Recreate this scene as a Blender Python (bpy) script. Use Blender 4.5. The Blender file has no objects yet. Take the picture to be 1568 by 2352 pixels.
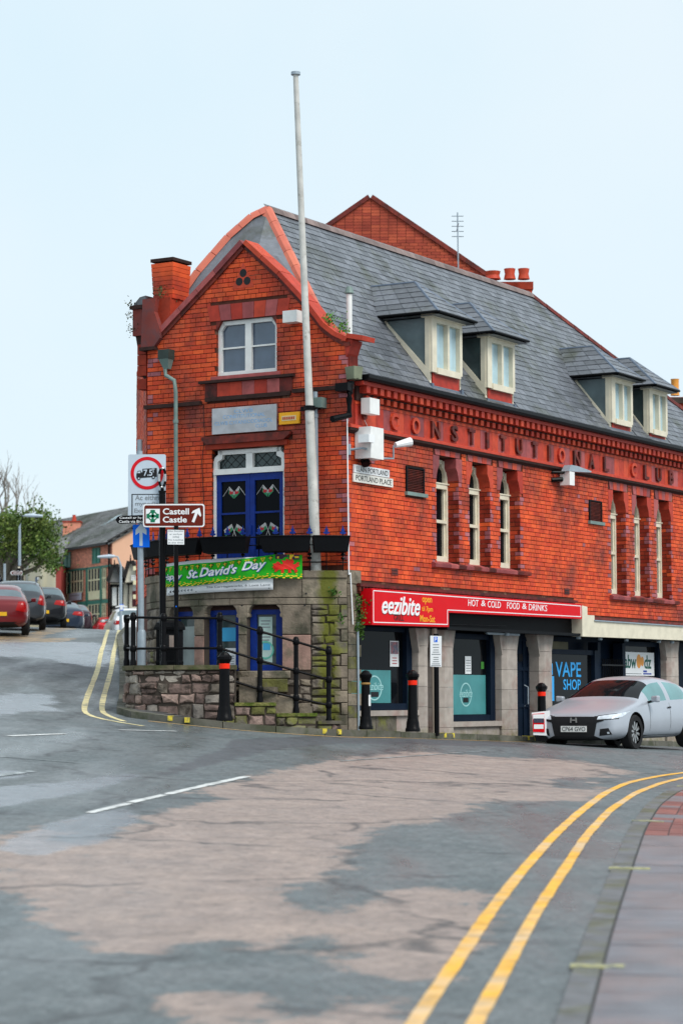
import bpy, bmesh, math, random
import numpy as np
from mathutils import Vector, Matrix
random.seed(7)
S = bpy.context.scene
COL = S.collection
# ------------------------------------------------------------ camera
FP, CX, CY, EYE = 5400., 784., 1176., 1.6
TH = math.atan((1606-1176)/FP); RO = math.radians(.2)
fwd = Vector((0, math.cos(TH), math.sin(TH))); up0 = Vector((0, -math.sin(TH), math.cos(TH))); r0 = Vector((1, 0, 0))
right = r0*math.cos(RO)-up0*math.sin(RO); upv = up0*math.cos(RO)+r0*math.sin(RO)
cd = bpy.data.cameras.new('camera'); cam = bpy.data.objects.new('camera', cd); COL.objects.link(cam)
cd.sensor_fit = 'VERTICAL'; cd.sensor_height = 36; cd.lens = FP/2352*36
M = Matrix((right, upv, -fwd)).transposed().to_4x4(); M.translation = (0, 0, EYE)
cam.matrix_world = M
cd.clip_start = .5; cd.clip_end = 2000
cd.dof.use_dof = True; cd.dof.focus_distance = 41; cd.dof.aperture_fstop = 2.1
S.camera = cam
# ------------------------------------------------------------ sky, sun, exposure
W = bpy.data.worlds.new('World'); S.world = W; W.use_nodes = True
nt = W.node_tree; bg = nt.nodes['Background']; bg.inputs[1].default_value = .1
sky = nt.nodes.new('ShaderNodeTexSky'); sky.sky_type = 'NISHITA'; sky.sun_disc = False
sky.sun_elevation = math.radians(50); sky.sun_rotation = math.radians(135)
mx = nt.nodes.new('ShaderNodeMix'); mx.data_type = 'RGBA'
mx.inputs[0].default_value = .95
tc = nt.nodes.new('ShaderNodeTexCoord'); nz = nt.nodes.new('ShaderNodeTexNoise'); nz.inputs['Scale'].default_value = 3.2; nz.inputs['Detail'].default_value = 5
cr = nt.nodes.new('ShaderNodeValToRGB'); cr.color_ramp.elements[0].position = .3; cr.color_ramp.elements[1].position = .75
SK = .525
cr.color_ramp.elements[0].color = (.735*SK, .90*SK, .99*SK, 1); cr.color_ramp.elements[1].color = (.88*SK, .955*SK, 1.0*SK, 1)
ml = nt.nodes.new('ShaderNodeMix'); ml.data_type = 'RGBA'; ml.blend_type = 'MULTIPLY'; ml.inputs[0].default_value = 1; ml.inputs[7].default_value = (10, 10, 10, 1)
nt.links.new(tc.outputs['Generated'], nz.inputs['Vector']); nt.links.new(nz.outputs[0], cr.inputs[0]); nt.links.new(cr.outputs[0], ml.inputs[6])
nt.links.new(sky.outputs[0], mx.inputs[6]); nt.links.new(ml.outputs[2], mx.inputs[7]); nt.links.new(mx.outputs[2], bg.inputs[0])
sl = bpy.data.lights.new('sun', 'SUN'); sl.energy = 1.5; sl.angle = math.radians(28); sl.color = (1, .97, .92)
so = bpy.data.objects.new('sun', sl); COL.objects.link(so)
so.rotation_euler = Vector((math.sin(math.radians(135))*math.cos(math.radians(50)), math.cos(math.radians(135))*math.cos(math.radians(50)), math.sin(math.radians(50)))).to_track_quat('Z', 'Y').to_euler()
vs = S.view_settings; vs.view_transform = 'Standard'; vs.look = 'None'; vs.gamma = 1; vs.exposure = .94
try: vs.use_curve_mapping = False
except Exception: pass
# ------------------------------------------------------------ rays and frames
EY = Vector((0, 0, EYE)); Zv = Vector((0, 0, 1))
def ray(x, y): return fwd+right*((x-CX)/FP)+upv*((CY-y)/FP)
def proj(p):
    p = Vector(p)-EY; d = p.dot(fwd); return CX+FP*p.dot(right)/d, CY-FP*p.dot(upv)/d
AL = math.radians(30.7)
U = Vector((math.sin(AL), math.cos(AL), 0)); V = Vector((-math.cos(AL), math.sin(AL), 0)); N = -V.copy(); N = Vector((math.cos(AL), -math.sin(AL), 0)); MM = -U
C = Vector((.099, 41, 0))
def frame(o, ax, out):
    o = Vector(o); ax = Vector(ax).normalized(); out = Vector(out).normalized()
    return lambda a, b, z: o+ax*a+out*b+Zv*z
def yawframe(o, deg):      # faces the camera when deg = 0, a runs to the right
    r = math.radians(deg); return frame(o, (math.cos(r), math.sin(r), 0), (math.sin(r), -math.cos(r), 0))
FF = frame(C, U, N); GG = frame(C, -V, MM)
def hit(x, y, o, n):
    d = ray(x, y); return EY+d*((Vector(o)-EY).dot(n)/d.dot(n))
def onF(x, y, off=0):
    p = hit(x, y, C+N*off, N); return (p-C).dot(U), p.z
def onG(x, y, off=0):
    p = hit(x, y, C+MM*off, MM); return -(p-C).dot(V), p.z
def at(x, y, Y):
    d = ray(x, y); return EY+d*(Y/d.y)
BR = 2.81; BC = C+V*2.135-MM*1.81
def BB(a, b, z):
    f = a/BR; return BC+MM*((BR+b)*math.cos(f))-V*((BR+b)*math.sin(f))+Zv*z
def onB(x, y, off=0):
    d = ray(x, y); o = EY-BC; A = d.x*d.x+d.y*d.y; B = 2*(o.x*d.x+o.y*d.y); c = o.x*o.x+o.y*o.y-(BR+off)**2
    D = B*B-4*A*c
    t = (-B-math.sqrt(max(D, 0)))/(2*A); p = EY+d*t; q = p-BC
    return BR*math.atan2(-q.dot(V), q.dot(MM)), p.z
def smooth(a, b, x):
    t = min(1, max(0, (x-a)/(b-a))); return t*t*(3-2*t)
def interp(x, pts):
    if x <= pts[0][0]: return pts[0][1]
    for (x0, y0), (x1, y1) in zip(pts, pts[1:]):
        if x <= x1: return y0+(y1-y0)*(x-x0)/(x1-x0)
    return pts[-1][1]
def ground(x, y):
    b = interp(y, [(11, 0), (40, 1.0), (60, 1.05)])
    w = smooth(13, 36, y)
    z = b-(.065 if x > 0 else .09)*max(-12, min(x, 9))*w*(1-.56*smooth(46, 66, y)*(x < 0))
    add = interp(y, [(37, 0), (40, .04), (46, .5), (57, 1.4), (67, 2.0), (73, 2.3), (80, 2.62), (88, 2.62), (100, 2.4), (115, 2.4), (150, 2.9)])
    xk = -3.4-(y-39)*.09
    return z+add*(1-smooth(xk+.3, xk+2.2, x))
def gnd(x, y):
    d = ray(x, y); lo, hi = 5., 200.
    for k in range(400):
        Y = 5+k*.5; p = EY+d*(Y/d.y)
        if p.z < ground(p.x, p.y): break
    lo, hi = Y-.5, Y
    for k in range(20):
        m = (lo+hi)/2; p = EY+d*(m/d.y)
        if p.z < ground(p.x, p.y): hi = m
        else: lo = m
    return p
# ------------------------------------------------------------ mesh builder
def tag(o, label=None, cat=None, group=None, kind=None):
    if label: o['label'] = label
    if cat: o['category'] = cat
    if group: o['group'] = group
    if kind: o['kind'] = kind
    return o
def empty(name, loc=(0, 0, 0), rz=0, label=None, cat=None, group=None, kind=None):
    o = bpy.data.objects.new(name, None); COL.objects.link(o); o.location = loc; o.rotation_euler = (0, 0, rz); o.empty_display_size = .2
    return tag(o, label, cat, group, kind)
class MB:
    def __init__(s): s.v = []; s.f = []; s.sm = False
    def box(s, P, a0, a1, b0, b1, z0, z1):
        k = len(s.v)
        s.v += [P(a, b, z) for z in (z0, z1) for b in (b0, b1) for a in (a0, a1)]
        s.f += [tuple(k+i for i in q) for q in ((0, 2, 3, 1), (4, 5, 7, 6), (0, 1, 5, 4), (2, 6, 7, 3), (0, 4, 6, 2), (1, 3, 7, 5))]
        return s
    def hexa(s, pts):          # 8 points in the order of box
        k = len(s.v); s.v += [Vector(p) for p in pts]
        s.f += [tuple(k+i for i in q) for q in ((0, 2, 3, 1), (4, 5, 7, 6), (0, 1, 5, 4), (2, 6, 7, 3), (0, 4, 6, 2), (1, 3, 7, 5))]
        return s
    def prism(s, P, pts, b0, b1):
        k = len(s.v); n = len(pts)
        s.v += [P(a, b0, z) for a, z in pts]+[P(a, b1, z) for a, z in pts]
        s.f += [tuple(range(k, k+n)), tuple(range(k+2*n-1, k+n-1, -1))]+[(k+i, k+(i+1) % n, k+n+(i+1) % n, k+n+i) for i in range(n)]
        return s
    def poly(s, pts):
        k = len(s.v); s.v += [Vector(p) for p in pts]; s.f.append(tuple(range(k, k+len(pts)))); return s
    def tube(s, pts, r, n=8, r1=None):
        pts = [Vector(p) for p in pts]; m = len(pts); k = len(s.v)
        for i, p in enumerate(pts):
            t = (pts[min(i+1, m-1)]-pts[max(i-1, 0)]).normalized()
            x = t.cross(Vector((0, 0, 1)) if abs(t.z) < .95 else Vector((1, 0, 0))).normalized(); y = t.cross(x)
            rr = (r[i] if isinstance(r, (list, tuple)) else (r if r1 is None else r+(r1-r)*i/(m-1)))
            s.v += [p+x*rr*math.cos(2*math.pi*j/n)+y*rr*math.sin(2*math.pi*j/n) for j in range(n)]
        for i in range(m-1):
            for j in range(n): s.f.append((k+i*n+j, k+i*n+(j+1) % n, k+(i+1)*n+(j+1) % n, k+(i+1)*n+j))
        s.f += [tuple(range(k+n-1, k-1, -1)), tuple(range(k+(m-1)*n, k+m*n))]
        return s
    def lathe(s, o, prof, n=16, ph=0):
        o = Vector(o); k = len(s.v); m = len(prof)
        for r, z in prof: s.v += [o+Vector((r*math.cos(2*math.pi*j/n+ph), r*math.sin(2*math.pi*j/n+ph), z)) for j in range(n)]
        for i in range(m-1):
            for j in range(n): s.f.append((k+i*n+j, k+i*n+(j+1) % n, k+(i+1)*n+(j+1) % n, k+(i+1)*n+j))
        s.f += [tuple(range(k+n-1, k-1, -1)), tuple(range(k+(m-1)*n, k+m*n))]
        return s
    def ring(s, P, ca, cz, r0, r1, b0, b1, n=40, t0=0, t1=2*math.pi, sq=1):
        for i in range(n):
            q = [t0+(t1-t0)*i/n, t0+(t1-t0)*(i+1)/n]
            s.hexa([P(ca+r*math.cos(t)*sq, b, cz+r*math.sin(t)) for b, _ in ((b0, 0), (b1, 0)) for r in (r0, r1) for t in q])
        return s
    def disc(s, P, ca, cz, r, b0, b1, n=24, sq=1): return s.prism(P, [(ca+r*sq*math.cos(2*math.pi*i/n), cz+r*math.sin(2*math.pi*i/n)) for i in range(n)], b0, b1)
    def build(s, name, mat, parent=None, smooth=False, local=False, kind=None, **kw):
        me = bpy.data.meshes.new(name)
        off = Vector((0, 0, 0)) if (parent is None or local) else WL(parent)
        me.from_pydata([tuple(p-off) for p in s.v], [], s.f); me.update()
        if mat: me.materials.append(mat)
        if smooth:
            for p in me.polygons: p.use_smooth = True
            try: me.set_sharp_from_angle(angle=math.radians(38))
            except Exception: pass
        o = bpy.data.objects.new(name, me); COL.objects.link(o)
        if parent: o.parent = parent
        tag(o, kind=kind, **kw); return o
def WL(o):
    p = Vector((0, 0, 0))
    while o: p += Vector(o.location); o = o.parent
    return p
def recalc(o):
    bm = bmesh.new(); bm.from_mesh(o.data); bmesh.ops.recalc_face_normals(bm, faces=bm.faces); bm.to_mesh(o.data); bm.free(); return o
def text(st, P, a0, a1, z0, z1, b, mat, parent, name='lettering', ext=.004, shear=0, local=False, fit=True, **kw):
    cu = bpy.data.curves.new('t', 'FONT'); cu.body = st; cu.shear = shear; cu.resolution_u = 3; cu.offset = kw.pop('bold', 0)
    cu.extrude = .02
    to = bpy.data.objects.new('t', cu); me0 = bpy.data.meshes.new_from_object(to)
    co = np.array([v.co[:] for v in me0.vertices]); 
    x0, y0 = co[:, 0].min(), co[:, 1].min(); x1, y1 = co[:, 0].max(), co[:, 1].max()
    mb = MB()
    for x, y, z in co:
        mb.v.append(P(a0+(x-x0)/(x1-x0)*(a1-a0), b+(ext if z > 0 else 0), z0+(y-y0)/(y1-y0)*(z1-z0)))
    mb.f = [tuple(p.vertices) for p in me0.polygons]
    bpy.data.objects.remove(to); bpy.data.meshes.remove(me0); bpy.data.curves.remove(cu)
    return mb.build(name, mat, parent, local=local)
def copytree(o, parent=None):
    c = o.copy(); COL.objects.link(c); c.parent = parent
    for ch in [k for k in list(o.children)]: copytree(ch, c)
    return c
# ------------------------------------------------------------ materials
def mat(name, col, rough=.7, metal=0, var=.12, ns=4, bump=0, bs=60, col2=None, mixs=1.5, mixt=(.45, .6), island=0, spec=.28, coat=0, coord='pos'):
    m = bpy.data.materials.new(name); m.use_nodes = True; t = m.node_tree; nd = t.nodes; L = t.links
    b = nd['Principled BSDF']; b.inputs['Roughness'].default_value = rough; b.inputs['Metallic'].default_value = metal
    b.inputs['Specular IOR Level'].default_value = spec; b.inputs['Coat Weight'].default_value = coat
    g = nd.new('ShaderNodeNewGeometry')
    cur = None
    rgb = nd.new('ShaderNodeRGB'); rgb.outputs[0].default_value = (*col, 1); cur = rgb.outputs[0]
    if col2:
        n2 = nd.new('ShaderNodeTexNoise'); n2.inputs['Scale'].default_value = mixs; n2.inputs['Detail'].default_value = 6; n2.inputs['Roughness'].default_value = .65; L.new(g.outputs['Position'], n2.inputs['Vector'])
        r2 = nd.new('ShaderNodeMapRange'); r2.inputs[1].default_value = mixt[0]; r2.inputs[2].default_value = mixt[1]; L.new(n2.outputs[0], r2.inputs[0])
        x = nd.new('ShaderNodeMix'); x.data_type = 'RGBA'; L.new(r2.outputs[0], x.inputs[0]); L.new(cur, x.inputs[6]); x.inputs[7].default_value = (*col2, 1); cur = x.outputs[2]
    val = None
    if var:
        n1 = nd.new('ShaderNodeTexNoise'); n1.inputs['Scale'].default_value = ns; n1.inputs['Detail'].default_value = 8; L.new(g.outputs['Position'], n1.inputs['Vector'])
        r1 = nd.new('ShaderNodeMapRange'); r1.inputs[1].default_value = .25; r1.inputs[2].default_value = .75; r1.inputs[3].default_value = 1-var; r1.inputs[4].default_value = 1+var; L.new(n1.outputs[0], r1.inputs[0]); val = r1.outputs[0]
    if island:
        oi = nd.new('ShaderNodeObjectInfo'); ad = nd.new('ShaderNodeMath'); ad.operation = 'ADD'; L.new(oi.outputs['Random'], ad.inputs[0]); L.new(g.outputs['Random Per Island'], ad.inputs[1])
        fr = nd.new('ShaderNodeMath'); fr.operation = 'FRACT'; L.new(ad.outputs[0], fr.inputs[0])
        r3 = nd.new('ShaderNodeMapRange'); r3.inputs[3].default_value = 1-island; r3.inputs[4].default_value = 1+island*.6; L.new(fr.outputs[0], r3.inputs[0])
        if val is not None:
            mu = nd.new('ShaderNodeMath'); mu.operation = 'MULTIPLY'; L.new(val, mu.inputs[0]); L.new(r3.outputs[0], mu.inputs[1]); val = mu.outputs[0]
        else: val = r3.outputs[0]
    if val is not None:
        h = nd.new('ShaderNodeHueSaturation'); L.new(cur, h.inputs['Color']); L.new(val, h.inputs['Value']); cur = h.outputs[0]
        if island:
            r4 = nd.new('ShaderNodeMapRange'); r4.inputs[3].default_value = .496; r4.inputs[4].default_value = .503; L.new(fr.outputs[0], r4.inputs[0]); L.new(r4.outputs[0], h.inputs['Hue'])
    L.new(cur, b.inputs['Base Color'])
    if bump:
        n3 = nd.new('ShaderNodeTexNoise'); n3.inputs['Scale'].default_value = bs; n3.inputs['Detail'].default_value = 6; L.new(g.outputs['Position'], n3.inputs['Vector'])
        bp = nd.new('ShaderNodeBump'); bp.inputs['Strength'].default_value = bump; bp.inputs['Distance'].default_value = .02; L.new(n3.outputs[0], bp.inputs['Height']); L.new(bp.outputs[0], b.inputs['Normal'])
    return m
def emis(name, col, s):
    m = mat(name, col, var=0); b = m.node_tree.nodes['Principled BSDF']; b.inputs['Emission Color'].default_value = (*col, 1); b.inputs['Emission Strength'].default_value = s; return m
m_brick = mat('red brick', (.68, .084, .024), .7, var=.25, ns=3, bump=.25, bs=40, col2=(.24, .05, .034), mixs=.8, mixt=(.47, .66), island=.2)
m_brickp = mat('purple brick', (.40, .12, .135), .6, var=.25, ns=6, island=.25)
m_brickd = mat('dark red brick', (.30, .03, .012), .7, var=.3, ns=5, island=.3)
m_mortar = mat('dark mortar', (.085, .026, .016), .9, var=.3, ns=8, col2=(.30, .17, .11), mixs=1.4, mixt=(.58, .66))
m_terra = mat('red terracotta', (.48, .052, .024), .6, var=.22, ns=7, island=.2)
m_terrap = mat('purple terracotta', (.34, .075, .075), .55, var=.25, ns=7, island=.35)
m_terrad = mat('dark terracotta', (.19, .025, .016), .6, var=.3, ns=9, col2=(.03, .012, .01), mixs=4, mixt=(.4, .7), island=.3)
m_salmon = mat('salmon ridge tile', (.62, .17, .11), .6, var=.15, island=.15)
m_black = mat('black gloss paint', (.004, .004, .005), .34, var=.2, ns=12, bump=.1, bs=30, spec=.10)
m_blackm = mat('matt black plastic', (.004, .0045, .006), .6, var=.2, spec=.12)
m_soot_shade = mat('sooty moulding and head shade', (.035, .015, .012), .8, var=.4, ns=10)  # soot on the mouldings; also colours the shade strip at the bay heads
m_slate = mat('grey slate', (.125, .135, .155), .42, var=.22, ns=9, bump=.2, bs=25, col2=(.055, .06, .04), mixs=.9, mixt=(.52, .68), island=.35, spec=.6)
m_lead = mat('blue grey lead', (.12, .155, .21), .5, var=.2)
m_moss = mat('moss', (.07, .10, .012), .95, var=.5, ns=14, bump=.8, bs=30, col2=(.16, .15, .05), mixs=5)
m_cream = mat('cream paint', (.70, .64, .50), .5, var=.12, ns=5)
m_white = mat('white paint', (.78, .78, .76), .45, var=.08, ns=6)
m_grey = mat('galvanised grey metal', (.32, .38, .43), .45, .2, var=.12, ns=8)
m_pipeg = mat('grey green pipe paint', (.17, .24, .22), .5, var=.2)
m_blue = mat('royal blue paint', (.004, .026, .20), .45, var=.25, ns=6, spec=.2)
m_glass = mat('dark window glass', (.004, .005, .007), .05, var=.1, spec=.06)
m_glassb = mat('painted sky reflection glass', (.40, .56, .62), .06, var=.2, ns=2, spec=.8)  # pale blue base colour paints in the reflected sky
m_glassg = mat('grey green glass', (.045, .065, .065), .06, var=.3, ns=3, spec=.35)
m_teal = mat('frosted teal film', (.06, .25, .26), .35, var=.18, ns=2.5)
m_film = mat('pale etched lettering', (.35, .62, .62), .4, var=0)
m_navy = mat('dark navy paint', (.006, .013, .027), .5, var=.2, spec=.06)
m_signred = mat('bright red sign panel', (.66, .002, .008), .45, var=.03, spec=.12)
m_signwhite = mat('white sign vinyl', (.82, .83, .84), .4, var=.02)
m_yellow = mat('orange yellow vinyl', (.85, .40, .01), .4, var=.05)
m_ink = mat('black lettering', (.01, .01, .012), .5, var=0)
m_inkg = mat('grey printed text', (.22, .24, .26), .6, var=0)
m_brown = mat('brown tourist sign', (.13, .014, .006), .45, var=.05, spec=.15)
m_green = mat('green emblem', (.0, .16, .07), .5, var=0)
m_bluesign = mat('blue sign', (.0, .14, .78), .45, var=.03, spec=.15)
m_signgrey = mat('grey sign plate', (.50, .58, .66), .45, var=.05)
m_redring = mat('red road sign ring', (.62, .0, .01), .4, var=.03)
m_stone = mat('grey brown ashlar stone', (.225, .185, .14), .85, var=.35, ns=5, bump=.6, bs=22, col2=(.085, .08, .055), mixs=1.8, mixt=(.47, .62), island=.2)
m_rubble = mat('rubble stone', (.19, .16, .13), .85, var=.45, ns=7, bump=.9, bs=18, col2=(.055, .045, .035), mixs=4.5, mixt=(.5, .64), island=.45)
m_rubblep = mat('pink rubble stone', (.25, .175, .15), .85, var=.45, ns=7, bump=.9, bs=18, col2=(.07, .052, .042), mixs=4.5, mixt=(.5, .62), island=.5)
m_rubblel = mat('pale rubble stone', (.34, .30, .26), .85, var=.35, ns=7, bump=.9, bs=18, col2=(.13, .11, .095), mixs=5, mixt=(.52, .66), island=.35)
m_pink = mat('pink sandstone', (.33, .205, .165), .85, var=.3, ns=5, bump=.4, bs=25, col2=(.17, .135, .10), mixs=2.2, mixt=(.48, .64), island=.15)
m_mossst = mat('mossy stone', (.15, .15, .045), .9, var=.45, ns=5, bump=.6, bs=20, col2=(.13, .115, .09), mixs=3.2, mixt=(.42, .56), island=.3)
m_gap = mat('dark stone joints', (.06, .047, .038), .95, var=.3)
m_pier = mat('pale shopfront stone', (.40, .35, .31), .8, var=.18, ns=6, bump=.2, col2=(.33, .22, .19), mixs=1.6, mixt=(.5, .7), island=.1)
m_redband = mat('red reflective band', (.85, .02, .0), .35, var=0)
m_gold = mat('dull gold band', (.30, .17, .05), .5, var=.1)
m_leaf = mat('ivy leaves', (.05, .12, .015), .6, var=.5, ns=20, island=.5)

def moss_streak(m, p, w0, w1, z0, z1, col=(.115, .12, .018)):      # growth that runs down the stone from a leaking gutter
    t = m.node_tree; nd = t.nodes; L = t.links; b = nd['Principled BSDF']; src = b.inputs['Base Color'].links[0].from_socket
    g = nd.new('ShaderNodeNewGeometry'); sx_ = nd.new('ShaderNodeVectorMath'); sx_.operation = 'MULTIPLY'; sx_.inputs[1].default_value = (1, 1, 0); L.new(g.outputs['Position'], sx_.inputs[0])
    d = nd.new('ShaderNodeVectorMath'); d.operation = 'DISTANCE'; d.inputs[1].default_value = (p[0], p[1], 0); L.new(sx_.outputs[0], d.inputs[0])
    r = nd.new('ShaderNodeMapRange'); r.inputs[1].default_value = w0; r.inputs[2].default_value = w1; r.inputs[3].default_value = .75; r.inputs[4].default_value = 0; L.new(d.outputs['Value'], r.inputs[0])
    n = nd.new('ShaderNodeTexNoise'); n.inputs['Scale'].default_value = 5; n.inputs['Detail'].default_value = 8; n.inputs['Roughness'].default_value = .7; L.new(g.outputs['Position'], n.inputs['Vector'])
    sz = nd.new('ShaderNodeSeparateXYZ'); L.new(g.outputs['Position'], sz.inputs[0]); rz = nd.new('ShaderNodeMapRange'); rz.inputs[1].default_value = z0; rz.inputs[2].default_value = z1; rz.inputs[3].default_value = .45; rz.inputs[4].default_value = 0; L.new(sz.outputs['Z'], rz.inputs[0])
    mx_ = nd.new('ShaderNodeMath'); mx_.operation = 'MAXIMUM'; L.new(r.outputs[0], mx_.inputs[0]); L.new(rz.outputs[0], mx_.inputs[1])
    a = nd.new('ShaderNodeMath'); a.operation = 'MULTIPLY'; L.new(n.outputs[0], a.inputs[0]); L.new(mx_.outputs[0], a.inputs[1])
    q = nd.new('ShaderNodeMapRange'); q.inputs[1].default_value = .17; q.inputs[2].default_value = .34; L.new(a.outputs[0], q.inputs[0])
    x = nd.new('ShaderNodeMix'); x.data_type = 'RGBA'; L.new(q.outputs[0], x.inputs[0]); L.new(src, x.inputs[6]); x.inputs[7].default_value = (*col, 1); L.new(x.outputs[2], b.inputs['Base Color'])
_mp = BB(BR*math.radians(49.5)*.86, 0, 0)
for _m in (m_stone, m_rubble, m_mossst, m_pier): moss_streak(_m, (_mp.x, _mp.y), .05, .34, .9, 1.45)
# ------------------------------------------------------------ ground
def lin(a, b, s): return list(np.arange(a, b, s))
XS = [-90, -60, -40, -30, -24, -18, -15]+lin(-13, -4.6, .2)+lin(-4.6, 4.6, .09)+lin(4.6, 9, .4)+[9, 11, 14, 20, 30, 45, 70, 100]
YS = [-30, -15, -5, 0, 4, 7, 9]+lin(10, 30, .11)+lin(30, 46, .25)+lin(46, 82, .4)+lin(82, 92, 1)+[92, 96, 100, 110, 125, 150, 200, 300, 600, 1500]
def Dz(l): return [(x, 1646+y) for x, y in l]
BUFF = [Dz([(-60, 300), (60, 262), (200, 232), (300, 205), (500, 160), (600, 135), (760, 100), (900, 85), (1060, 75), (1200, 85), (1300, 98), (1450, 125), (1340, 145), (1400, 165), (1330, 200), (1260, 280), (1190, 365), (1120, 455), (1050, 560), (1000, 610), (930, 620), (830, 590), (800, 520), (700, 490), (640, 500), (605, 545), (560, 520), (420, 515), (380, 537), (270, 540), (180, 510), (80, 465), (110, 430), (70, 400), (-60, 405)]),
        Dz([(410, 660), (480, 622), (560, 640), (600, 668), (740, 680), (720, 740), (430, 740)]), Dz([(760, 660), (900, 650), (930, 700), (780, 730)])]
HOLE = [Dz([(840, 262), (1060, 225), (1090, 198), (1300, 190), (1325, 205), (1230, 310), (1165, 400), (1000, 395), (900, 400), (830, 455), (640, 440), (660, 390), (780, 350)]),
        Dz([(1270, 140), (1340, 140), (1350, 170), (1280, 165)]), Dz([(330, 175), (520, 178), (430, 210), (330, 230), (230, 290), (90, 290), (200, 235)]), Dz([(780, 300), (880, 262), (900, 300), (820, 330)])]
LIT = [(-60, 1450), (60, 1456), (100, 1443), (190, 1441), (120, 1458), (90, 1464), (185, 1466), (150, 1474), (40, 1478), (-60, 1484)]
def inside(p, poly):
    x, y = p; c = False; j = len(poly)-1
    for i in range(len(poly)):
        xi, yi = poly[i]; xj, yj = poly[j]
        if (yi > y) != (yj > y) and x < (xj-xi)*(y-yi)/(yj-yi)+xi: c = not c
        j = i
    return c
nx, ny = len(XS), len(YS)
def Dz2(l): return [(x*.504, 1505+y*.504) for x, y in l]
DARK = [Dz2([(560, 590), (700, 545), (980, 440), (1060, 385), (1568, 362), (2400, 395), (2400, 420), (1568, 402), (1250, 430), (1000, 490), (700, 565)]), Dz2([(0, 10), (250, 20), (520, 40), (520, 84), (150, 84), (0, 60)])]
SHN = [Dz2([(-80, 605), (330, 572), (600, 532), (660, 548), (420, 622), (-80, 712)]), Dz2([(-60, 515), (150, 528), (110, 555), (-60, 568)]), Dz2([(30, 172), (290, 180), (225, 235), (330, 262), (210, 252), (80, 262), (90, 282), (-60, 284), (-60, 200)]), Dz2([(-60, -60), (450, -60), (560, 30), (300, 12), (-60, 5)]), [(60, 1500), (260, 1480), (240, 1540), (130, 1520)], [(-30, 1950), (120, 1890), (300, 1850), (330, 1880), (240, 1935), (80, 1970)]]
verts = []; msk = np.zeros((ny, nx)); deb = np.zeros((ny, nx)); drk = np.zeros((ny, nx)); shn = np.zeros((ny, nx))
for j, y in enumerate(YS):
    for i, x in enumerate(XS):
        z = ground(x, y); verts.append((x, y, z))
        if 10 <= y <= 36 and -4.6 <= x <= 5:
            q = proj((x, y, z))
            if any(inside(q, p) for p in BUFF) and not any(inside(q, p) for p in HOLE): msk[j, i] = 1
        if 15 <= y <= 80 and x < 9:
            q = proj((x, y, z))
            if any(inside(q, p) for p in DARK): drk[j, i] = 1
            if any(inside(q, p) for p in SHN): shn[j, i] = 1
        if 50 <= y <= 80 and x < -5 and inside(proj((x, y, z)), LIT): deb[j, i] = 1
for _ in range(9):
    m2 = msk.copy(); m2[1:-1, 1:-1] = (msk[1:-1, 1:-1]*2+msk[:-2, 1:-1]+msk[2:, 1:-1]+msk[1:-1, :-2]+msk[1:-1, 2:])/6; msk = m2
for arr in (drk, shn):
    for _ in range(3): arr[1:-1, 1:-1] = (arr[1:-1, 1:-1]*2+arr[:-2, 1:-1]+arr[2:, 1:-1]+arr[1:-1, :-2]+arr[1:-1, 2:])/6
me = bpy.data.meshes.new('road')
me.from_pydata(verts, [], [(j*nx+i, j*nx+i+1, (j+1)*nx+i+1, (j+1)*nx+i) for j in range(ny-1) for i in range(nx-1)])
for nm, arr in (('worn', msk), ('litter', deb), ('oldpatch', drk), ('wet', shn)):  # 'wet' also marks where a pale sheen is painted
    a = me.attributes.new(nm, 'FLOAT', 'POINT'); a.data.foreach_set('value', arr.ravel().astype(np.float32))
for p in me.polygons: p.use_smooth = True
road = bpy.data.objects.new('road', me); COL.objects.link(road); tag(road, kind='structure')
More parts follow.
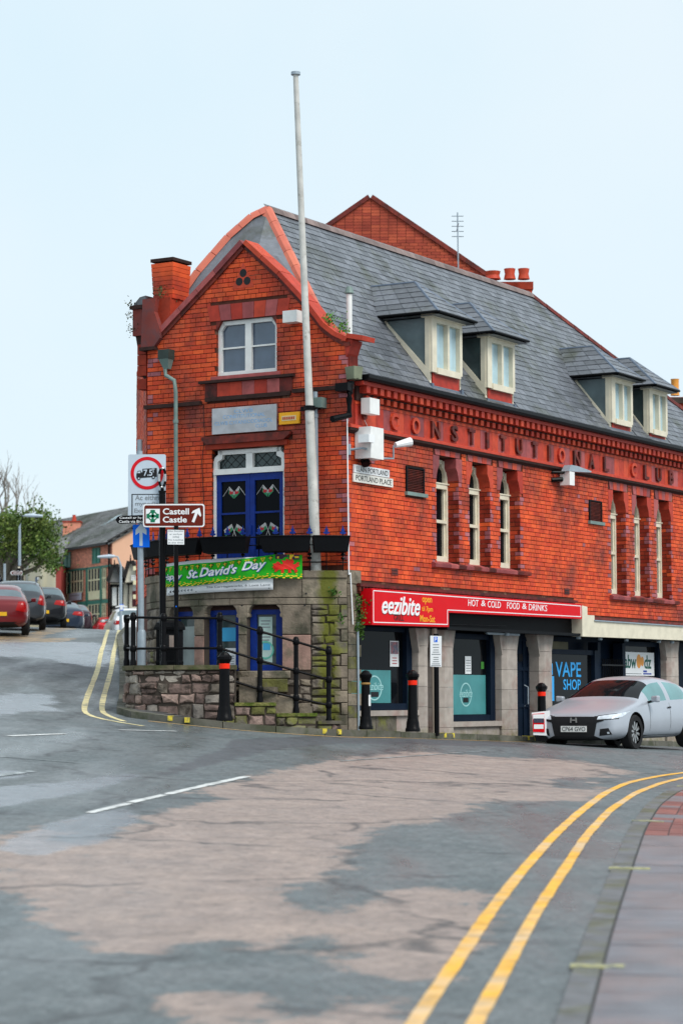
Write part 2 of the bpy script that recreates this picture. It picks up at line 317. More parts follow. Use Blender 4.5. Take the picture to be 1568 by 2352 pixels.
def roadmat():
    m = bpy.data.materials.new('wet worn asphalt'); m.use_nodes = True; t = m.node_tree; nd = t.nodes; L = t.links; b = nd['Principled BSDF']
    g = nd.new('ShaderNodeNewGeometry')
    def noise(s, d=6, r=.6, vec=None):
        n = nd.new('ShaderNodeTexNoise'); n.inputs['Scale'].default_value = s; n.inputs['Detail'].default_value = d; n.inputs['Roughness'].default_value = r; L.new(vec or g.outputs['Position'], n.inputs['Vector']); return n.outputs[0]
    def rng(v, a, b_, c, d):
        r = nd.new('ShaderNodeMapRange'); r.inputs[1].default_value = a; r.inputs[2].default_value = b_; r.inputs[3].default_value = c; r.inputs[4].default_value = d; L.new(v, r.inputs[0]); return r.outputs[0]
    def mth(op, a, b_):
        n = nd.new('ShaderNodeMath'); n.operation = op
        for k, q in enumerate((a, b_)):
            if isinstance(q, (int, float)): n.inputs[k].default_value = q
            else: L.new(q, n.inputs[k])
        return n.outputs[0]
    def mixc(f, a, b_):
        n = nd.new('ShaderNodeMix'); n.data_type = 'RGBA'; L.new(f, n.inputs[0])
        for k, q in ((6, a), (7, b_)):
            if isinstance(q, tuple): n.inputs[k].default_value = (*q, 1)
            else: L.new(q, n.inputs[k])
        return n.outputs[2]
    at_ = nd.new('ShaderNodeAttribute'); at_.attribute_name = 'worn'; li = nd.new('ShaderNodeAttribute'); li.attribute_name = 'litter'
    base = mixc(rng(noise(.7), .35, .65, 0, 1), (.105, .130, .137), (.155, .172, .178))
    base = mixc(rng(noise(13, 7, .95), .46, .60, 0, .8), base, (.035, .042, .048))
    base = mixc(rng(noise(17, 7, .95), .53, .62, 0, .6), base, (.30, .31, .31))
    buff = mixc(rng(noise(1.3, 8, .7), .35, .7, 0, 1), (.37, .285, .245), (.275, .22, .20))
    buff = mixc(rng(noise(12, 7, .92), .49, .62, 0, .7), buff, (.09, .085, .085))
    w = mth('ADD', at_.outputs['Fac'], mth('ADD', mth('MULTIPLY', mth('SUBTRACT', noise(1.5, 12, .8), .5), 4.2), mth('MULTIPLY', mth('SUBTRACT', noise(18, 6, .8), .5), 1.2)))
    wf = mth('MULTIPLY', rng(w, .34, .50, 0, 1), rng(at_.outputs['Fac'], .04, .16, 0, 1))
    c = mixc(wf, base, buff)
    lf = mth('MULTIPLY', rng(mth('ADD', li.outputs['Fac'], mth('MULTIPLY', mth('SUBTRACT', noise(1.6, 12, .8), .5), 4)), .75, 1.1, 0, 1), rng(li.outputs['Fac'], 0.02, .2, 0, 1))
    c = mixc(lf, c, (.30, .21, .12))
    dk = nd.new('ShaderNodeAttribute'); dk.attribute_name = 'oldpatch'; sh = nd.new('ShaderNodeAttribute'); sh.attribute_name = 'wet'
    c = mixc(mth('MULTIPLY', rng(mth('ADD', dk.outputs['Fac'], mth('MULTIPLY', mth('SUBTRACT', noise(2, 8, .7), .5), 1.2)), .35, .65, 0, .75), rng(dk.outputs['Fac'], .02, .15, 0, 1)), c, (.075, .078, .088))
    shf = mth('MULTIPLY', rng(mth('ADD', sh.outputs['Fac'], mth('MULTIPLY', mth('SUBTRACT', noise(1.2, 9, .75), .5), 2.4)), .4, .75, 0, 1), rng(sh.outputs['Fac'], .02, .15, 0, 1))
    c = mixc(mth('MULTIPLY', shf, .5), c, (.24, .26, .30))  # sheen of the wet surface painted paler into the base colour
    big = rng(noise(3.2, 12, .82), .36, .64, .74, 1.22); hv = nd.new('ShaderNodeHueSaturation'); L.new(c, hv.inputs['Color']); L.new(big, hv.inputs['Value']); c = hv.outputs[0]
    c = mixc(mth('MULTIPLY', rng(noise(7, 12, .9), .57, .64, 0, 1), .5), c, (.05, .058, .065))
    # cracks: old seams in the surface
    vo = nd.new('ShaderNodeTexVoronoi'); vo.feature = 'DISTANCE_TO_EDGE'; vo.inputs['Scale'].default_value = .33
    vm = nd.new('ShaderNodeVectorMath'); vm.operation = 'ADD'; nn = nd.new('ShaderNodeTexNoise'); nn.inputs['Scale'].default_value = 1.5; nn.inputs['Detail'].default_value = 5; L.new(g.outputs['Position'], nn.inputs['Vector']); L.new(nn.outputs[1], vm.inputs[0]); L.new(g.outputs['Position'], vm.inputs[1]); L.new(vm.outputs[0], vo.inputs['Vector'])
    c = mixc(mth('MULTIPLY', rng(vo.outputs[0], 0, .028, .8, 0), rng(noise(.9), .42, .55, 0, 1)), c, (.035, .038, .042))
    L.new(c, b.inputs['Base Color'])
    mp = nd.new('ShaderNodeVectorMath'); mp.operation = 'MULTIPLY'; mp.inputs[1].default_value = (.9, .18, 1); L.new(g.outputs['Position'], mp.inputs[0])
    wet = rng(noise(.8, 6, .6, mp.outputs[0]), .42, .62, 0, 1)
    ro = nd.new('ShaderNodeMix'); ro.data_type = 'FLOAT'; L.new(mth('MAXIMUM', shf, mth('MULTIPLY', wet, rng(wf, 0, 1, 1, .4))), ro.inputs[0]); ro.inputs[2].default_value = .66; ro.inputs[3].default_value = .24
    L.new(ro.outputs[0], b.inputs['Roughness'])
    bp = nd.new('ShaderNodeBump'); bp.inputs['Strength'].default_value = .45; bp.inputs['Distance'].default_value = .012
    L.new(mth('ADD', noise(70, 4, .8), mth('MULTIPLY', wf, .25)), bp.inputs['Height']); L.new(bp.outputs[0], b.inputs['Normal'])
    return m
road.data.materials.append(roadmat())
m_lineY = mat('worn yellow line paint', (.76, .40, .05), .6, var=.25, ns=6, bump=.3, col2=(.60, .42, .24), mixs=1.3, mixt=(.42, .62))
m_lineC = mat('faded cream yellow line', (.66, .57, .30), .6, var=.25, ns=6, col2=(.2, .2, .19), mixs=5, mixt=(.52, .7))
m_lineW = mat('worn white line', (.60, .61, .60), .6, var=.25, ns=6, col2=(.16, .18, .18), mixs=5, mixt=(.52, .72))
def resample(pts, step):
    pts = [Vector((p[0], p[1])) for p in pts]; d = [0]
    for a, b in zip(pts, pts[1:]): d.append(d[-1]+(b-a).length)
    n = max(2, int(d[-1]/step)+1); out = []
    xs = np.linspace(0, d[-1], n)
    for i, x in enumerate(xs):
        out.append(Vector((np.interp(x, d, [p.x for p in pts]), np.interp(x, d, [p.y for p in pts]))))
    for _ in range(6): out = [out[0]]+[(out[i-1]+out[i]*2+out[i+1])/4 for i in range(1, len(out)-1)]+[out[-1]]
    return out
def stripe(name, wpts, w, m, h=.005, step=.25, **kw):
    p = resample(wpts, step); mb = MB(); n = len(p); ww = [w*(1+random.uniform(-.08, .08)) for _ in p]
    for i in range(n):
        t = (p[min(i+1, n-1)]-p[max(i-1, 0)]).normalized(); q = Vector((t.y, -t.x))
        for s in (-1, 0, 1):
            c = p[i]+q*s*ww[i]/2; mb.v.append(Vector((c.x, c.y, ground(c.x, c.y)+h)))
    for i in range(n-1):
        for s in (0, 1): mb.f.append((3*i+s, 3*i+s+1, 3*i+4+s, 3*i+3+s))
    return recalc(mb.build(name, m, None, kind='structure', **kw))
def gpx(l): return [gnd(x, y).xy for x, y in l]
YL = Dz([(880, 820), (950, 705), (1050, 560), (1120, 455), (1190, 365), (1270, 275), (1330, 220), (1390, 175), (1440, 152), (1510, 137), (1575, 128), (1640, 121)])
YR = Dz([(1020, 830), (1090, 705), (1170, 560), (1230, 450), (1300, 345), (1345, 275), (1400, 215), (1460, 175), (1520, 152), (1575, 139), (1640, 131)])
stripe('yellow_line', gpx(YL), .095, m_lineY); stripe('yellow_line', gpx(YR), .09, m_lineY)
stripe('yellow_line', gpx([(330, 1668), (250, 1660), (205, 1651), (190, 1640), (197, 1610), (225, 1540), (272, 1445)]), .10, m_lineC, step=.6)
stripe('yellow_line', gpx([(285, 1657), (245, 1650), (231, 1640), (236, 1610), (256, 1540), (291, 1447)]), .10, m_lineC, step=.6)
KL = [(-4.9, 52), (-4.15, 44), (-3.88, 41), (-3.84, 39.6), (-3.5, 38.75), (-2.7, 38.45), (-1.5, 38.6), (-.5, 39.0), (.45, 39.7), (1.27, 40.75), (1.27+.5105*4, 40.75+.86*4), (1.27+.5105*14, 40.75+.86*14)]
KL = [(-7.55, 82), (-6.5, 68)]+KL
def offs(pl, d, step=.3):
    p = resample(pl, step); o = []
    for i in range(len(p)):
        t = (p[min(i+1, len(p)-1)]-p[max(i-1, 0)]).normalized(); o.append(p[i]+Vector((t.y, -t.x))*d)
    return o
kcl = [p for p in offs(KL, .20) if p.y < 44.5]
stripe('yellow_line', [p for p in kcl if -3.2 < p.x < 3.6], .075, m_lineY, h=.006)
for a, b, w in (((205, 1868), (296, 1846), .1), ((300, 1844), (380, 1826), .1), ((384, 1825), (568, 1784), .1), ((20, 1691), (150, 1686), .1), ((275, 1677), (405, 1680), .08)):
    stripe('white_line', gpx([a, b]), w, m_lineW, h=.006)
m_lineF = mat('almost worn away white line', (.34, .37, .38), .6, var=.3, ns=6, col2=(.14, .16, .165), mixs=4, mixt=(.42, .58))
for a, b, w in (((0, 1738), (200, 1755), .05), ((-60, 1790), (75, 1772), .13), ((780, 1749), (1120, 1725), .05)): stripe('white_line', gpx([a, b]), w, m_lineF, h=.006)
# double kerb ticks and kerb stones, far side
m_kerb = mat('kerb stone', (.14, .135, .11), .8, var=.3, ns=6, bump=.4, col2=(.06, .065, .04), mixs=3, island=.2)
kroot = empty('kerb', (0, 0, 0), kind='structure')
kp = resample(KL, .3); seg = 3
KH = .11
def kquad(p, q, wd, h0, h1, mb):
    t = (q-p).normalized(); nn = Vector((-t.y, t.x))
    pts = []
    for z in (0, 1):
        for c in (0, 1):
            for e in (p, q):
                r = e+nn*wd*c; g_ = ground(e.x, e.y); pts.append((r.x, r.y, g_+(h1 if z else h0)))
    mb.hexa(pts)
i = 0
while i < len(kp)-seg:
    mb = MB(); a, b = kp[i], kp[i+seg]
    kquad(a+(b-a)*.008, b-(b-a)*.008, .15, -.15, KH+random.uniform(-.004, .004), mb); recalc(mb.build('kerb_stone', m_kerb, kroot)); i += seg
m_tick = mat('yellow kerb tick', (.58, .47, .05), .7, var=.4, ns=20, col2=(.14, .13, .10), mixs=12, mixt=(.52, .62))
for x, y in ((410, 1660), (441, 1661), (757, 1681), (774, 1682), (1016, 1691), (1036, 1692), (1218, 1698), (1237, 1698)):
    best = min(range(len(kp)-1), key=lambda i: abs(proj((kp[i].x, kp[i].y, ground(*kp[i])))[0]-x)+(0 if kp[i].y < 50 else 999))
    t = (kp[best+1]-kp[best]).normalized(); nn = Vector((-t.y, t.x)); p = kp[best]; mb = MB(); g_ = ground(*p)
    P = frame((p.x, p.y, g_), (t.x, t.y, 0), (-nn.x, -nn.y, 0))
    mb.box(P, -.042, .042, -.12, .003, .035, KH+.008); recalc(mb.build('kerb_tick', m_tick, kroot))
# far pavement: from kerb inward
m_pave = mat('wet pavement asphalt', (.10, .10, .10), .5, var=.3, ns=5, bump=.3)
mb = MB(); n = len(kp)
for i in range(n):
    t = (kp[min(i+1, n-1)]-kp[max(i-1, 0)]).normalized(); nn = Vector((-t.y, t.x)); g_ = ground(*kp[i])+KH-.006
    for d in (.14, 2.2): c = kp[i]+nn*d; mb.v.append(Vector((c.x, c.y, g_)))
for i in range(n-1): mb.f.append((2*i, 2*i+1, 2*i+3, 2*i+2))
recalc(mb.build('pavement', m_pave, None, kind='structure'))
# near pavement on the right: dropped kerb, slabs and red setts
KR = Dz([(1230, 830), (1275, 705), (1345, 500), (1405, 350), (1442, 262), (1482, 205), (1530, 172), (1590, 153), (1660, 140)])
kr = [p for p in resample(gpx(KR), .3)]
m_slab = mat('wet grey paving slab', (.145, .155, .18), .28, var=.3, ns=3, bump=.25, bs=40, col2=(.19, .155, .16), mixs=.9, island=.1)
m_sett = mat('red paving sett', (.22, .06, .045), .35, var=.3, ns=6, island=.3)
m_joint = mat('pavement joint', (.06, .06, .06), .7, var=.2)
proot = empty('paved_footway', (0, 0, 0), kind='structure')
mb = MB(); n = len(kr); W3 = [0, .14, .3, 5.0]
for i in range(n):
    t = (kr[min(i+1, n-1)]-kr[max(i-1, 0)]).normalized(); nn = Vector((t.y, -t.x))
    c = kr[i]+nn*.15; d = kr[i]+nn*6
    mb.v += [Vector((c.x, c.y, ground(*c)+.012)), Vector((d.x, d.y, ground(*d)+.012))]
for i in range(n-1): mb.f.append((2*i, 2*i+1, 2*i+3, 2*i+2))
recalc(mb.build('footway_bed', m_joint, proot))
m_kerb2 = mat('dark wet kerb', (.115, .122, .13), .4, var=.35, ns=5, col2=(.08, .085, .04), mixs=2)
for i in range(0, n-3, 3):
    mb = MB(); a, b = kr[i], kr[i+3]; t = (b-a).normalized(); nn = Vector((t.y, -t.x)); pts = []
    for z in (-.1, .02):
        for c in (0, .15):
            for e in (a+t*.006, b-t*.006): r = e+nn*c; pts.append((r.x, r.y, ground(*r)+z))
    recalc(mb.hexa(pts).build('kerb_stone', m_kerb2, proot))
def sett(p, t, nn, a0, a1, b0, b1, m, nm):
    pts = []
    for z in (-.02, .02+random.uniform(-.002, .002)):
        for bb in (b0, b1):
            for aa in (a0, a1): r = p+t*aa+nn*bb; pts.append((r.x, r.y, ground(*r)+z))
    recalc(MB().hexa(pts).build(nm, m, proot))
acc = 0; i = 0
while i < n-2:
    a = kr[i]; b = kr[min(i+2, n-1)]; t = (b-a).normalized(); nn = Vector((t.y, -t.x)); Lg = (b-a).length
    px = proj((a.x, a.y, ground(*a)))[1]
    red = 1808 < px < 1835 or 1848 < px < 1872 or 1884 < px < 1925
    b0 = .17
    while b0 < 3.2:
        if red:
            for k in range(2): sett(a, t, nn, Lg*k/2+.006, Lg*(k+1)/2-.006, b0, b0+.21, m_sett if random.random() < .8 else m_slab, 'paving_sett')
            b0 += .222
        else: sett(a, t, nn, .006, Lg-.006, b0, b0+.59, m_slab, 'paving_slab'); b0 += .602
    i += 2
m_lineK = mat('faint yellow kerb mark', (.42, .40, .20), .6, var=.4, ns=12, col2=(.16, .165, .15), mixs=9, mixt=(.45, .6))
for x, y, w in ((1305, 2225, .28), (1423, 1997, .30), (1473, 1888, .30), (1550, 1808, .3), (1560, 1795, .3)):
    p = gnd(x, y).xy; j = min(range(n-1), key=lambda i: (kr[i]-p).length); t = (kr[j+1]-kr[j]).normalized(); nn = Vector((t.y, -t.x)); pts = []
    for z in (.015, .026):
        for c in (-.02, w):
            for e in (-.05, .05): r = kr[j]+nn*c+t*e; pts.append((r.x, r.y, ground(*r)+z))
    recalc(MB().hexa(pts).build('kerb_tick', m_lineK, proot))
# ------------------------------------------------------------ the club building
BLD = empty('corner_building', tuple(C), label='red brick corner building with slate roof, dormers and pale stone ground floor', cat='building')
H0, RIDGE, SW, HR = 7.26, 10.87, 2.8, 1.83
EAVE_Z = 7.26
def cells(mb, P, a0, a1, z0, z1, holes, b, step=None):
    A = sorted({a0, a1, *[h[0] for h in holes], *[h[1] for h in holes]}); ZZ = sorted({z0, z1, *[h[2] for h in holes], *[h[3] for h in holes]})
    A = [a for a in A if a0 <= a <= a1]; ZZ = [z for z in ZZ if z0 <= z <= z1]
    if step:
        A2 = []
        for p, q in zip(A, A[1:]):
            k = max(1, int((q-p)/step)); A2 += [p+(q-p)*i/k for i in range(k)]
        A = A2+[A[-1]]
    for p, q in zip(A, A[1:]):
        for r, s in zip(ZZ, ZZ[1:]):
            m_, n_ = (p+q)/2, (r+s)/2
            if any(h[0] < m_ < h[1] and h[2] < n_ < h[3] for h in holes): continue
            mb.poly([P(p, b, r), P(q, b, r), P(q, b, s), P(p, b, s)])
def reveals(mb, P, h, b, d):
    a0, a1, z0, z1 = h
    mb.poly([P(a0, b, z0), P(a0, b, z1), P(a0, b-d, z1), P(a0, b-d, z0)]); mb.poly([P(a1, b, z0), P(a1, b, z1), P(a1, b-d, z1), P(a1, b-d, z0)])
    mb.poly([P(a0, b, z1), P(a1, b, z1), P(a1, b-d, z1), P(a0, b-d, z1)]); mb.poly([P(a0, b, z0), P(a1, b, z0), P(a1, b-d, z0), P(a0, b-d, z0)])
BRICKS = []      # (P, a0, a1, b0, b1, z0, z1, material key)
CO, SL = .0842, .238
def lay(P, a0, a1, z0, z1, holes=(), outline=None, purple_edges=(), front=0, zbase=3.6, qz=(0, 99), key0=None):
    k = int(math.ceil((z0-zbase)/CO-1e-6))
    while zbase+k*CO+CO*.9 <= z1+.03:
        zz0 = zbase+k*CO+.0065; zz1 = zz0+CO-.013; zm = (zz0+zz1)/2
        lo, hi = (a0, a1) if not outline else outline(zm)
        lo, hi = max(lo, a0), min(hi, a1)
        head = k % 4 == 2; L_ = SL/2 if head else SL
        x = a0-(L_*.5 if k % 2 else 0)-(SL/4 if k % 4 == 3 else 0)
        while x < hi:
            spans = [(max(x+.0055, lo), min(x+L_-.0055, hi))]
            for h in holes:
                if h[2]-.03 < zm < h[3]+.0:
                    ns = []
                    for s in spans:
                        if s[1] <= h[0] or s[0] >= h[1]: ns.append(s)
                        else:
                            if s[0] < h[0]: ns.append((s[0], h[0]))
                            if s[1] > h[1]: ns.append((h[1], s[1]))
                    spans = ns
            for s in spans:
                if s[1]-s[0] > .03:
                    pe = qz[0] < zm < qz[1] and any(abs(s[0]-e) < .06 or abs(s[1]-e) < .06 for e in purple_edges) and random.random() < .45 and s[1]-s[0] < .2
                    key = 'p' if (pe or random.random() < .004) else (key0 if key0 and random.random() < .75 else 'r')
                    BRICKS.append((P, s[0], s[1], front-.09, front+random.uniform(.000, .006), zz0, zz1, key))
            x += L_
        k += 1
# ---- right facade: openings
WINS = [(3.27, 4.17, 4.12, 6.16), (4.60, 5.47, 4.12, 6.15), (5.90, 6.78, 4.12, 6.14), (11.17, 11.97, 3.80, 6.10), (12.42, 13.24, 3.80, 6.08), (13.65, 14.49, 3.80, 6.07)]
VENTS = [(2.09, 2.78, 5.34, 5.85), (10.03, 10.68, 5.31, 5.80)]
ENDF = 20.5
mb = MB(); cells(mb, FF, 0, ENDF, 3.22, 7.2, WINS, -.012)
for h in WINS: reveals(mb, FF, h, -.012, .36)
for h in WINS: mb.poly([FF(h[0], -.42, h[2]), FF(h[1], -.42, h[2]), FF(h[1], -.42, h[3]), FF(h[0], -.42, h[3])])
mb.poly([FF(0, -.55, 2.9), FF(ENDF, -.55, 2.9), FF(ENDF, -.012, 2.9), FF(0, -.012, 2.9)])
recalc(mb.build('wall', m_mortar, BLD))
def bot(a): return 3.62 if a < 9.25 else 3.28
holesF = [(a-.0, b+.0, c, d) for a, b, c, d in WINS]+VENTS
blk = []     # terracotta head blocks over each window take the place of bricks
for a0, a1, z0, z1 in WINS: blk.append((a0-.13, a1+.13, z1-.45, 6.42))
lay(FF, .01, 9.25, 3.62, 6.28, holesF+blk, None, [.0]+[e for w in WINS[:3] for e in w[:2]], qz=(4.0, 7))
lay(FF, 9.25, ENDF, 3.28, 6.28, holesF+blk, None, [e for w in WINS[3:] for e in w[:2]], qz=(3.8, 7))
# jamb bricks inside the window openings, mostly coloured darker for soot and reveal shade
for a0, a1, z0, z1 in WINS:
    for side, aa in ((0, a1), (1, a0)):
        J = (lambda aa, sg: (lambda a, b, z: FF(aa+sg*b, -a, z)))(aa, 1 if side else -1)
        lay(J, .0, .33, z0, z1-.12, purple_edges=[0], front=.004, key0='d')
# window heads: shouldered blocks and voussoirs
for wi, (a0, a1, z0, z1) in enumerate(WINS):
    w = a1-a0
    for sg, e in ((-1, a0), (1, a1)):
        pts = [(e+sg*.13, z1-.45), (e, z1-.45), (e-sg*.02, z1-.36), (e-sg*.06, z1-.26), (e-sg*.115, z1-.19), (e-sg*.115, z1-.01), (e+sg*.13, z1-.01)]
        recalc(MB().prism(FF, pts, -.36, .008).build('head_block', random.choice([m_terrap, m_terra]), BLD))
    for k in range(5):
        t0, t1 = k/5, (k+1)/5; x0 = a0-.0+w*t0; x1 = a0+w*t1; f0 = (t0-.5)*.22; f1 = (t1-.5)*.22
        recalc(MB().prism(FF, [(x0+f0*.3+.004, z1+.003), (x1+f1*.3-.004, z1+.003), (x1+f1-.004, z1+.25), (x0+f0+.004, z1+.25)], -.34, .008+.004*(k % 2)).build('voussoir', m_terrap if k % 2 == 0 else m_terra, BLD))
# sills
for s0, s1, z in ((3.06, 7.10, 4.10), (11.05, 14.75, 3.775)):
    k = int((s1-s0)/.3)
    for i in range(k):
        x0 = s0+(s1-s0)*i/k; x1 = s0+(s1-s0)*(i+1)/k
        recalc(MB().prism(frame(FF(0, 0, 0), N, U), [(-.02, z-.06), (.09, z-.05), (.10, z+.01), (.06, z+.035), (-.02, z+.05)], x0+.003, x1-.003).build('sill_tile', m_terrad if random.random() < .4 else m_terrap, BLD))
for a0, a1, z0, z1 in WINS:
    recalc(MB().prism(frame(FF(0, 0, 0), N, U), [(-.40, z0-.05), (.03, z0-.05), (.03, z0-.005), (-.30, z0+.10), (-.40, z0+.10)], a0+.002, a1-.002).build('window_ledge', m_terrap, BLD))
# sash windows, cream frames set deep
for wi, (a0, a1, z0, z1) in enumerate(WINS):
    zb = z0+.07; tr = z1-.55; b = -.27
    w = empty('arched_window', (0, 0, 0)); w.parent = BLD
    mb = MB(); c = (a0+a1)/2; hw = (a1-a0)/2
    for x0, x1 in ((a0, a0+.07), (a1-.07, a1)): mb.box(FF, x0, x1, b-.08, b+.04, zb, z1-.2)
    mb.box(FF, a0+.07, a1-.07, b-.08, b+.06, zb, zb+.10); mb.box(FF, a0+.07, a1-.07, b-.06, b+.06, tr-.04, tr+.05); mb.box(FF, a0, a1, b-.02, b+.075, tr+.05, tr+.075)
    mid = (zb+tr)/2+.05; mb.box(FF, a0+.07, a1-.07, b-.05, b+.045, mid-.03, mid+.03)
    for x0, x1 in ((a0+.07, a0+.125), (a1-.125, a1-.07)): mb.box(FF, x0, x1, b-.07, b+.01, zb+.1, tr-.04)
    for sg, e in ((-1, a0), (1, a1)):
        pts = [(e, tr+.07), (e-sg*.075, tr+.07), (e-sg*.08, tr+.20), (e-sg*.13, tr+.32), (e-sg*.22, tr+.38), (e-sg*.22, tr+.50), (e, tr+.50)]
        mb.prism(FF, pts, b-.08, b+.03)
    mb.box(FF, a0+.2, a1-.2, b-.08, b+.03, tr+.44, tr+.52)
    recalc(mb.build('frame', m_cream, w))
    MB().box(FF, a0+.1, a1-.1, b-.055, b-.035, zb+.08, z1-.1).build('pane', m_glass, w)
    if wi == 0:
        for k in (0, 1): MB().box(FF, a0+.13, a0+.36, b-.034, b-.03, 4.98-.09*k, 5.02-.09*k).build('window_notice', m_signwhite, w)
# louvred vents
for a0, a1, z0, z1 in VENTS:
    v = empty('louvre_vent', (0, 0, 0)); v.parent = BLD
    mb = MB(); mb.box(FF, a0, a0+.04, -.12, .03, z0+.04, z1); mb.box(FF, a1-.04, a1, -.12, .03, z0+.04, z1); mb.box(FF, a0+.04, a1-.04, -.12, .03, z1-.03, z1); mb.box(FF, a0, a1, -.14, -.12, z0, z1); recalc(mb.build('frame', m_blackm, v))
    k = 14
    for i in range(k):
        z = z0+.05+(z1-.03-z0-.05)*i/k
        recalc(MB().prism(frame(FF(0, 0, 0), N, U), [(-.09, z+.03), (.02, z), (.02, z+.008), (-.09, z+.038)], a0+.042, a1-.042).build('louvre', m_terrad, v))
    MB().box(FF, a0-.03, a1+.07, -.12, .06, z0-.025, z0+.04).build('sill', m_pipeg, v)
for x, y in ((905, 1314), (1300, 1359)):
    a, z = onF(x, y); recalc(MB().box(FF, a-.12, a+.12, -.02, .012, z-.06, z+.07).build('air_brick', m_terrad, BLD))
    for i in range(4):
        for j in (0, 1): MB().box(FF, a-.10+i*.05, a-.07+i*.05, .010, .016, z-.04+j*.05, z-.01+j*.05).build('air_brick_hole', m_ink, BLD)
# ---- string course, frieze and lettering
recalc(MB().prism(frame(FF(0, 0, 0), N, U), [(0, 6.26), (.04, 6.29), (.09, 6.31), (.10, 6.35), (0, 6.36)], -.03, ENDF).build('drip_moulding', m_soot_shade, BLD))
recalc(MB().prism(frame(FF(0, 0, 0), N, U), [(0, 6.36), (.105, 6.355), (.10, 6.40), (.07, 6.42), (0, 6.43)], -.03, ENDF).build('string_course', m_terra, BLD))
k = 62
for i in range(k):
    a0 = .25+(15.9-.25)*i/k; a1 = .25+(15.9-.25)*(i+1)/k
    recalc(MB().box(FF, a0+.003, a1-.003, -.05, .02+random.uniform(-.002, .002), 6.432, 6.80).build('frieze_tile', random.choice([m_terrap, m_terra, m_terra]), BLD))
for st, x in zip('CONSTITUTIONALCLUB', (905, 953, 999, 1042, 1081.5, 1117.5, 1153.5, 1190, 1226, 1259, 1287, 1322.6, 1355.7, 1389, 1452, 1481, 1509, 1537.5)):
    a, _ = onF(x, 1000, .04); hw = {'I': .05, 'N': .165, 'O': .15, 'U': .14, 'C': .14}.get(st, .125)
    text(st, FF, a-hw, a+hw, 6.46, 6.77, .02, m_terrad if st not in 'CO' else m_terra, BLD, 'raised_letter', ext=.05, bold=.03)
for a in (.55, 15.35): MB().ring(FF, a, 6.61, .02, .07, .02, .06, 12).build('raised_letter', m_terrad, BLD)
# corbel table: two rows of blocks
MB().box(FF, .25, ENDF, -.1, .03, 6.80, 6.86).build('cornice_bed', m_terra, BLD); MB().box(FF, .25, ENDF, -.1, .05, 6.86, 7.14).build('cornice_back', m_soot_shade, BLD)
k = 64
DM = []
for row, (z0, z1, b1, ph, m) in enumerate(((6.865, 6.965, .12, .5, m_brickd), (7.0, 7.12, .20, 0, m_terra))):
    for i in range(k):
        a = .36+i*.2445+ph*.2445
        recalc(MB().box(FF, a, a+.125, .05, b1, z0, z1).build('dentil', m, BLD))
    mbx = MB()
    for i in range(k, 84): mbx.box(FF, .36+i*.2445+ph*.2445, .485+i*.2445+ph*.2445, .05, b1, z0, z1)
    mbx.build('dentil_row', m, BLD, kind='stuff')
MB().box(FF, .2, ENDF, .05, .22, 7.122, 7.19).build('cornice_top', m_terra, BLD)
recalc(MB().prism(frame(FF(0, 0, 0), N, U), [(.20, 7.195), (.30, 7.195), (.34, 7.24), (.34, 7.30), (.18, 7.30)], .2, ENDF).build('gutter', m_black, BLD))
# brick cornice over the shop fronts, stepping down at the right
for a0, a1, z in ((.3, 9.25, 3.545), (9.25, 9.6, 3.40), (9.6, ENDF, 3.225)):
    MB().box(FF, a0-.02, a1, -.1, .10, z+.03, z+.085).build('shop_cornice', m_terrad, BLD)
    MB().box(FF, a0, a1, -.1, .03, z-.09, z+.03).build('shop_cornice', m_terrad, BLD)
    n_ = int((a1-a0)/.115); mbx = MB()
    for i in range(n_): mbx.box(FF, a0+i*.115, a0+i*.115+.06, .03, .075, z-.05, z+.025)
    mbx.build('small_dentils', m_terrad, BLD, kind='stuff')
# ---- gable end
GL = [onG(*p) for p in ((335, 800), (372, 768), (420, 716), (500, 630), (565, 560))]
GRt = [onG(*p) for p in ((565, 560), (640, 632), (700, 697), (740, 750), (768, 772), (797, 785))]
GLs = sorted(GL, key=lambda p: p[0]); GRs = sorted(GRt, key=lambda p: p[0])
APX = (-2.13, 9.83); GL[-1] = APX; GRt[0] = APX
GRt.append((.0, 7.93))
def gout(z):
    l = interp(z, [(p[1], p[0]) for p in GL]) if z > GL[0][1] else -4.27
    r = interp(z, sorted([(p[1], p[0]) for p in GRt])) if z > 7.93 else 0
    return l, r
GW = (-2.75, -1.45, 7.45, 8.46); GD = (-2.84, -1.30, 3.84, 6.10)
poly = [(-4.27, 3.7), (0, 3.7)]
mb = MB(); cells(mb, GG, -4.27, 0, 3.70, 7.45, [GD], -.012)
cells(mb, GG, -2.9, -1.3, 7.45, 8.6, [GW], -.012)
lft = [(-4.27, 7.45), (-2.9, 7.45), (-2.9, 8.6)]; 
mb.poly([GG(a, -.012, z) for a, z in [(-4.27, 7.45), (-2.9, 7.45), (-2.9, 8.6), (-2.9, interp(-2.9, GL))]+[p for p in reversed(GL) if p[0] < -2.9]+[(-4.27, GL[0][1])]])
mb.poly([GG(a, -.012, z) for a, z in [(-1.3, 7.45), (0, 7.45), (0, 7.93)]+[p for p in reversed(GRt[:-1]) if p[0] > -1.3]+[(-1.3, interp(-1.3, GRt))]])
mb.poly([GG(a, -.012, z) for a, z in [(-2.9, 8.6), (-1.3, 8.6), (-1.3, interp(-1.3, GRt)), APX, (-2.9, interp(-2.9, GL))]])
reveals(mb, GG, GW, -.012, .2); reveals(mb, GG, GD, -.012, .25)
recalc(mb.build('gable_wall', m_mortar, BLD))
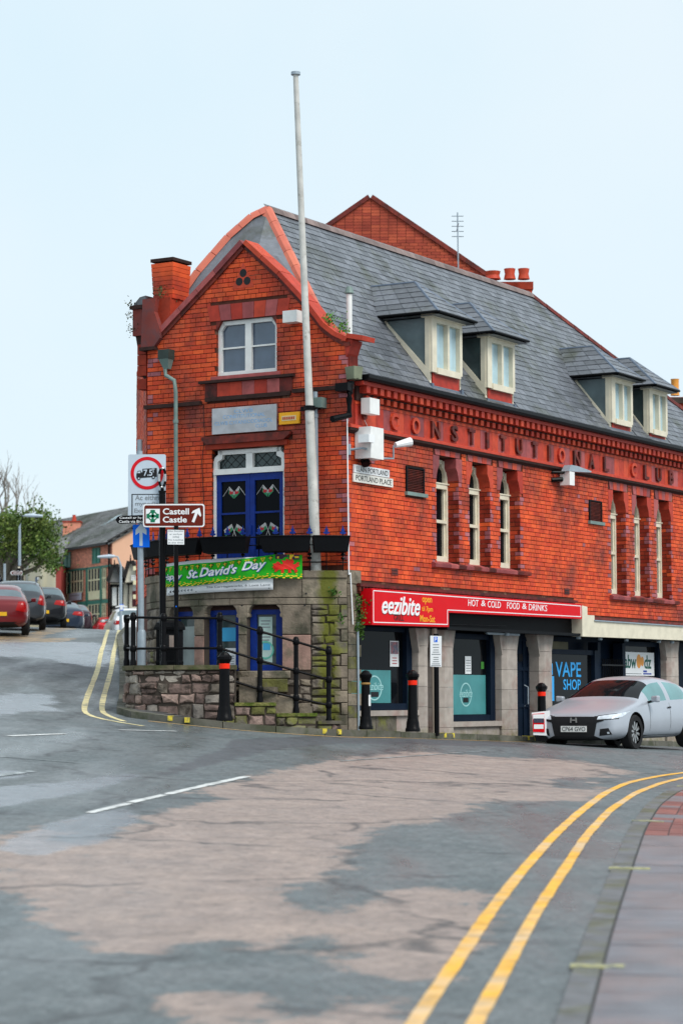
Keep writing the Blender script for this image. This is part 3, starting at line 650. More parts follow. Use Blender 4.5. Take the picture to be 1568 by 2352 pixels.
# body of the parapet behind the face
full = [(-4.27, 3.7), (0, 3.7), (0, 7.93)]+list(reversed(GRt[1:-1]))+list(reversed(GL))
mbp = MB(); mbp.poly([GG(a, -.32, z) for a, z in full])
for (a, z), (c, d) in zip(full, full[1:]+full[:1]): mbp.poly([GG(a, -.014, z), GG(c, -.014, d), GG(c, -.32, d), GG(a, -.32, z)])
recalc(mbp.build('parapet', m_brickd, BLD))
lay(GG, -4.27, 0, 3.86, 9.75, [GD, GW, (-2.95, -1.2, 6.98, 7.33), (-2.88, -1.22, 8.44, 8.80), (-3.0, -1.15, 6.2, 6.36)], gout, [-4.2, 0], front=0)
# side face of the gable end above the eaves, and the left flank
SID = lambda a, b, z: C+U*a+N*b+Zv*z
lay(SID, .0, .30, 7.3, 7.93, front=.0, purple_edges=[0])
LD = Vector((-.13, 1, 0)).normalized(); LO = GG(-4.27, 0, 0); LP = frame(LO, -LD, Vector((-1, -.13, 0)))
mb = MB(); mb.poly([LP(0, -.012, 0), LP(-4.8, -.012, 0), LP(-4.8, -.012, 8.3), LP(0, -.012, 8.3)]); e_ = LP(-4.8, -.012, 0); f_ = FF(ENDF, -.012, 0); g_ = C+V*6+U*ENDF; h_ = C+V*5.2+U*6
for p, q in ((e_, h_), (h_, g_), (g_, f_)): mb.poly([Vector((p.x, p.y, 0)), Vector((q.x, q.y, 0)), Vector((q.x, q.y, 7.3)), Vector((p.x, p.y, 7.3))])
mb.build('side_wall', m_mortar, BLD); lay(LP, -4.8, 0, 3.5, 8.3, front=0)
m_terrad2 = mat('weathered maroon block', (.24, .045, .035), .7, var=.35, ns=4, col2=(.12, .04, .04), mixs=2)
# coping
def coping(pts, wd, th, m, nm, over=.07, back=-.36):
    for (a, z), (c, d) in zip(pts, pts[1:]):
        L_ = math.hypot(c-a, d-z); k = max(1, round(L_/.55)); ux, uz = (c-a)/L_, (d-z)/L_; nx_, nz_ = -uz, ux
        if nz_ < 0: nx_, nz_ = -nx_, -nz_
        for i in range(k):
            s0 = L_*i/k+.004; s1 = L_*(i+1)/k-.004; j = random.uniform(-.004, .004)
            P4 = [(a+ux*s0, z+uz*s0), (a+ux*s1, z+uz*s1), (a+ux*s1+nx_*th, z+uz*s1+nz_*th), (a+ux*s0+nx_*th, z+uz*s0+nz_*th)]
            recalc(MB().prism(GG, P4, back, over+j).build(nm, m, BLD))
coping(GL[1:], 0, .10, m_terrap, 'coping_stone'); coping(GRt[:-1]+[(.02, 7.93), (.36, 7.86)], 0, .085, m_terra, 'coping_stone')
coping([(p[0]+.0, p[1]-.09) for p in GL[1:]], 0, .08, m_terrad, 'coping_moulding', over=.035, back=-.02); coping([(p[0], p[1]-.09) for p in GRt[:-1]]+[(.0, 7.86)], 0, .08, m_terrad, 'coping_moulding', over=.035, back=-.02)
recalc(MB().prism(GG, [(.0, 7.60), (.04, 7.66), (.08, 7.78), (.12, 7.86), (.12, 7.90), (-.05, 7.93)], -.34, .02).build('kneeler', m_terra, BLD))
recalc(MB().prism(GG, [(-4.36, 8.10), (-4.06, 8.10), (-3.93, 8.25), (-3.93, 8.42), (-4.06, 8.75), (-4.02, 9.0), (-4.32, 9.0)], -.4, .10).build('kneeler', m_terrad2, BLD))
recalc(MB().box(GG, -4.38, -4.04, -.42, .13, 8.04, 8.10).build('kneeler_course', m_soot_shade, BLD))
# chimney stack on the left kneeler and the capped pier beyond it
s_ = BLD
recalc(MB().hexa([GG(a, b, z) for z, e in ((8.2, 0), (9.02, 0)) for b in (-.55-e, -.02+e) for a in (-4.22-e, -3.78+e)]).build('chimney_base', m_brickd, BLD))
prof = [(9.0+.084*i, .0+.004*i) for i in range(9)]
for (z0, e0), (z1, e1) in zip(prof, prof[1:]):
    recalc(MB().hexa([GG(a, b, z) for z, e in ((z0+.004, e0), (z1-.004, e1)) for b in (-.58-e, -.06+e) for a in (-4.19-e, -3.76+e)]).build('chimney_course', m_brick, BLD))
recalc(MB().box(GG, -4.23, -3.72, -.63, -.02, 9.70, 9.76).build('chimney_cap', m_soot_shade, BLD))
mb = MB(); mb.box(GG, -4.66, -4.37, -.50, -.06, 8.36, 8.86); recalc(mb.build('pier', m_terrad2, BLD))
recalc(MB().box(GG, -4.70, -4.37, -.56, -.02, 8.86, 8.93).build('pier_cap', m_soot_shade, BLD)); recalc(MB().prism(GG, [(-4.66, 8.93), (-4.37, 8.93), (-4.37, 9.10), (-4.5, 9.08)], -.5, -.06).build('pier_top', m_slate, BLD))
recalc(MB().prism(GG, [(-4.62, 8.36), (-4.37, 8.36), (-4.37, 7.4), (-4.46, 7.6)], -.45, -.1).build('corbel', m_soot_shade, BLD))
for z in (8.2, 8.0, 7.8, 7.55): recalc(MB().box(GG, -4.55, -4.29, -.42, -.06, z-.20, z-.01).build('corbel_course', m_brickd, BLD))
# string courses on the gable
for a0, a1, z in ((-4.30, -3.05, 6.98), (-1.08, .14, 7.06)): recalc(MB().box(GG, a0, a1, -.02, .09, z-.03, z+.04).build('drip_moulding', m_soot_shade, BLD))
recalc(MB().box(GG, -3.08, -1.06, -.02, .10, 7.33, 7.38).build('drip_moulding', m_soot_shade, BLD))
for i in range(7):
    a0 = -2.98+i*.268; recalc(MB().box(GG, a0+.003, a0+.265, -.02, .03, 7.08, 7.325).build('frieze_tile', random.choice([m_terrap, m_terra, m_terrad]), BLD))
recalc(MB().box(GG, -2.96, -1.14, -.02, .06, 7.0, 7.075).build('drip_moulding', m_soot_shade, BLD))
for i in range(7):
    t0, t1 = i/7, (i+1)/7; x0 = -2.88+1.66*t0; x1 = -2.88+1.66*t1
    recalc(MB().prism(GG, [(x0+.004, 8.47), (x1-.004, 8.47), (x1-.004+(t1-.5)*.14, 8.76), (x0+.004+(t0-.5)*.14, 8.76)], -.1, .012+.004*(i % 2)).build('voussoir', [m_terra, m_terrap][i % 2], BLD))
recalc(MB().box(GG, -2.84, -1.36, -.1, .05, 7.38, 7.45).build('sill', m_terrap, BLD))
recalc(MB().prism(GG, [(-3.0, 6.30), (-2.9, 6.21), (-1.25, 6.21), (-1.12, 6.30), (-1.12, 6.35), (-3.0, 6.35)], -.02, .11).build('door_hood', m_terrad, BLD)); recalc(MB().box(GG, -2.95, -1.2, -.02, .06, 6.12, 6.21).build('door_hood', m_brickd, BLD))
a, z = -2.16, 9.2
for q, (da, dz) in enumerate(((0, .1), (-.085, -.05), (.085, -.05))): MB().disc(GG, a+da, z+dz, .075, -.02, .010, 12).build('trefoil_lobe', m_ink, BLD)
recalc(MB().prism(GG, [(a-.24, z-.17), (a+.24, z-.17), (a, z+.30)], -.03, .0075).build('trefoil_panel', m_terra, BLD))
for z in (3.9, 4.9, 5.6): recalc(MB().box(GG, -4.275, -4.1, -.05, .02, z, z+.12).build('quoin_brick', m_brickp, BLD))
# gable window
gw = empty('gable_window', (0, 0, 0)); gw.parent = BLD
a0, a1, z0, z1 = GW; b = -.10; mb = MB()
cc = .17
out = [(a0, z0), (a1, z0), (a1, z1-cc), (a1-cc*.6, z1), (a0+cc*.6, z1), (a0, z1-cc)]
for sg, e in ((1, a0), (-1, a1)):
    mb.box(GG, *(sorted((e, e+sg*.075))), b-.05, b+.03, z0, z1-cc); mb.prism(GG, [(e, z1-cc), (e+sg*.075, z1-cc), (e+sg*.15, z1-.07), (e+sg*.11, z1)], b-.05, b+.03)
mb.box(GG, a0+.10, a1-.10, b-.05, b+.03, z1-.075, z1); mb.box(GG, a0, a1, b-.05, b+.04, z0, z0+.08); c = (a0+a1)/2; mb.box(GG, c-.065, c+.065, b-.05, b+.035, z0+.08, z1-.075)
for sg in (-1, 1): mb.box(GG, *(sorted((c+sg*.065, c+sg*.575))), b-.03, b+.01, z0+.50, z0+.53)
recalc(mb.build('frame', m_white, gw)); MB().box(GG, a0+.02, a1-.02, b-.06, b-.03, z0, z1-.02).build('pane', mat('grey blue glass', (.07, .10, .15), .06, var=.2, spec=.9), gw)
for sg, e in ((1, a0), (-1, a1)): recalc(MB().prism(GG, [(e, z1-cc), (e+sg*.11, z1+.005), (e, z1+.005)], -.2, .0).build('head_block', m_terrad, BLD))
# blue double door with white fanlight
gd = empty('balcony_door', (0, 0, 0)); gd.parent = BLD
a0, a1, z0, z1 = GD; b = -.10; c = (a0+a1)/2; tz = 5.66
mb = MB()
mb.box(GG, a0, a1, b-.06, b+.06, tz, tz+.10); mb.box(GG, c-.07, c+.07, b-.06, b+.05, tz+.1, z1-.06); mb.box(GG, a0+.12, a1-.12, b-.06, b+.05, z1-.08, z1)
for sg, e in ((1, a0), (-1, a1)):
    mb.prism(GG, [(e, tz+.1), (e+sg*.09, tz+.1), (e+sg*.09, z1-.20), (e+sg*.19, z1-.15), (e+sg*.19, z1), (e+sg*.10, z1), (e+sg*.10, z1-.07), (e+sg*.03, z1-.12), (e, z1-.20)], b-.06, b+.05)
    mb.box(GG, *sorted((e, e+sg*.05)), b-.06, b+.05, z0, tz)
recalc(mb.build('frame', m_white, gd)); 
MB().box(GG, a0+.05, a1-.05, b-.05, b-.03, tz+.08, z1-.04).build('pane', m_glassg, gd)
lead = MB()
for s2 in (-1, 1):
    for i in range(-1, 9):
        x = a0+.05+i*.19
        p0, p1 = (x, tz+.1), (x+s2*.34, tz+.40)
        q = lambda v_: min(max(v_, a0+.1), a1-.1)
        lead.tube([GG(q(p0[0]), b-.025, p0[1]), GG(q(p1[0]), b-.025, p1[1])], .005, 4)
lead.build('leading', m_ink, gd)
for sg, x0, x1 in ((-1, a0+.05, c-.003), (1, c+.003, a1-.05)):
    d = empty('door_leaf', (0, 0, 0)); d.parent = gd; st = .095
    mb = MB(); mb.box(GG, x0, x0+st, b-.04, b+.02, z0, tz); mb.box(GG, x1-st, x1, b-.04, b+.02, z0, tz); mb.box(GG, x0+st, x1-st, b-.04, b+.02, tz-.13, tz); mb.box(GG, x0+st, x1-st, b-.03, b+.015, 4.93, 4.965)
    mb.box(GG, x0+st, x1-st, b-.04, b+.01, z0, 4.28); mb.box(GG, x0+.5*(x1-x0)-.03, x0+.5*(x1-x0)+.03, b-.04, b+.02, z0, 4.28)
    o = recalc(mb.build('door_leaf', m_blue, gd)); bpy.data.objects.remove(d)
    MB().box(GG, x0+st, x1-st, b-.03, b-.015, 4.28, tz-.13).build('pane', m_glass, gd)
    m_wgreen = bpy.data.materials.get('flag green') or mat('flag green', (.03, .22, .10), .6, var=.1); m_wred = bpy.data.materials.get('flag red') or mat('flag red', (.42, .02, .03), .6, var=.1)
    m_wwhite = bpy.data.materials.get('flag white') or mat('flag white', (.42, .42, .42), .6, var=.1)
    cx_ = (x0+x1)/2
    for zc, up in ((5.22, 1), (4.62, -1)):
        for s2 in (-1, 1):
            bb = b-.012
            if up > 0: st0, st1 = (cx_+s2*.24, zc+.05), (cx_+s2*.10, zc+.22)
            else: st0, st1 = (cx_-s2*.06, zc-.14), (cx_+s2*.06, zc+.14)
            MB().tube([GG(st0[0], bb, st0[1]), GG(st1[0], bb, st1[1])], .006, 5).build('flag_stick', m_wwhite, gd)
            f0 = st1; dx, dz = (-s2*.0, -.0) if up > 0 else (s2*.15, -.07)
            if up > 0: P1 = [(f0[0], f0[1]), (f0[0]-s2*.10, f0[1]-.10), (f0[0]-s2*.09, f0[1]-.22), (f0[0]+s2*.02, f0[1]-.12)]
            else: P1 = [(f0[0], f0[1]), (f0[0]+s2*.16, f0[1]-.10), (f0[0]+s2*.12, f0[1]-.22), (f0[0]-s2*.03, f0[1]-.11)]
            midp = lambda p, q: ((p[0]+q[0])/2, (p[1]+q[1])/2)
            MB().prism(GG, P1, bb, bb+.003).build('small_flag', m_wwhite, gd)
            MB().prism(GG, [midp(P1[0], P1[3]), midp(P1[1], P1[2]), P1[2], P1[3]], bb+.003, bb+.005).build('small_flag_stripe', m_wgreen, gd)
            cxm = sum(p[0] for p in P1)/4; czm = sum(p[1] for p in P1)/4
            MB().prism(GG, [(cxm-.045, czm-.02), (cxm-.01, czm-.035), (cxm+.045, czm-.01), (cxm+.03, czm+.03), (cxm, czm+.012), (cxm-.03, czm+.045)], bb+.005, bb+.007).build('small_flag_emblem', m_wred, gd)
MB().box(GG, c-.03, c+.035, b+.02, b+.05, 4.55, 4.72).build('door_lock', m_blue, gd)
# ---- bricks: the nearest 300 are parts, the rest one piece of real geometry per colour
cube = bpy.data.meshes.new('brick'); bmc = bmesh.new(); bmesh.ops.create_cube(bmc, size=1); bmc.to_mesh(cube); bmc.free(); cube.materials.append(m_brick)
cubep = cube.copy(); cubep.materials.clear(); cubep.materials.append(m_brickp)
def bkey(t): P, a0, a1, b0, b1, z0, z1, k = t; c = P((a0+a1)/2, b1, (z0+z1)/2); return -(a1-a0)*(.88 if P is GG else .5)*1000/c.y if P in (GG, FF) else 0
order = sorted(range(len(BRICKS)), key=lambda i: bkey(BRICKS[i]))
rest = {'r': MB(), 'p': MB(), 'd': MB()}; bw = WL(BLD)
for rank, i in enumerate(order):
    P, a0, a1, b0, b1, z0, z1, k = BRICKS[i]
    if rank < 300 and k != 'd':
        o = bpy.data.objects.new('brick', cube if k == 'r' else cubep); COL.objects.link(o)
        c = P((a0+a1)/2, (b0+b1)/2, (z0+z1)/2); ax = (P(1, 0, 0)-P(0, 0, 0)); ou = (P(0, 1, 0)-P(0, 0, 0))
        o.parent = BLD; o.location = c-bw; o.rotation_euler = (0, 0, math.atan2(ax.y, ax.x)); o.scale = (a1-a0, b1-b0, z1-z0)
    else: rest[k].box(P, a0, a1, b0, b1, z0, z1)
recalc(rest['r'].build('brickwork', m_brick, BLD, kind='stuff')); recalc(rest['d'].build('sooty_shaded_brickwork', m_brickd, BLD, kind='stuff')); recalc(rest['p'].build('purple_brickwork', m_brickp, BLD, kind='stuff'))  # dark jamb bricks hold soot and painted reveal shade
# ---- roof
RF = lambda a, s, z: C+U*a+V*s+Zv*z
apex = RF(HR, SW, RIDGE); far = RF(13.1, SW, RIDGE); eav = lambda a: RF(a, -.22, H0-.28)
SL_ = (RIDGE-H0)/SW
mb = MB()
mb.poly([RF(0, 0, H0), RF(ENDF, 0, H0), far, apex]); HL = [apex, at(578, 498, 44.0), at(524, 545, 43.97), at(455, 624, 43.9), at(390, 716, 43.85)]
for p, q in zip(HL, HL[1:]): mb.poly([RF(.02, 2.1, 8.9), p, q])
mb.poly([RF(0, 0, H0), apex, RF(.02, 2.1, 8.9)])
mb.poly([apex, far, RF(ENDF-2, 5.4, H0), RF(5, 5.0, H0), HL[-1]]); mb.poly([far, RF(ENDF, 0, H0), RF(ENDF-2, 5.4, H0)])
mb.poly([RF(0, 0, H0), RF(ENDF, 0, H0), RF(ENDF, -.22, H0-.05), RF(0, -.22, H0-.05)])
mb.poly([RF(.1, 2.13, 9.78), RF(1.3, 2.13, 9.78), RF(.1, .3, 7.9)]); mb.poly([RF(.1, 2.13, 9.78), RF(1.3, 2.13, 9.78), RF(.1, 3.95, 8.1)])
mb.build('roof', m_slate, BLD)
DORM = [(3.43, 4.65, 7.80, 8.80), (5.72, 6.92, 7.76, 8.72), (11.65, 12.78, 7.66, 8.60), (13.72, 14.75, 7.63, 8.58)]
mn = Vector(N*(RIDGE-H0)+Zv*SW).normalized()
slates = []
gs = .165; row = 0; s = -.20
Lsl = math.hypot(SW, RIDGE-H0); ud = (V*SW+Zv*(RIDGE-H0)).normalized()
t = -.12
while t < Lsl-.02:
    f = max(0, t)/Lsl; lo = max(.31, HR*f); hi = ENDF-(ENDF-13.1)*f; x = lo-(.14 if row % 2 else 0)
    while x < hi:
        x0, x1 = max(x, lo)+.004, min(x+.28, hi)-.004
        sz = H0+(t/Lsl)*(RIDGE-H0); ss = t/Lsl*SW
        if x1-x0 > .05 and not any(d[0]-.02 < (x0+x1)/2 < d[1]+.02 and ss > .12 and sz < d[3]+.2 for d in DORM):
            slates.append((x0, x1, t, row))
        x += .28
    t += gs; row += 1
restm = MB(); cnt = 0
def slate(x0, x1, t, mbx):
    o = C+Zv*H0; j = random.uniform(-.002, .003)
    lo_, up_ = o+ud*t, o+ud*(t+gs*1.25)
    mbx.hexa([lo_+U*x0+mn*.006, lo_+U*x1+mn*.006, up_+U*x0+mn*.002, up_+U*x1+mn*.002, lo_+U*x0+mn*(.020+j), lo_+U*x1+mn*(.020+j), up_+U*x0+mn*.008, up_+U*x1+mn*.008])
for i, sl__ in enumerate(sorted(slates, key=lambda q: q[2]+abs(q[0]-6)*.25)):
    if i < 300: mbx = MB(); slate(*sl__[:3], mbx); recalc(mbx.build('slate', m_slate, BLD))
    else: slate(*sl__[:3], restm)
recalc(restm.build('slating', m_slate, BLD, kind='stuff'))
def tiles(p0, p1, w, m, nm, n_):
    p0, p1 = Vector(p0), Vector(p1); d = (p1-p0).normalized(); sd = d.cross(Zv).normalized(); upn = sd.cross(d)
    for i in range(n_):
        q0 = p0+(p1-p0)*((i+.015)/n_); q1 = p0+(p1-p0)*((i+.985)/n_); pts = []
        for q, k_ in ((q0, 1), (q1, 1.05)):
            pts.append([q-sd*w*k_-upn*.06, q-sd*w*.55*k_+upn*.04, q+upn*.075*k_, q+sd*w*.55*k_+upn*.04, q+sd*w*k_-upn*.06])
        mb = MB(); mb.v = pts[0]+pts[1]; mb.f = [(j, j+1, j+6, j+5) for j in range(4)]+[(4, 3, 2, 1, 0), (5, 6, 7, 8, 9), (0, 5, 9, 4)]; recalc(mb.build(nm, m, BLD))
tiles(RF(.35, .45, 7.9), apex, .13, m_salmon, 'hip_tile', 9); [tiles(q, p, .12, m_salmon, 'hip_tile', 2) for p, q in zip(HL, HL[1:])]; tiles(apex, far, .1, mat('weathered ridge tile', (.20, .15, .14), .7, var=.3, island=.3), 'ridge_tile', 26); tiles(RF(ENDF, 0, H0), far, .1, m_terrad, 'hip_tile', 18)
recalc(MB().box(RF, .05, .36, -.02, .3, 7.1, 7.9).build('parapet_end', m_brickd, BLD))
# dormers
m_cheek = mat('grey cheek glazing', (.11, .15, .16), .08, var=.3, ns=3, spec=.5)
def sroof(z): return (z-H0)/SL_
for di, (a0, a1, z0, z1) in enumerate(DORM):
    d = empty('dormer_window', (0, 0, 0)); d.parent = BLD; f = .2; w = a1-a0; nf = lambda a, b, z: RF(a, f-b, z)
    zr = H0+f*SL_
    # brick apron and lead flashing
    recalc(MB().box(nf, a0+.10, a1-.02, -.3, .0, zr-.1, z0-.02).build('apron', m_terra, d))
    recalc(MB().box(nf, a0+.02, a1+.02, -.2, .03, zr-.16, zr-.02).build('flashing', m_lead, d))
    mb = MB(); mb.box(nf, a0, a0+.19, -.1, .05, z0-.04, z1); mb.box(nf, a1-.10, a1, -.1, .05, z0, z1); mb.box(nf, a0+.19, a1-.1, -.1, .07, z0-.06, z0+.06); mb.box(nf, a0+.19, a1-.1, -.1, .05, z1-.08, z1)
    c = (a0+.19+a1-.1)/2; mb.box(nf, c-.04, c+.04, -.1, .055, z0+.06, z1-.08); mb.box(nf, a0-.05, a1+.05, -.16, .10, z1, z1+.07); recalc(mb.build('frame', m_cream, d))
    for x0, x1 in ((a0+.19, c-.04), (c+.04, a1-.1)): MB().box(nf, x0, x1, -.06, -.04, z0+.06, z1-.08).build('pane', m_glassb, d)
    sb = sroof(z1)
    for aa, sg in ((a0, -1), (a1, 1)):
        CH = (lambda aa, sg: (lambda s_, b_, z_: RF(aa+sg*b_, s_, z_)))(aa, sg)
        recalc(MB().prism(CH, [(f+.02, z0-.28), (f+.02, z1), (sb, z1)], -.06, -.02).build('cheek_pane', m_cheek if di % 2 == 0 else m_glassg, d))
        mb = MB(); mb.prism(CH, [(f, z0-.25), (f+.09, z0-.12), (sb, z1-.02), (sb-.04, z1+.01), (f+.08, z0+.05), (f, z0+.0)], -.05, .015); mb.prism(CH, [(f, z0-.2), (f+.1, z0-.12), (f+.1, z1), (f, z1)], -.05, .012); recalc(mb.build('cheek_frame', m_cream, d))
        recalc(MB().prism(CH, [(f-.06, zr-.18), (f-.06, z0-.26), (f, z0-.26), (sb, z1-.03), (sb+.05, z1-.05), (f+.02, zr-.2)], -.05, .03).build('flashing_board', m_lead, d))
    zt = z1+.07; rz = zt+.75; e = .17; sf = f-.28; sbk = sroof(zt)+.05; c = (a0+a1)/2; sr = sroof(rz); rs = .95
    mb = MB(); A_, B_, Cc, D_ = RF(a0-e, sf, zt), RF(a1+e, sf, zt), RF(a1+e, sbk, zt), RF(a0-e, sbk, zt); R1, R2 = RF(c, rs-.1, rz), RF(c, sr+.1, rz)
    mb.poly([A_, B_, R1]); mb.poly([A_, R1, R2, D_]); mb.poly([B_, Cc, R2, R1]); mb.poly([A_-Zv*.05, B_-Zv*.05, Cc-Zv*.05, D_-Zv*.05])
    recalc(mb.build('roof', m_slate, d))
    def face_slates(p0, p1, q0, q1, name, rows):    # p: eave ends, q: top ends
        for r_ in range(rows):
            f0, f1 = r_/rows, (r_+1.15)/rows
            l0, l1 = p0.lerp(q0, f0), p1.lerp(q1, f0); m0, m1 = p0.lerp(q0, min(f1, 1)), p1.lerp(q1, min(f1, 1))
            k = max(1, int((l1-l0).length/.28)); nrm = (p1-p0).cross(q0-p0).normalized(); nrm = nrm if nrm.z > 0 else -nrm
            mbx = MB()
            for i in range(k):
                u0, u1 = (i+.02)/k, (i+.98)/k; t0, t1 = m0.lerp(m1, u0), m0.lerp(m1, u1); g0, g1 = l0.lerp(l1, u0), l0.lerp(l1, u1)
                mbx.hexa([g0+nrm*.004, g1+nrm*.004, t0+nrm*.002, t1+nrm*.002, g0+nrm*.02, g1+nrm*.02, t0+nrm*.008, t1+nrm*.008])
            recalc(mbx.build(name, m_slate, d))
    face_slates(A_, B_, R1, R1+U*.01, 'slate_course', 6); face_slates(D_, A_, R2, R1, 'slate_course', 6)
    mb = MB(); mb.tube([A_, B_], .028, 6); mb.tube([D_, A_], .028, 6); mb.tube([B_, Cc], .028, 6); mb.build('eaves_edge', m_black, d)
    mb = MB(); mb.tube([A_, R1, R2], .03, 6); mb.tube([B_, R1], .03, 6); mb.build('hip_roll', m_lead, d)
# flue
p = RF(1.15, .62, H0+.62*SL_); mb = MB(); mb.tube([p-Zv*.1, p+Zv*.88], .055, 10); mb.build('flue_pipe', m_white, BLD, smooth=True); MB().tube([p+Zv*.9, p+Zv*1.02], .09, 10, .05).build('flue_cowl', m_pipeg, BLD)
mb = MB(); mb.lathe(p-Zv*.08, [(.13, -.05), (.10, .05), (.06, .1)]); mb.build('flue_flashing', m_black, BLD)
# ------------------------------------------------------------ stone bay and ground floor of the club
BWIN = [(onB(388, 1450)[0], onB(447, 1450)[0]), (onB(468, 1450)[0], onB(548, 1450)[0]), (onB(567, 1450)[0], onB(648, 1450)[0])]
ZB0, ZB1 = 2.10, 3.24
bh = [(a, b, ZB0, ZB1) for a, b in BWIN]
BE = BR*math.radians(49.5)
mb = MB(); cells(mb, BB, -BE, BE, .6, 3.70, bh, -.02, step=.22)
for h in bh: reveals(mb, BB, h, -.02, .3)
recalc(mb.build('bay_wall', m_gap, BLD))
mb = MB(); k = 22
for i in range(k):
    f0, f1 = -BE+2*BE*i/k, -BE+2*BE*(i+1)/k
    q0, q1 = BB(f0, 0, 0), BB(f1, 0, 0)
    i0, i1 = C+V*(2.135-(f0/BE)*2.135), C+V*(2.135-(f1/BE)*2.135)
    mb.hexa([Vector((p.x, p.y, z)) for z in (3.66, 3.80) for pr in ((q0, q1), (i0, i1)) for p in pr])
recalc(mb.build('balcony_slab', m_stone, BLD))
stones = []
def stone(a0, a1, z0, z1, b1, m, g=.006): stones.append((a0+g, a1-g, z0+g, z1-g, b1, m))
# ashlar courses
def course(z0, z1, aa, m, b1=.0):
    for p, q in zip(aa, aa[1:]): stone(p, q, z0, z1, b1+random.uniform(0, .006), m)
sp = lambda n_, a0=-BE, a1=BE, j=.08: [a0]+[a0+(a1-a0)*(i+random.uniform(-j, j))/n_ for i in range(1, n_)]+[a1]
course(3.70, 3.84, sp(6), m_stone, .03); course(3.36, 3.70, sp(6), m_stone, .0)
lint = [-BE, BWIN[0][0]-.25, (BWIN[0][1]+BWIN[1][0])/2, (BWIN[1][1]+BWIN[2][0])/2-.25, (BWIN[1][1]+BWIN[2][0])/2+.2, BWIN[2][1]+.42, BWIN[2][1]+.98, BE]
for p, q in zip(lint, lint[1:]): stone(p, q, ZB1+.0, 3.36, .004, m_stone)
# mullion piers and jambs
for p, q, m in ((BWIN[0][0]-.30, BWIN[0][0], m_stone), (BWIN[0][1], BWIN[1][0], m_pink), (BWIN[1][1], BWIN[2][0], m_stone), (BWIN[2][1], BWIN[2][1]+.50, m_stone)):
    stone(p, q, 2.72, ZB1, .012, m_stone)
    stone(p, q, ZB0, 2.72, .010, m_pink if q-p > .4 else m)
    for e, sg in ((p, 1), (q, -1)):
        if q-p < .3 or True: pass
for (a0, a1) in BWIN:      # shouldered corners of each opening
    for sg, e in ((1, a0), (-1, a1)):
        recalc(MB().prism(BB, [(e, ZB1), (e+sg*.10, ZB1), (e+sg*.05, ZB1-.05), (e+sg*.02, ZB1-.14), (e+sg*.035, ZB1-.16), (e+sg*.035, ZB1-.20), (e, ZB1-.22)], -.28, .01).build('shoulder_stone', m_stone, BLD))
stone(BWIN[1][0]-.1, BWIN[2][1]+.15, 1.96, ZB0, .03, m_stone); stone(BWIN[0][0]-.2, BWIN[1][0]-.1, 1.96, ZB0, .03, m_stone)
stone(BWIN[2][0]-.02, BWIN[2][1]+.1, 1.72, 1.96, .06, m_mossst)
# rubble
def rubble(P, a0, a1, z0, z1, lst, mats, hmin=.12, hmax=.22, wmin=.18, wmax=.46, bj=.035, g=.010, skip=None):
    z = z0
    while z < z1-.04:
        h = min(random.uniform(hmin, hmax), z1-z)
        if z1-(z+h) < .06: h = z1-z
        a = a0
        while a < a1-.02:
            w = random.uniform(wmin, wmax)
            if a1-(a+w) < wmin*.6: w = a1-a
            if not skip or not skip(a+w/2, z+h/2):
                m = mats(a+w/2, z+h/2)
                if h > .17 and w > .25 and random.random() < .35:
                    s_ = h*random.uniform(.4, .6); lst.append((P, a+g, a+w-g, z+g, z+s_-g*.6, random.uniform(-bj, bj)*.6, m)); lst.append((P, a+g, a+w-g, z+s_+g*.6, z+h-g, random.uniform(-bj, bj)*.6, m))
                else: lst.append((P, a+g, a+w-g, z+g, z+h-g, random.uniform(-bj, bj)*.6, m))
            a += w
        z += h
RB = []
rub_m = lambda a, z: m_mossst if (random.random() < (.8 if abs(a-BE*.86) < .13 else .0)+(.5 if z < 1.3 else .04)) else (m_rubble if random.random() < .75 else m_stone)
rubble(BB, BWIN[2][1]+.5, BE-.12, .9, 3.24, RB, rub_m)
rubble(BB, BWIN[0][1], BWIN[2][1]+.5, .9, 1.95, RB, rub_m, skip=lambda a, z: z > 1.72 and BWIN[2][0] < a < BWIN[2][1]+.1)
rubble(BB, -BE, BWIN[0][0]-.3, .9, 3.24, RB, rub_m)
for i in range(11): stone(BE-.12-(.12 if i % 2 else 0), BE+.0, .9+i*.2127, .9+(i+1)*.2127, .02, m_mossst if random.random() < .15 else m_stone)
def rock(P, a0, a1, z0, z1, b, m, parent, depth=.14, rnd=.018):
    mb = MB(); am, zm = (a0+a1)/2, (z0+z1)/2; w, h = a1-a0, z1-z0; j = lambda: random.uniform(-rnd, rnd)*.8
    ring0 = [(a0, z0), (am, z0), (a1, z0), (a1, zm), (a1, z1), (am, z1), (a0, z1), (a0, zm)]
    ring0 = [(a+j(), z+j()) for a, z in ring0]; c_ = min(w, h)*.22
    ring1 = [(am+(a-am)*(1-c_/w), zm+(z-zm)*(1-c_/h)) for a, z in ring0]
    mb.v = [P(a, b-depth, z) for a, z in ring0]+[P(a, b-.018, z) for a, z in ring0]+[P(a, b+random.uniform(.0, .012), z) for a, z in ring1]+[P(am, b+random.uniform(.01, .025), zm)]
    for k0 in (0, 8):
        for i in range(8): mb.f.append((k0+i, k0+(i+1) % 8, k0+8+(i+1) % 8, k0+8+i))
    for i in range(8): mb.f.append((16+i, 16+(i+1) % 8, 24))
    return recalc(mb.build('stone', m, parent))
for P, a0, a1, z0, z1, b, m in RB:
    if BB(a0, 0, 0).x > -3.6: rock(P, a0, a1, z0, z1, b, m, BLD)
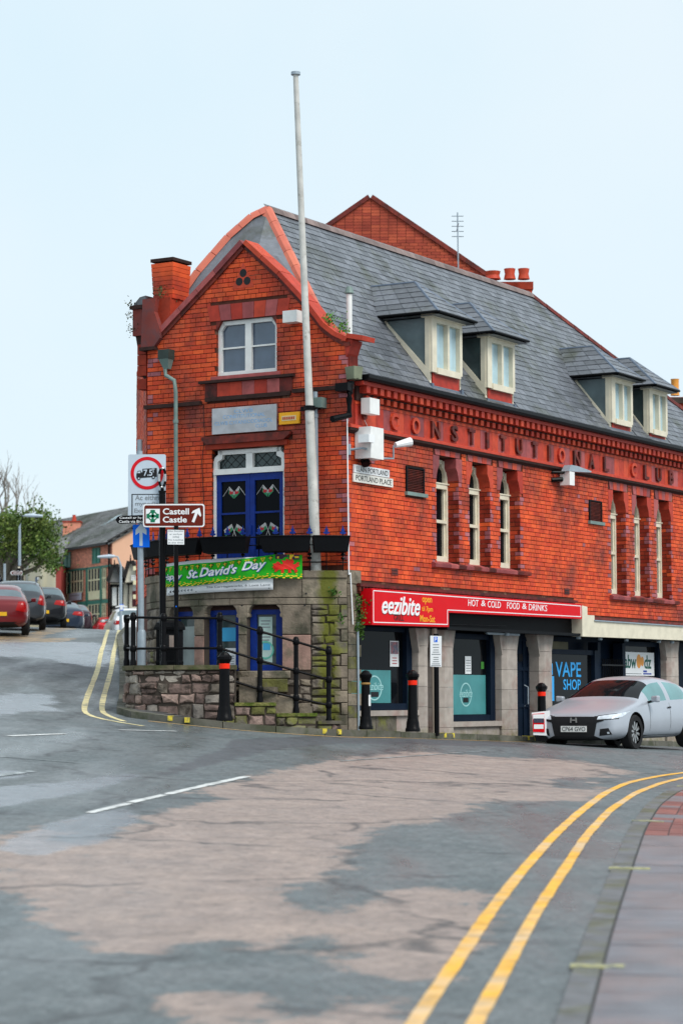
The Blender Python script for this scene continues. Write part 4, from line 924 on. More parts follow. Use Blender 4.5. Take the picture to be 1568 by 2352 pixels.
for a0, a1, z0, z1, b1, m in stones:
    k = max(1, int((a1-a0)/.35)); mb = MB(); kk = 0
    for i in range(k+1):
        a = a0+(a1-a0)*i/k; mb.v += [BB(a, -.14, z0), BB(a, -.14, z1), BB(a, b1-.008, z0), BB(a, b1, z0+.01), BB(a, b1, z1-.01), BB(a, b1-.008, z1)]
    for i in range(k):
        o = 6*i; mb.f += [(o+0, o+2, o+8, o+6), (o+2, o+3, o+9, o+8), (o+3, o+4, o+10, o+9), (o+4, o+5, o+11, o+10), (o+5, o+1, o+7, o+11)]
    mb.f += [(0, 1, 5, 4, 3, 2), tuple(6*k+i for i in (2, 3, 4, 5, 1, 0))]
    recalc(mb.build('ashlar_stone', m, BLD))
# bay windows
m_poster = mat('pale green poster', (.45, .60, .56), .5, var=.15, ns=9); m_posterb = mat('light blue poster', (.05, .35, .62), .5, var=.1); m_cloth = mat('grey white blind', (.30, .34, .33), .7, var=.25, ns=3)
for wi, (a0, a1) in enumerate(BWIN):
    w = empty('bay_window', (0, 0, 0)); w.parent = BLD; b = -.20; mb = MB(); t = .12 if wi else .05
    e0 = a0+.01; e1 = a1-.01
    mb.box(BB, e0, e0+t, b-.05, b+.04, ZB0, ZB1-.02); mb.box(BB, e1-t, e1, b-.05, b+.04, ZB0, ZB1-.02); mb.box(BB, e0+t, e1-t, b-.05, b+.04, ZB1-.16, ZB1-.02); mb.box(BB, e0+t, e1-t, b-.05, b+.04, ZB0, ZB0+.10); recalc(mb.build('frame', m_blue, w))
    MB().box(BB, e0+t, e1-t, b-.03, b-.015, ZB0+.1, ZB1-.16).build('pane', m_glassg, w)
    if wi == 1:
        MB().box(BB, e0+t+.13, e1-t, b-.014, b-.008, 2.62, 2.86).build('poster', m_posterb, w); MB().box(BB, e0+t+.2, e1-t-.02, b-.014, b-.008, 2.18, 2.50).build('poster', m_signwhite, w)
        MB().box(BB, e0+t+.02, e0+t+.12, b-.014, b-.010, 2.2, 3.06).build('blind', m_cloth, w)
        for k in (-.06, .06): MB().disc(BB, (e0+e1)/2+.07+k, 2.44, .022, b-.007, b-.005, 12).build('poster_mark', m_inkg, w)
        for k in range(4): MB().box(BB, e0+t+.24, e1-t-.06, b-.008, b-.006, 2.22+k*.045, 2.232+k*.045).build('poster_print', m_inkg, w)
    if wi == 2:
        p0, p1 = e0+t+.03, e1-t-.08
        MB().box(BB, p0, p1, b-.014, b-.008, 2.24, 3.04).build('poster', m_poster, w)
        for k in range(7): MB().box(BB, p0+.04+(.03 if k % 3 == 2 else 0), p1-.04-(.02 if k % 2 else 0), b-.008, b-.006, 2.96-k*.055-(.06 if k > 2 else 0), 2.978-k*.055-(.06 if k > 2 else 0)).build('poster_print', m_inkg, w)
        MB().box(BB, p0+.08, p1-.04, b-.008, b-.006, 2.46, 2.58).build('poster_picture', m_posterb, w)
        MB().ring(BB, (p0+p1)/2, 2.46, .13, .16, b-.006, b-.004, 20).build('poster_picture', mat('teal print', (.12, .45, .36), .6, var=.1), w)
    MB().box(BB, e0, e1, b-.04, b+.06, ZB1-.075, ZB1-.004).build('head_shade_strip', m_soot_shade, w)  # dark strip added to paint the shade under the lintel
    if wi == 0: MB().box(BB, e0+t, e1-t, b-.014, b-.010, 2.2, 2.9).build('blind', m_cloth, w)
for x, y in ((556, 1391), (700, 1390), (703, 1363)):
    a, z = onB(x, y); MB().disc(BB, a, z, .016, .0, .012, 8).build('bolt', m_ink, BLD)
# ------------------------------------------------------------ shop fronts
PZ = lambda a: ground(*(FF(a, 0, 0).xy))+.0
RB2 = -.42
def pier(a0, a1, z1=2.95, corb=True):
    z0 = PZ(a0)-.2; k = 6
    for i in range(k):
        q0 = z0+(z1-z0)*i/k; q1 = z0+(z1-z0)*(i+1)/k
        recalc(MB().prism(lambda a, b, z: FF(a, z, b), [(a0, RB2-.05), (a1, RB2-.05), (a1, -.10), (a1-.09, -.02), (a0+.09, -.02), (a0, -.10)], q0+.003, q1-.003).build('pier_stone', m_pier, BLD))
    if corb:
        for e, sg in ((a0, -1), (a1, 1)): recalc(MB().prism(FF, [(e, z1-.5), (e+sg*.14, z1-.05), (e+sg*.14, z1), (e, z1)], RB2, -.08).build('pier_bracket', m_pier, BLD))
for a0, a1 in ((2.72, 3.02), (3.50, 4.02), (6.10, 6.72), (7.78, 8.30), (14.35, 14.95)): pier(a0, a1)
mb = MB(); mb.poly([FF(-.02, -.55, 0), FF(ENDF, -.55, 0), FF(ENDF, -.55, 3.1), FF(-.02, -.55, 3.1)]); mb.build('shop_back_wall', m_navy, BLD)
MB().box(FF, .3, ENDF, -.55, .0, 2.90, 3.25).build('shop_lintel', m_blackm, BLD)
MB().box(FF, 3.3, ENDF, -.03, .20, 2.885, 2.94).build('soffit', m_blackm, BLD)
# corner quoins of the pale stone on the shop side
for i in range(13):
    z0 = .85+i*.2127; w_ = .44 if i % 2 else .33
    recalc(MB().box(FF, .0, w_, -.3, .015, z0+.004, z0+.208).build('quoin_stone', m_stone if i > 6 or i % 2 else m_mossst, BLD))
recalc(MB().box(FF, .0, .42, -.3, .03, 3.62, 3.85).build('quoin_stone', m_stone, BLD))
def shopwin(a0, a1, z0, z1, film, cx_, plinth=True, fr=.09):
    w = empty('shop_window', (0, 0, 0)); w.parent = BLD; b = -.30
    mb = MB(); mb.box(FF, a0, a0+fr, b-.06, b+.05, z0, z1); mb.box(FF, a1-fr*2.2, a1, b-.06, b+.08, z0, z1); mb.box(FF, a0+fr, a1-fr*2.2, b-.06, b+.05, z1-.1, z1); mb.box(FF, a0+fr, a1-fr*2.2, b-.06, b+.07, z0, z0+.12); recalc(mb.build('frame', m_navy, w))
    MB().box(FF, a0+fr, a1-fr*2.2, b-.03, b-.01, z0+.12, z1-.1).build('pane', m_glass, w)
    if film: 
        MB().box(FF, a0+fr, a1-fr*2.2-.05, b-.009, b-.004, z0+.13, film).build('frosted_film', m_teal, w)
        zc = film-(film-z0-.12)*.46; R_ = .23
        if z0 > 1.15: zc = film-.38
        for t0, t1 in ((.15, math.pi-.15), (math.pi+.15, 2*math.pi-.15)): MB().ring(FF, cx_, zc, R_*.9, R_, b-.003, b-.001, 20, t0, t1).build('window_logo', m_film, w)
        text('eezibite', FF, cx_-.26, cx_+.26, zc-.045, zc+.10, b-.003, m_film, w, 'window_logo', ext=.003, shear=.25)
        MB().box(FF, cx_-.12, cx_+.10, b-.003, b-.001, zc-.15, zc-.06).build('window_logo', m_ink, w)
    if plinth:
        zz = PZ(a0)-.2; n_ = max(2, int((a1-a0)/.6))
        recalc(MB().box(FF, a0-.05, a1+.03, b-.2, b+.22, z0-.10, z0-.004).build('sill_stone', m_pier, BLD))
        for i in range(n_): recalc(MB().box(FF, a0+(a1-a0)*i/n_+.004, a0+(a1-a0)*(i+1)/n_-.004, b-.2, b+.16+random.uniform(0, .006), zz, z0-.106).build('plinth_stone', m_pier if a0 > 1 or i > 1 else m_mossst, BLD))
    return w
w1 = shopwin(.46, 2.70, 1.40, 2.92, 1.0, 1.2)
bpy.data.objects.remove([o for o in w1.children if o.name.startswith('frosted_film')][0])
for o in [o for o in w1.children if o.name.startswith('window_logo')]: bpy.data.objects.remove(o)
b = -.30
MB().box(FF, .56, 2.05, b-.009, b-.004, 1.53, 2.12).build('frosted_film', m_teal, w1)
for t0, t1 in ((.15, math.pi-.15), (math.pi+.15, 2*math.pi-.15)): MB().ring(FF, 1.45, 1.80, .20, .225, b-.003, b-.001, 20, t0, t1, sq=1.2).build('window_logo', m_film, w1)
text('eezibite', FF, 1.13, 1.77, 1.76, 1.90, b-.003, m_film, w1, 'window_logo', ext=.003, shear=.25); MB().box(FF, 1.32, 1.6, b-.003, b-.001, 1.64, 1.73).build('window_logo', m_ink, w1)
MB().box(FF, 1.72, 2.16, b-.02, b-.012, 2.13, 2.86).build('reflection_board', m_navy, w1)
MB().box(FF, .50, .66, b-.003, b+.004, 2.20, 2.62).build('poster', m_posterb, w1); MB().box(FF, .50, .65, b+.004, b+.006, 2.20, 2.42).build('poster', m_signwhite, w1)
MB().box(FF, 2.02, 2.34, b-.003, b+.002, 2.19, 2.66).build('poster', m_signwhite, w1); MB().box(FF, 2.04, 2.32, b+.002, b+.004, 2.42, 2.64).build('poster_picture', mat('castle photo print', (.16, .17, .22), .5, var=.6, ns=22, col2=(.4, .14, .16), mixs=14), w1)
for k in range(3): MB().box(FF, 2.10, 2.27, b+.002, b+.004, 2.24+k*.05, 2.255+k*.05).build('poster_print', m_wred, w1)
w2 = shopwin(4.06, 6.06, 1.17, 2.85, 2.06, 4.98)
MB().box(FF, 4.95, 5.20, b-.003, b+.002, 2.08, 2.42).build('poster', m_signwhite, w2)
for k in range(5): MB().box(FF, 4.98, 5.17, b+.002, b+.004, 2.13+k*.05, 2.145+k*.05).build('poster_print', m_inkg, w2)
MB().box(FF, 4.12, 4.30, b-.006, b-.001, 2.09, 2.20).build('green_sticker', mat('lime green paper', (.12, .62, .02), .5, var=0), w2); MB().box(FF, 5.62, 5.74, b-.006, b-.001, 2.18, 2.32).build('green_sticker', mat('dim green paper', (.05, .25, .03), .5, var=0), w2)
# panelled door
sd = empty('shop_door', (0, 0, 0)); sd.parent = BLD; z0 = PZ(7.2)-.1; mb = MB(); b = -.34
mb.box(FF, 6.74, 7.76, b-.05, b, z0, 2.9); 
for x in (6.74, 6.98, 7.22, 7.50, 7.72): mb.box(FF, x, x+.05, b, b+.025, z0, 2.82)
for z in (z0+.05, 1.42, 2.16, 2.76): mb.box(FF, 6.79, 7.72, b, b+.02, z, z+.08)
recalc(mb.build('door_leaf', m_navy, sd)); MB().box(FF, 7.28, 7.46, b+.02, b+.03, 2.35, 2.5).build('letter_plate', m_blackm, sd)
mb = MB(); mb.tube([FF(7.55, b+.02, 1.45), FF(7.55, b+.10, 1.49), FF(7.55, b+.10, 1.83), FF(7.55, b+.02, 1.87)], .014, 8); mb.build('door_handle', m_grey, sd, smooth=True)
MB().box(FF, 3.05, 3.48, b-.1, b, .6, 2.9).build('side_door', m_navy, BLD)
# vape shop window
w3 = shopwin(8.34, 10.9, 1.05, 2.62, None, 0, fr=.07); m_vape = mat('bright blue vinyl', (.02, .38, .85), .4, var=0)
b = -.30
text('VAPE', FF, 8.98, 10.22, 2.05, 2.36, b-.008, m_vape, w3, 'window_lettering', ext=.004, bold=.01); text('SHOP', FF, 9.35, 10.2, 1.78, 2.0, b-.008, m_vape, w3, 'window_lettering', ext=.004, bold=.01)
MB().box(FF, 8.66, 8.90, b-.008, b-.004, 1.55, 2.06).build('window_lettering', m_vape, w3); MB().box(FF, 8.72, 8.84, b-.008, b-.004, 2.09, 2.32).build('window_lettering', m_vape, w3); MB().box(FF, 8.755, 8.805, b-.008, b-.004, 2.34, 2.46).build('window_lettering', m_vape, w3)
MB().box(FF, 8.42, 9.6, b-.008, b-.006, 2.52, 2.78).build('lit_panel', mat('dim olive interior', (.10, .09, .045), .6, var=.3), w3)
gt = empty('entrance_gate', (0, 0, 0)); gt.parent = BLD
for i in range(12): MB().tube([FF(11.1+i*.095, -.2, .8), FF(11.1+i*.095, -.2, 2.45)], .012, 6).build('bar', m_black, gt)
MB().box(FF, 11.05, 12.3, -.215, -.185, 2.3, 2.33).build('rail', m_black, gt)
MB().box(FF, 10.9, 11.04, -.45, -.22, .7, 2.8).build('door_frame', m_navy, BLD); MB().box(FF, 12.2, 12.36, -.45, -.22, .7, 2.8).build('door_frame', m_navy, BLD)
w4 = shopwin(12.36, 14.30, 1.05, 2.85, None, 0, fr=.05)
m_tgreen = mat('dark teal lettering', (.0, .10, .07), .5, var=0); m_orange = mat('orange lettering', (.80, .33, .06), .5, var=0); m_sblue = mat('navy lettering', (.02, .05, .35), .5, var=0)
MB().box(FF, 12.44, 14.12, b-.008, b+.0, 2.10, 2.62).build('window_board', m_signwhite, w4)
text('abw', FF, 12.48, 13.12, 2.26, 2.56, b, m_tgreen, w4, 'window_lettering', bold=.02); text('dz', FF, 13.56, 13.95, 2.26, 2.56, b, m_tgreen, w4, 'window_lettering', bold=.02)
for c_, r_ in ((13.26, .13), (13.45, .09)): MB().disc(FF, c_, 2.42, r_*1.2, b, b+.004, 20, sq=.8).build('window_lettering', m_orange, w4)
MB().box(FF, 13.5, 13.7, b, b+.004, 2.18, 2.22).build('window_lettering', m_sblue, w4); MB().box(FF, 13.5, 13.95, b, b+.004, 2.13, 2.16).build('window_lettering', m_sblue, w4); MB().box(FF, 12.5, 13.4, b, b+.004, 2.135, 2.15).build('window_lettering', m_inkg, w4)
# cream fascia
mb = MB(); mb.prism(FF, [(9.14, 2.88), (ENDF, 2.93), (ENDF, 3.22), (9.75, 3.21), (9.75, 3.33), (9.40, 3.33), (9.40, 3.50), (9.14, 3.52)], .0, .24); recalc(mb.build('fascia', m_cream, BLD))
MB().box(FF, 9.72, ENDF, -.02, .27, 3.212, 3.235).build('fascia_flashing', m_grey, BLD)
for x, y in ((1155, 1512), (1320, 1516), (1430, 1541), (1370, 1563), (1505, 1541), (1535, 1541)):
    a, z = onF(x, y); z = min(z, 2.88)
    MB().disc(lambda p, q, r: FF(p, r, q), a, .08, .05, 2.83, 2.884, 12).build('downlight', m_grey, BLD)
MB().box(FF, 5.2, 6.6, .02, .06, 2.84, 2.88).build('strip_light', m_grey, BLD)
# pipes on the walls
def pipe(pts, r, m, nm='drainpipe', clips=()):
    d = MB().tube(pts, r, 10).build(nm, m, BLD, smooth=True)
    for p in clips: MB().tube([Vector(p)-Zv*.03, Vector(p)+Zv*.03], r*1.35, 10).build('pipe_collar', m, BLD)
def g3(x, y, b): a, z = onG(x, y, b); return GG(a, b, z)
pipe([g3(380, 848, .1), g3(381, 862, .1), g3(401, 874, .1), g3(404, 900, .1), g3(405, 1342, .1)], .038, m_pipeg, clips=[g3(404, 968, .1), g3(405, 1190, .1)])
a, z = onG(382, 825, .1); recalc(MB().hexa([GG(a+x*e, .02+y_*e*1.1, zz) for zz, e in ((z-.18, .5), (z+.0, 1)) for y_ in (0, .16) for x in (-.11, .11)]).build('rain_hopper', m_pipeg, BLD)); recalc(MB().box(GG, a-.12, a+.12, .0, .2, z, z+.17).build('rain_hopper', mat('dark green metal', (.03, .045, .04), .5, var=.3), BLD))
pipe([g3(724, 900, .1), g3(729, 1335, .1)], .042, m_grey, clips=[g3(727, 1250, .1), g3(724, 955, .1)]); 
recalc(MB().box(GG, *(lambda a: (a-.12, a+.12))(onG(730, 937, .1)[0]), .0, .18, 6.72, 6.90).build('pipe_bracket', m_pipeg, BLD))
pipe([g3(322, 1010, -.1), g3(322, 1100, -.1)], .05, m_grey); 
pipe([FF(-.02, .10, 7.15), FF(-.06, .10, 6.95), FF(-.12, .12, 6.85), FF(-.12, .12, 6.55), FF(-.5, .0, 6.45)], .06, m_black); MB().box(GG, -.12, .14, .02, .2, 6.98, 7.12).build('rain_hopper', m_black, BLD)
recalc(MB().tube([FF(.05, .12, 7.2), FF(.05, .12, 7.42)], .13, 4, .16).build('gutter_stop', mat('mossy lead', (.20, .22, .15), .8, var=.3), BLD))
pipe([g3(797, 960, .03), g3(801, 1320, .03), FF(.02, .05, 3.8), FF(.10, .05, 2.9)], .012, m_signwhite, 'conduit'); pipe([FF(.28, .04, 2.95), FF(.30, .04, .95)], .022, m_grey, 'conduit')
pipe([FF(3.16, .0, .9), FF(3.16, .0, 2.9)], .05, mat('beige pipe paint', (.5, .42, .34), .5, var=.1), 'drainpipe')
pipe([FF(.55, .03, 6.55), FF(.75, .03, 6.35), FF(.85, .03, 6.0)], .006, m_signwhite, 'cable'); pipe([g3(467, 930, .02), g3(470, 1000, .02), g3(464, 1060, .02), g3(470, 1190, .02), g3(468, 1240, .02)], .006, m_ink, 'cable')
pipe([FF(.3, .03, 2.95), FF(6, .06, 3.02)], .006, m_ink, 'cable')
# ------------------------------------------------------------ retaining wall, platform and steps
RW = empty('retaining_wall', (-2.6, 39.2, 1.2), label='low curved rubble stone wall with flat coping and mossy stepped end', cat='wall')
SC = lambda Z: frame((0, Z, 0), (1, 0, 0), (0, -1, 0))
def px(x, y, Z): p = at(x, y, Z); return p.x, p.z
WP = [Vector(p) for p in ((-3.66, 41.2), (-3.70, 40.2), (-3.62, 39.75), (-3.38, 39.42), (-3.0, 39.25), (-2.4, 39.18), (-1.79, 39.22))]
def polyframe(pts):
    d = [0]
    for a, b in zip(pts, pts[1:]): d.append(d[-1]+(b-a).length)
    def P(a, b, z):
        a_ = min(max(a, 0), d[-1]-1e-4); i = max(k for k in range(len(d)-1) if d[k] <= a_)
        t = (pts[i+1]-pts[i]).normalized(); q = pts[i]+t*(a-d[i]); m_ = max(0, min(1, (a-d[i])/(d[i+1]-d[i])))
        nn = Vector((t.y, -t.x))
        if i+2 < len(pts): t2 = (pts[i+2]-pts[i+1]).normalized(); nn = nn.lerp(Vector((t2.y, -t2.x)), m_*.5)
        if i > 0: t0 = (pts[i]-pts[i-1]).normalized(); nn = Vector((t0.y, -t0.x)).lerp(nn, .5+.5*m_) if m_ < .999 else nn
        q = q+nn*b; return Vector((q.x, q.y, z))
    return P, d[-1]
WPf, WL_ = polyframe(WP); WT = 2.10
mb = MB(); k = 24
for i in range(k+1):
    a = WL_*i/k; mb.v += [WPf(a, -.02, .8), WPf(a, -.02, WT), WPf(a, -.3, WT), WPf(a, -.3, .8)]
for i in range(k):
    for j in range(3): mb.f.append((4*i+j, 4*i+4+j, 4*i+5+j, 4*i+1+j))
recalc(mb.build('wall_core', m_gap, RW))
lst = []
rubble(WPf, 0, WL_, 1.12, WT-.01, lst, lambda a, z: m_mossst if (z < 1.3 and random.random() < .45) else random.choice([m_rubblep, m_rubblep, m_rubble, m_rubblel]), hmin=.11, hmax=.27, wmin=.12, wmax=.44, bj=.05, g=.009)
for t in lst: rock(*t, RW, rnd=.026)
aa = [0, .9, 1.75, 2.5, 3.3, WL_+.05]
m_cope = mat('brown mossy coping', (.13, .115, .07), .85, var=.3, ns=7, bump=.4, col2=(.07, .08, .03), mixs=3, island=.15)
for p, q in zip(aa, aa[1:]):
    mb = MB(); kk = 5
    for i in range(kk+1):
        a = p+.005+(q-p-.01)*i/kk; mb.v += [WPf(a, .05, WT), WPf(a, .055, WT+.075), WPf(a, -.32, WT+.08), WPf(a, -.32, WT)]
    for i in range(kk):
        for j in range(4): mb.f.append((4*i+j, 4*i+4+j, 4*i+4+(j+1) % 4, 4*i+(j+1) % 4))
    mb.f += [(0, 1, 2, 3), tuple(4*kk+j for j in (3, 2, 1, 0))]; recalc(mb.build('coping_stone', m_cope, RW))
ST = [((-1.79, 39.22), (-1.10, 39.42), 1.55), ((-1.10, 39.42), (-.42, 39.70), 1.37), ((-.42, 39.70), (-.02, 39.9), 1.24)]
for p, q, zt in ST:
    P, L_ = polyframe([Vector(p), Vector(q)]); MB().box(P, 0, L_, -.3, -.02, .7, zt-.02).build('wall_core', m_gap, RW)
    l2 = []; rubble(P, 0, L_, 1.0, zt-.06, l2, lambda a, z: m_mossst if random.random() < .6 else m_rubblep, hmin=.12, hmax=.2, wmin=.16, wmax=.34)
    for t in l2: rock(*t, RW)
    recalc(MB().box(P, 0, L_-.01, -.3, .04, zt-.055, zt).build('coping_stone', m_moss if zt > 1.3 else m_mossst, RW))
MB().box(polyframe([Vector((-1.79, 39.22)), Vector((-1.78, 39.5))])[0], 0, .28, 0, .012, 1.5, WT).build('wall_core', m_gap, RW)
mb = MB(); top = [WPf(a, -.3, WT+.04) for a in np.linspace(0, WL_, 10)]; mb.poly(top+[Vector((-1.72, 40.9, WT+.04)), Vector((-2.0, 41.3, WT+.04)), Vector((-3.5, 42.6, WT+.04))]); mb.build('platform', m_pave, RW)
for i in range(6):
    x0 = -1.72+i*.3; z = WT+.04-.165*(i+1); recalc(MB().hexa([(x, y, zz) for zz in (.7, z) for y in (39.45+max(0, x0+1.7)*.35, 41.6) for x in (x0, x0+.31)]).build('step', m_stone, RW))
# ------------------------------------------------------------ handrail
HRL = empty('handrail', (-2, 39.4, 2), label='black iron handrail with ball topped posts on the low stone wall and down the steps', cat='railing')
posts = [(291, 1412, 1526, 40.35), (306, 1406, 1528, 39.62), (376, 1408, 1530, 39.40), (505, 1406, 1530, 39.38), (597, 1438, 1612, 39.43), (680, 1462, 1637, 39.65), (755, 1483, 1661, 39.88)]
rails = [[(1412, 1420), (1479, 1488)], [(1417, 0), (1489, 0)], [(1418, 0), (1490, 0)], [(1418, 0), (1490, 0)]]
R3 = {0: (1420, 1488), 1: (1418, 1490), 2: (1419, 1489), 3: (1420, 1489), 4: (1450, 1517, 1583), 5: (1474, 1541, 1603), 6: (1496, 1561, 1620)}
for i, (x, yt, yb, Z) in enumerate(posts):
    p0, p1 = at(x, yb, Z), at(x, yt, Z); base = Vector((p0.x, Z, p0.z)); h = p1.z-p0.z
    prof = [(.055, -.04), (.055, .06), (.042, .10), (.040, h-.14), (.05, h-.13), (.052, h-.10), (.03, h-.09), (.03, h-.075), (.042, h-.05), (.045, h-.03), (.035, h-.01), (.012, h)]
    MB().lathe(base, prof, 12).build('post', m_black, HRL, smooth=True)
    for y in R3[i]:
        c = at(x, y, Z); MB().lathe(Vector((base.x, Z, c.z)), [(.038, -.06), (.054, -.04), (.058, 0), (.054, .04), (.038, .06)], 12).build('knuckle', m_black, HRL, smooth=True)
for i in range(6):
    for k in range(3):
        if k == 2 and i < 3: continue
        y0 = R3[i][k] if k < len(R3[i]) else 1553; y1 = R3[i+1][k]
        if k == 2 and i == 3: a_ = at(537, 1565, 39.4); b_ = at(posts[4][0], y1, posts[4][3])
        else: a_ = at(posts[i][0], y0, posts[i][3]); b_ = at(posts[i+1][0], y1, posts[i+1][3])
        MB().tube([a_, b_], .021, 8).build('rail', m_black, HRL, smooth=True)
# ------------------------------------------------------------ balcony railing, planters, banners
BRL = empty('balcony_railing', tuple(BB(0, 0, 3.84)), label='black balcony railing with blue fleur finials above the stone bay', cat='railing')
RBO = .02
for zz, r in ((4.42, .014), (4.28, .010), (3.98, .012)):
    MB().tube([BB(a, RBO, zz) for a in np.linspace(-BE, BE, 22)], r, 6).build('rail', m_black, BRL, smooth=True)
fle = None
for i in range(17):
    a = -BE+.08+(2*BE-.16)*i/16
    MB().tube([BB(a, RBO, 3.82), BB(a, RBO, 4.50)], .011, 6).build('picket', m_black, BRL)
    Pk = lambda p, b, z, a=a: BB(a+p, RBO+b, z)
    recalc(MB().prism(Pk, [(-.012, 4.47), (-.055, 4.485), (-.05, 4.51), (-.022, 4.515), (-.035, 4.55), (-.012, 4.57), (0, 4.63), (.012, 4.57), (.035, 4.55), (.022, 4.515), (.05, 4.51), (.055, 4.485), (.012, 4.47)], -.010, .010).build('finial', m_blue, BRL))
    if i % 2 == 0:
        for z in (4.05, 4.12): MB().lathe(BB(a, RBO, z), [(.03, -.02), (.04, 0), (.03, .02)], 8).build('picket_ornament', m_black, BRL)
PL = [(332, 470, 'leftmost black trough planter on the balcony, partly behind the sign posts'), (474, 573, 'black trough planter left of the blue door handle, above the banner lettering'), (603, 712, 'black trough planter hooked on the rail right of the blue door'), (717, 796, 'rightmost black trough planter on the balcony, beside the brick corner')]
for x0, x1, lb in PL:
    a0 = onB(max(x0, 352), 1250, .1)[0] if x0 > 350 else -BE+.02; a1 = onB(x1, 1255, .1)[0]
    pl = empty('planter', tuple(BB((a0+a1)/2, .15, 4.15)), label=lb, cat='planter', group='black trough planters along the balcony rail')
    k = 5; mb = MB()
    for i in range(k+1):
        a = a0+(a1-a0)*i/k; s_ = (a-(a0+a1)/2); mb.v += [BB(a, .04, 4.42), BB(a, .30, 4.42), BB(a-s_*.08, .25, 4.16), BB(a-s_*.08, .07, 4.14)]
    for i in range(k):
        for j in range(4): mb.f.append((4*i+j, 4*i+4+j, 4*i+4+(j+1) % 4, 4*i+(j+1) % 4))
    mb.f += [(0, 1, 2, 3), tuple(4*k+j for j in (3, 2, 1, 0))]; recalc(mb.build('trough', m_blackm, pl))
    mb = MB(); mb.tube([BB(a, .30, 4.42) for a in np.linspace(a0, a1, 8)], .014, 6); mb.tube([BB(a, .04, 4.43) for a in np.linspace(a0, a1, 8)], .012, 6); mb.build('rim', m_blackm, pl)
# banners follow the curve of the railing
m_bgreen = mat('banner green', (.025, .42, .02), .6, var=.2, ns=2.5, spec=.12); m_bwhite = mat('banner white', (.80, .82, .85), .55, var=.06, ns=3); m_bred = mat('banner red', (.75, .02, .01), .5, var=.08); m_byel = mat('banner yellow', (.80, .55, .02), .5, var=.15); m_bblue = mat('banner blue shadow', (.05, .15, .45), .5, var=0)
bL = onB(372, 1300, .1)[0]; bR = onB(694, 1300, .1)[0]
rip = lambda a, z: .012*math.sin(a*9+z*4)+.008*math.sin(a*23-z*9)+.006*math.sin(z*31+a*5)
def bsk(a): t = (a-bL)/(bR-bL); return t
ZT = lambda a: interp(bsk(a), [(0, 3.96), (.25, 3.985), (.5, 4.0), (.7, 4.06), (.85, 4.115), (1, 4.10)])
ZBm = lambda a: interp(bsk(a), [(0, 3.60), (.3, 3.60), (.6, 3.66), (.8, 3.70), (1, 3.69)])
def BN(a, b, v): z = ZBm(a)+(ZT(a)-ZBm(a))*v; return BB(a, .10+b+rip(a, z), z)     # v runs 0..1 up the banner
def sheet(Pf, a0, a1, v0, v1, m, nm, par, na=60, nv=8, b=0):
    mb = MB()
    for j in range(nv+1):
        for i in range(na+1): mb.v.append(Pf(a0+(a1-a0)*i/na, b, v0+(v1-v0)*j/nv))
    n0 = len(mb.v)
    for j in range(nv):
        for i in range(na): q = j*(na+1)+i; mb.f.append((q, q+1, q+na+2, q+na+1))
    o = mb.build(nm, m, par, smooth=True); sd_ = o.modifiers.new('thickness', 'SOLIDIFY'); sd_.thickness = .002; return o
GB = empty('green_banner', tuple(BB(0, .1, 3.8)), label="green St David's Day banner with a red dragon tied to the balcony rail", cat='banner')
sheet(BN, bL, bR, 0, 1, m_bgreen, 'banner_cloth', GB)
def bflat(pts, m, nm, b=.006):
    MB().prism(BN, pts, b, b+.004).build(nm, m, GB)
n_ = 70
for i in range(n_):
    a = bL+(bR-bL)*(i+.5)/n_; v = .07+.05*math.sin(i*2.1)
    MB().disc(BN, a, v, .026, .004, .007, 6).build('daffodil_print', m_byel, GB)
    if i % 2: MB().disc(BN, a+.01, v+.09, .02, .004, .007, 6).build('daffodil_print', m_byel, GB)
for i in range(18):
    a = bL+.16+i*.135; s_ = .045; v = .84
    if a > bR-.5: break
    if i % 2: bflat([(a-s_, v+.09), (a+s_, v+.09), (a, v-.12)], m_byel, 'bunting_print'); bflat([(a-s_*.5, v+.06), (a+s_*.5, v+.06), (a, v-.05)], m_bgreen, 'bunting_print', .011)
    else: bflat([(a-s_, v+.09), (a+s_, v+.09), (a, v-.12)], m_ink, 'bunting_print'); bflat([(a-.008, v+.08), (a+.008, v+.08), (a+.004, v-.08), (a-.004, v-.08)], m_byel, 'bunting_print', .011); bflat([(a-s_*.7, v+.045), (a+s_*.7, v+.045), (a+s_*.6, v+.01), (a-s_*.6, v+.01)], m_byel, 'bunting_print', .011)
bx = lambda x: onB(x, 1310, .1)[0]
for dm, m, b_, dv in ((.008, m_bblue, .010, -.03), (0, m_bwhite, .016, 0)):
    for st, x0, x1, v0, v1 in (('Happy', 376, 421, .26, .62), ('St.', 429, 456, .34, .74), ("David's", 460, 546, .36, .80), ('Day', 556, 612, .34, .84)):
        text(st, BN, bx(x0)+dm, bx(x1)+dm, v0+dv, v1+dv, b_, m, GB, 'banner_lettering', ext=.004, shear=.35, bold=.02 if m is m_bwhite else .025)
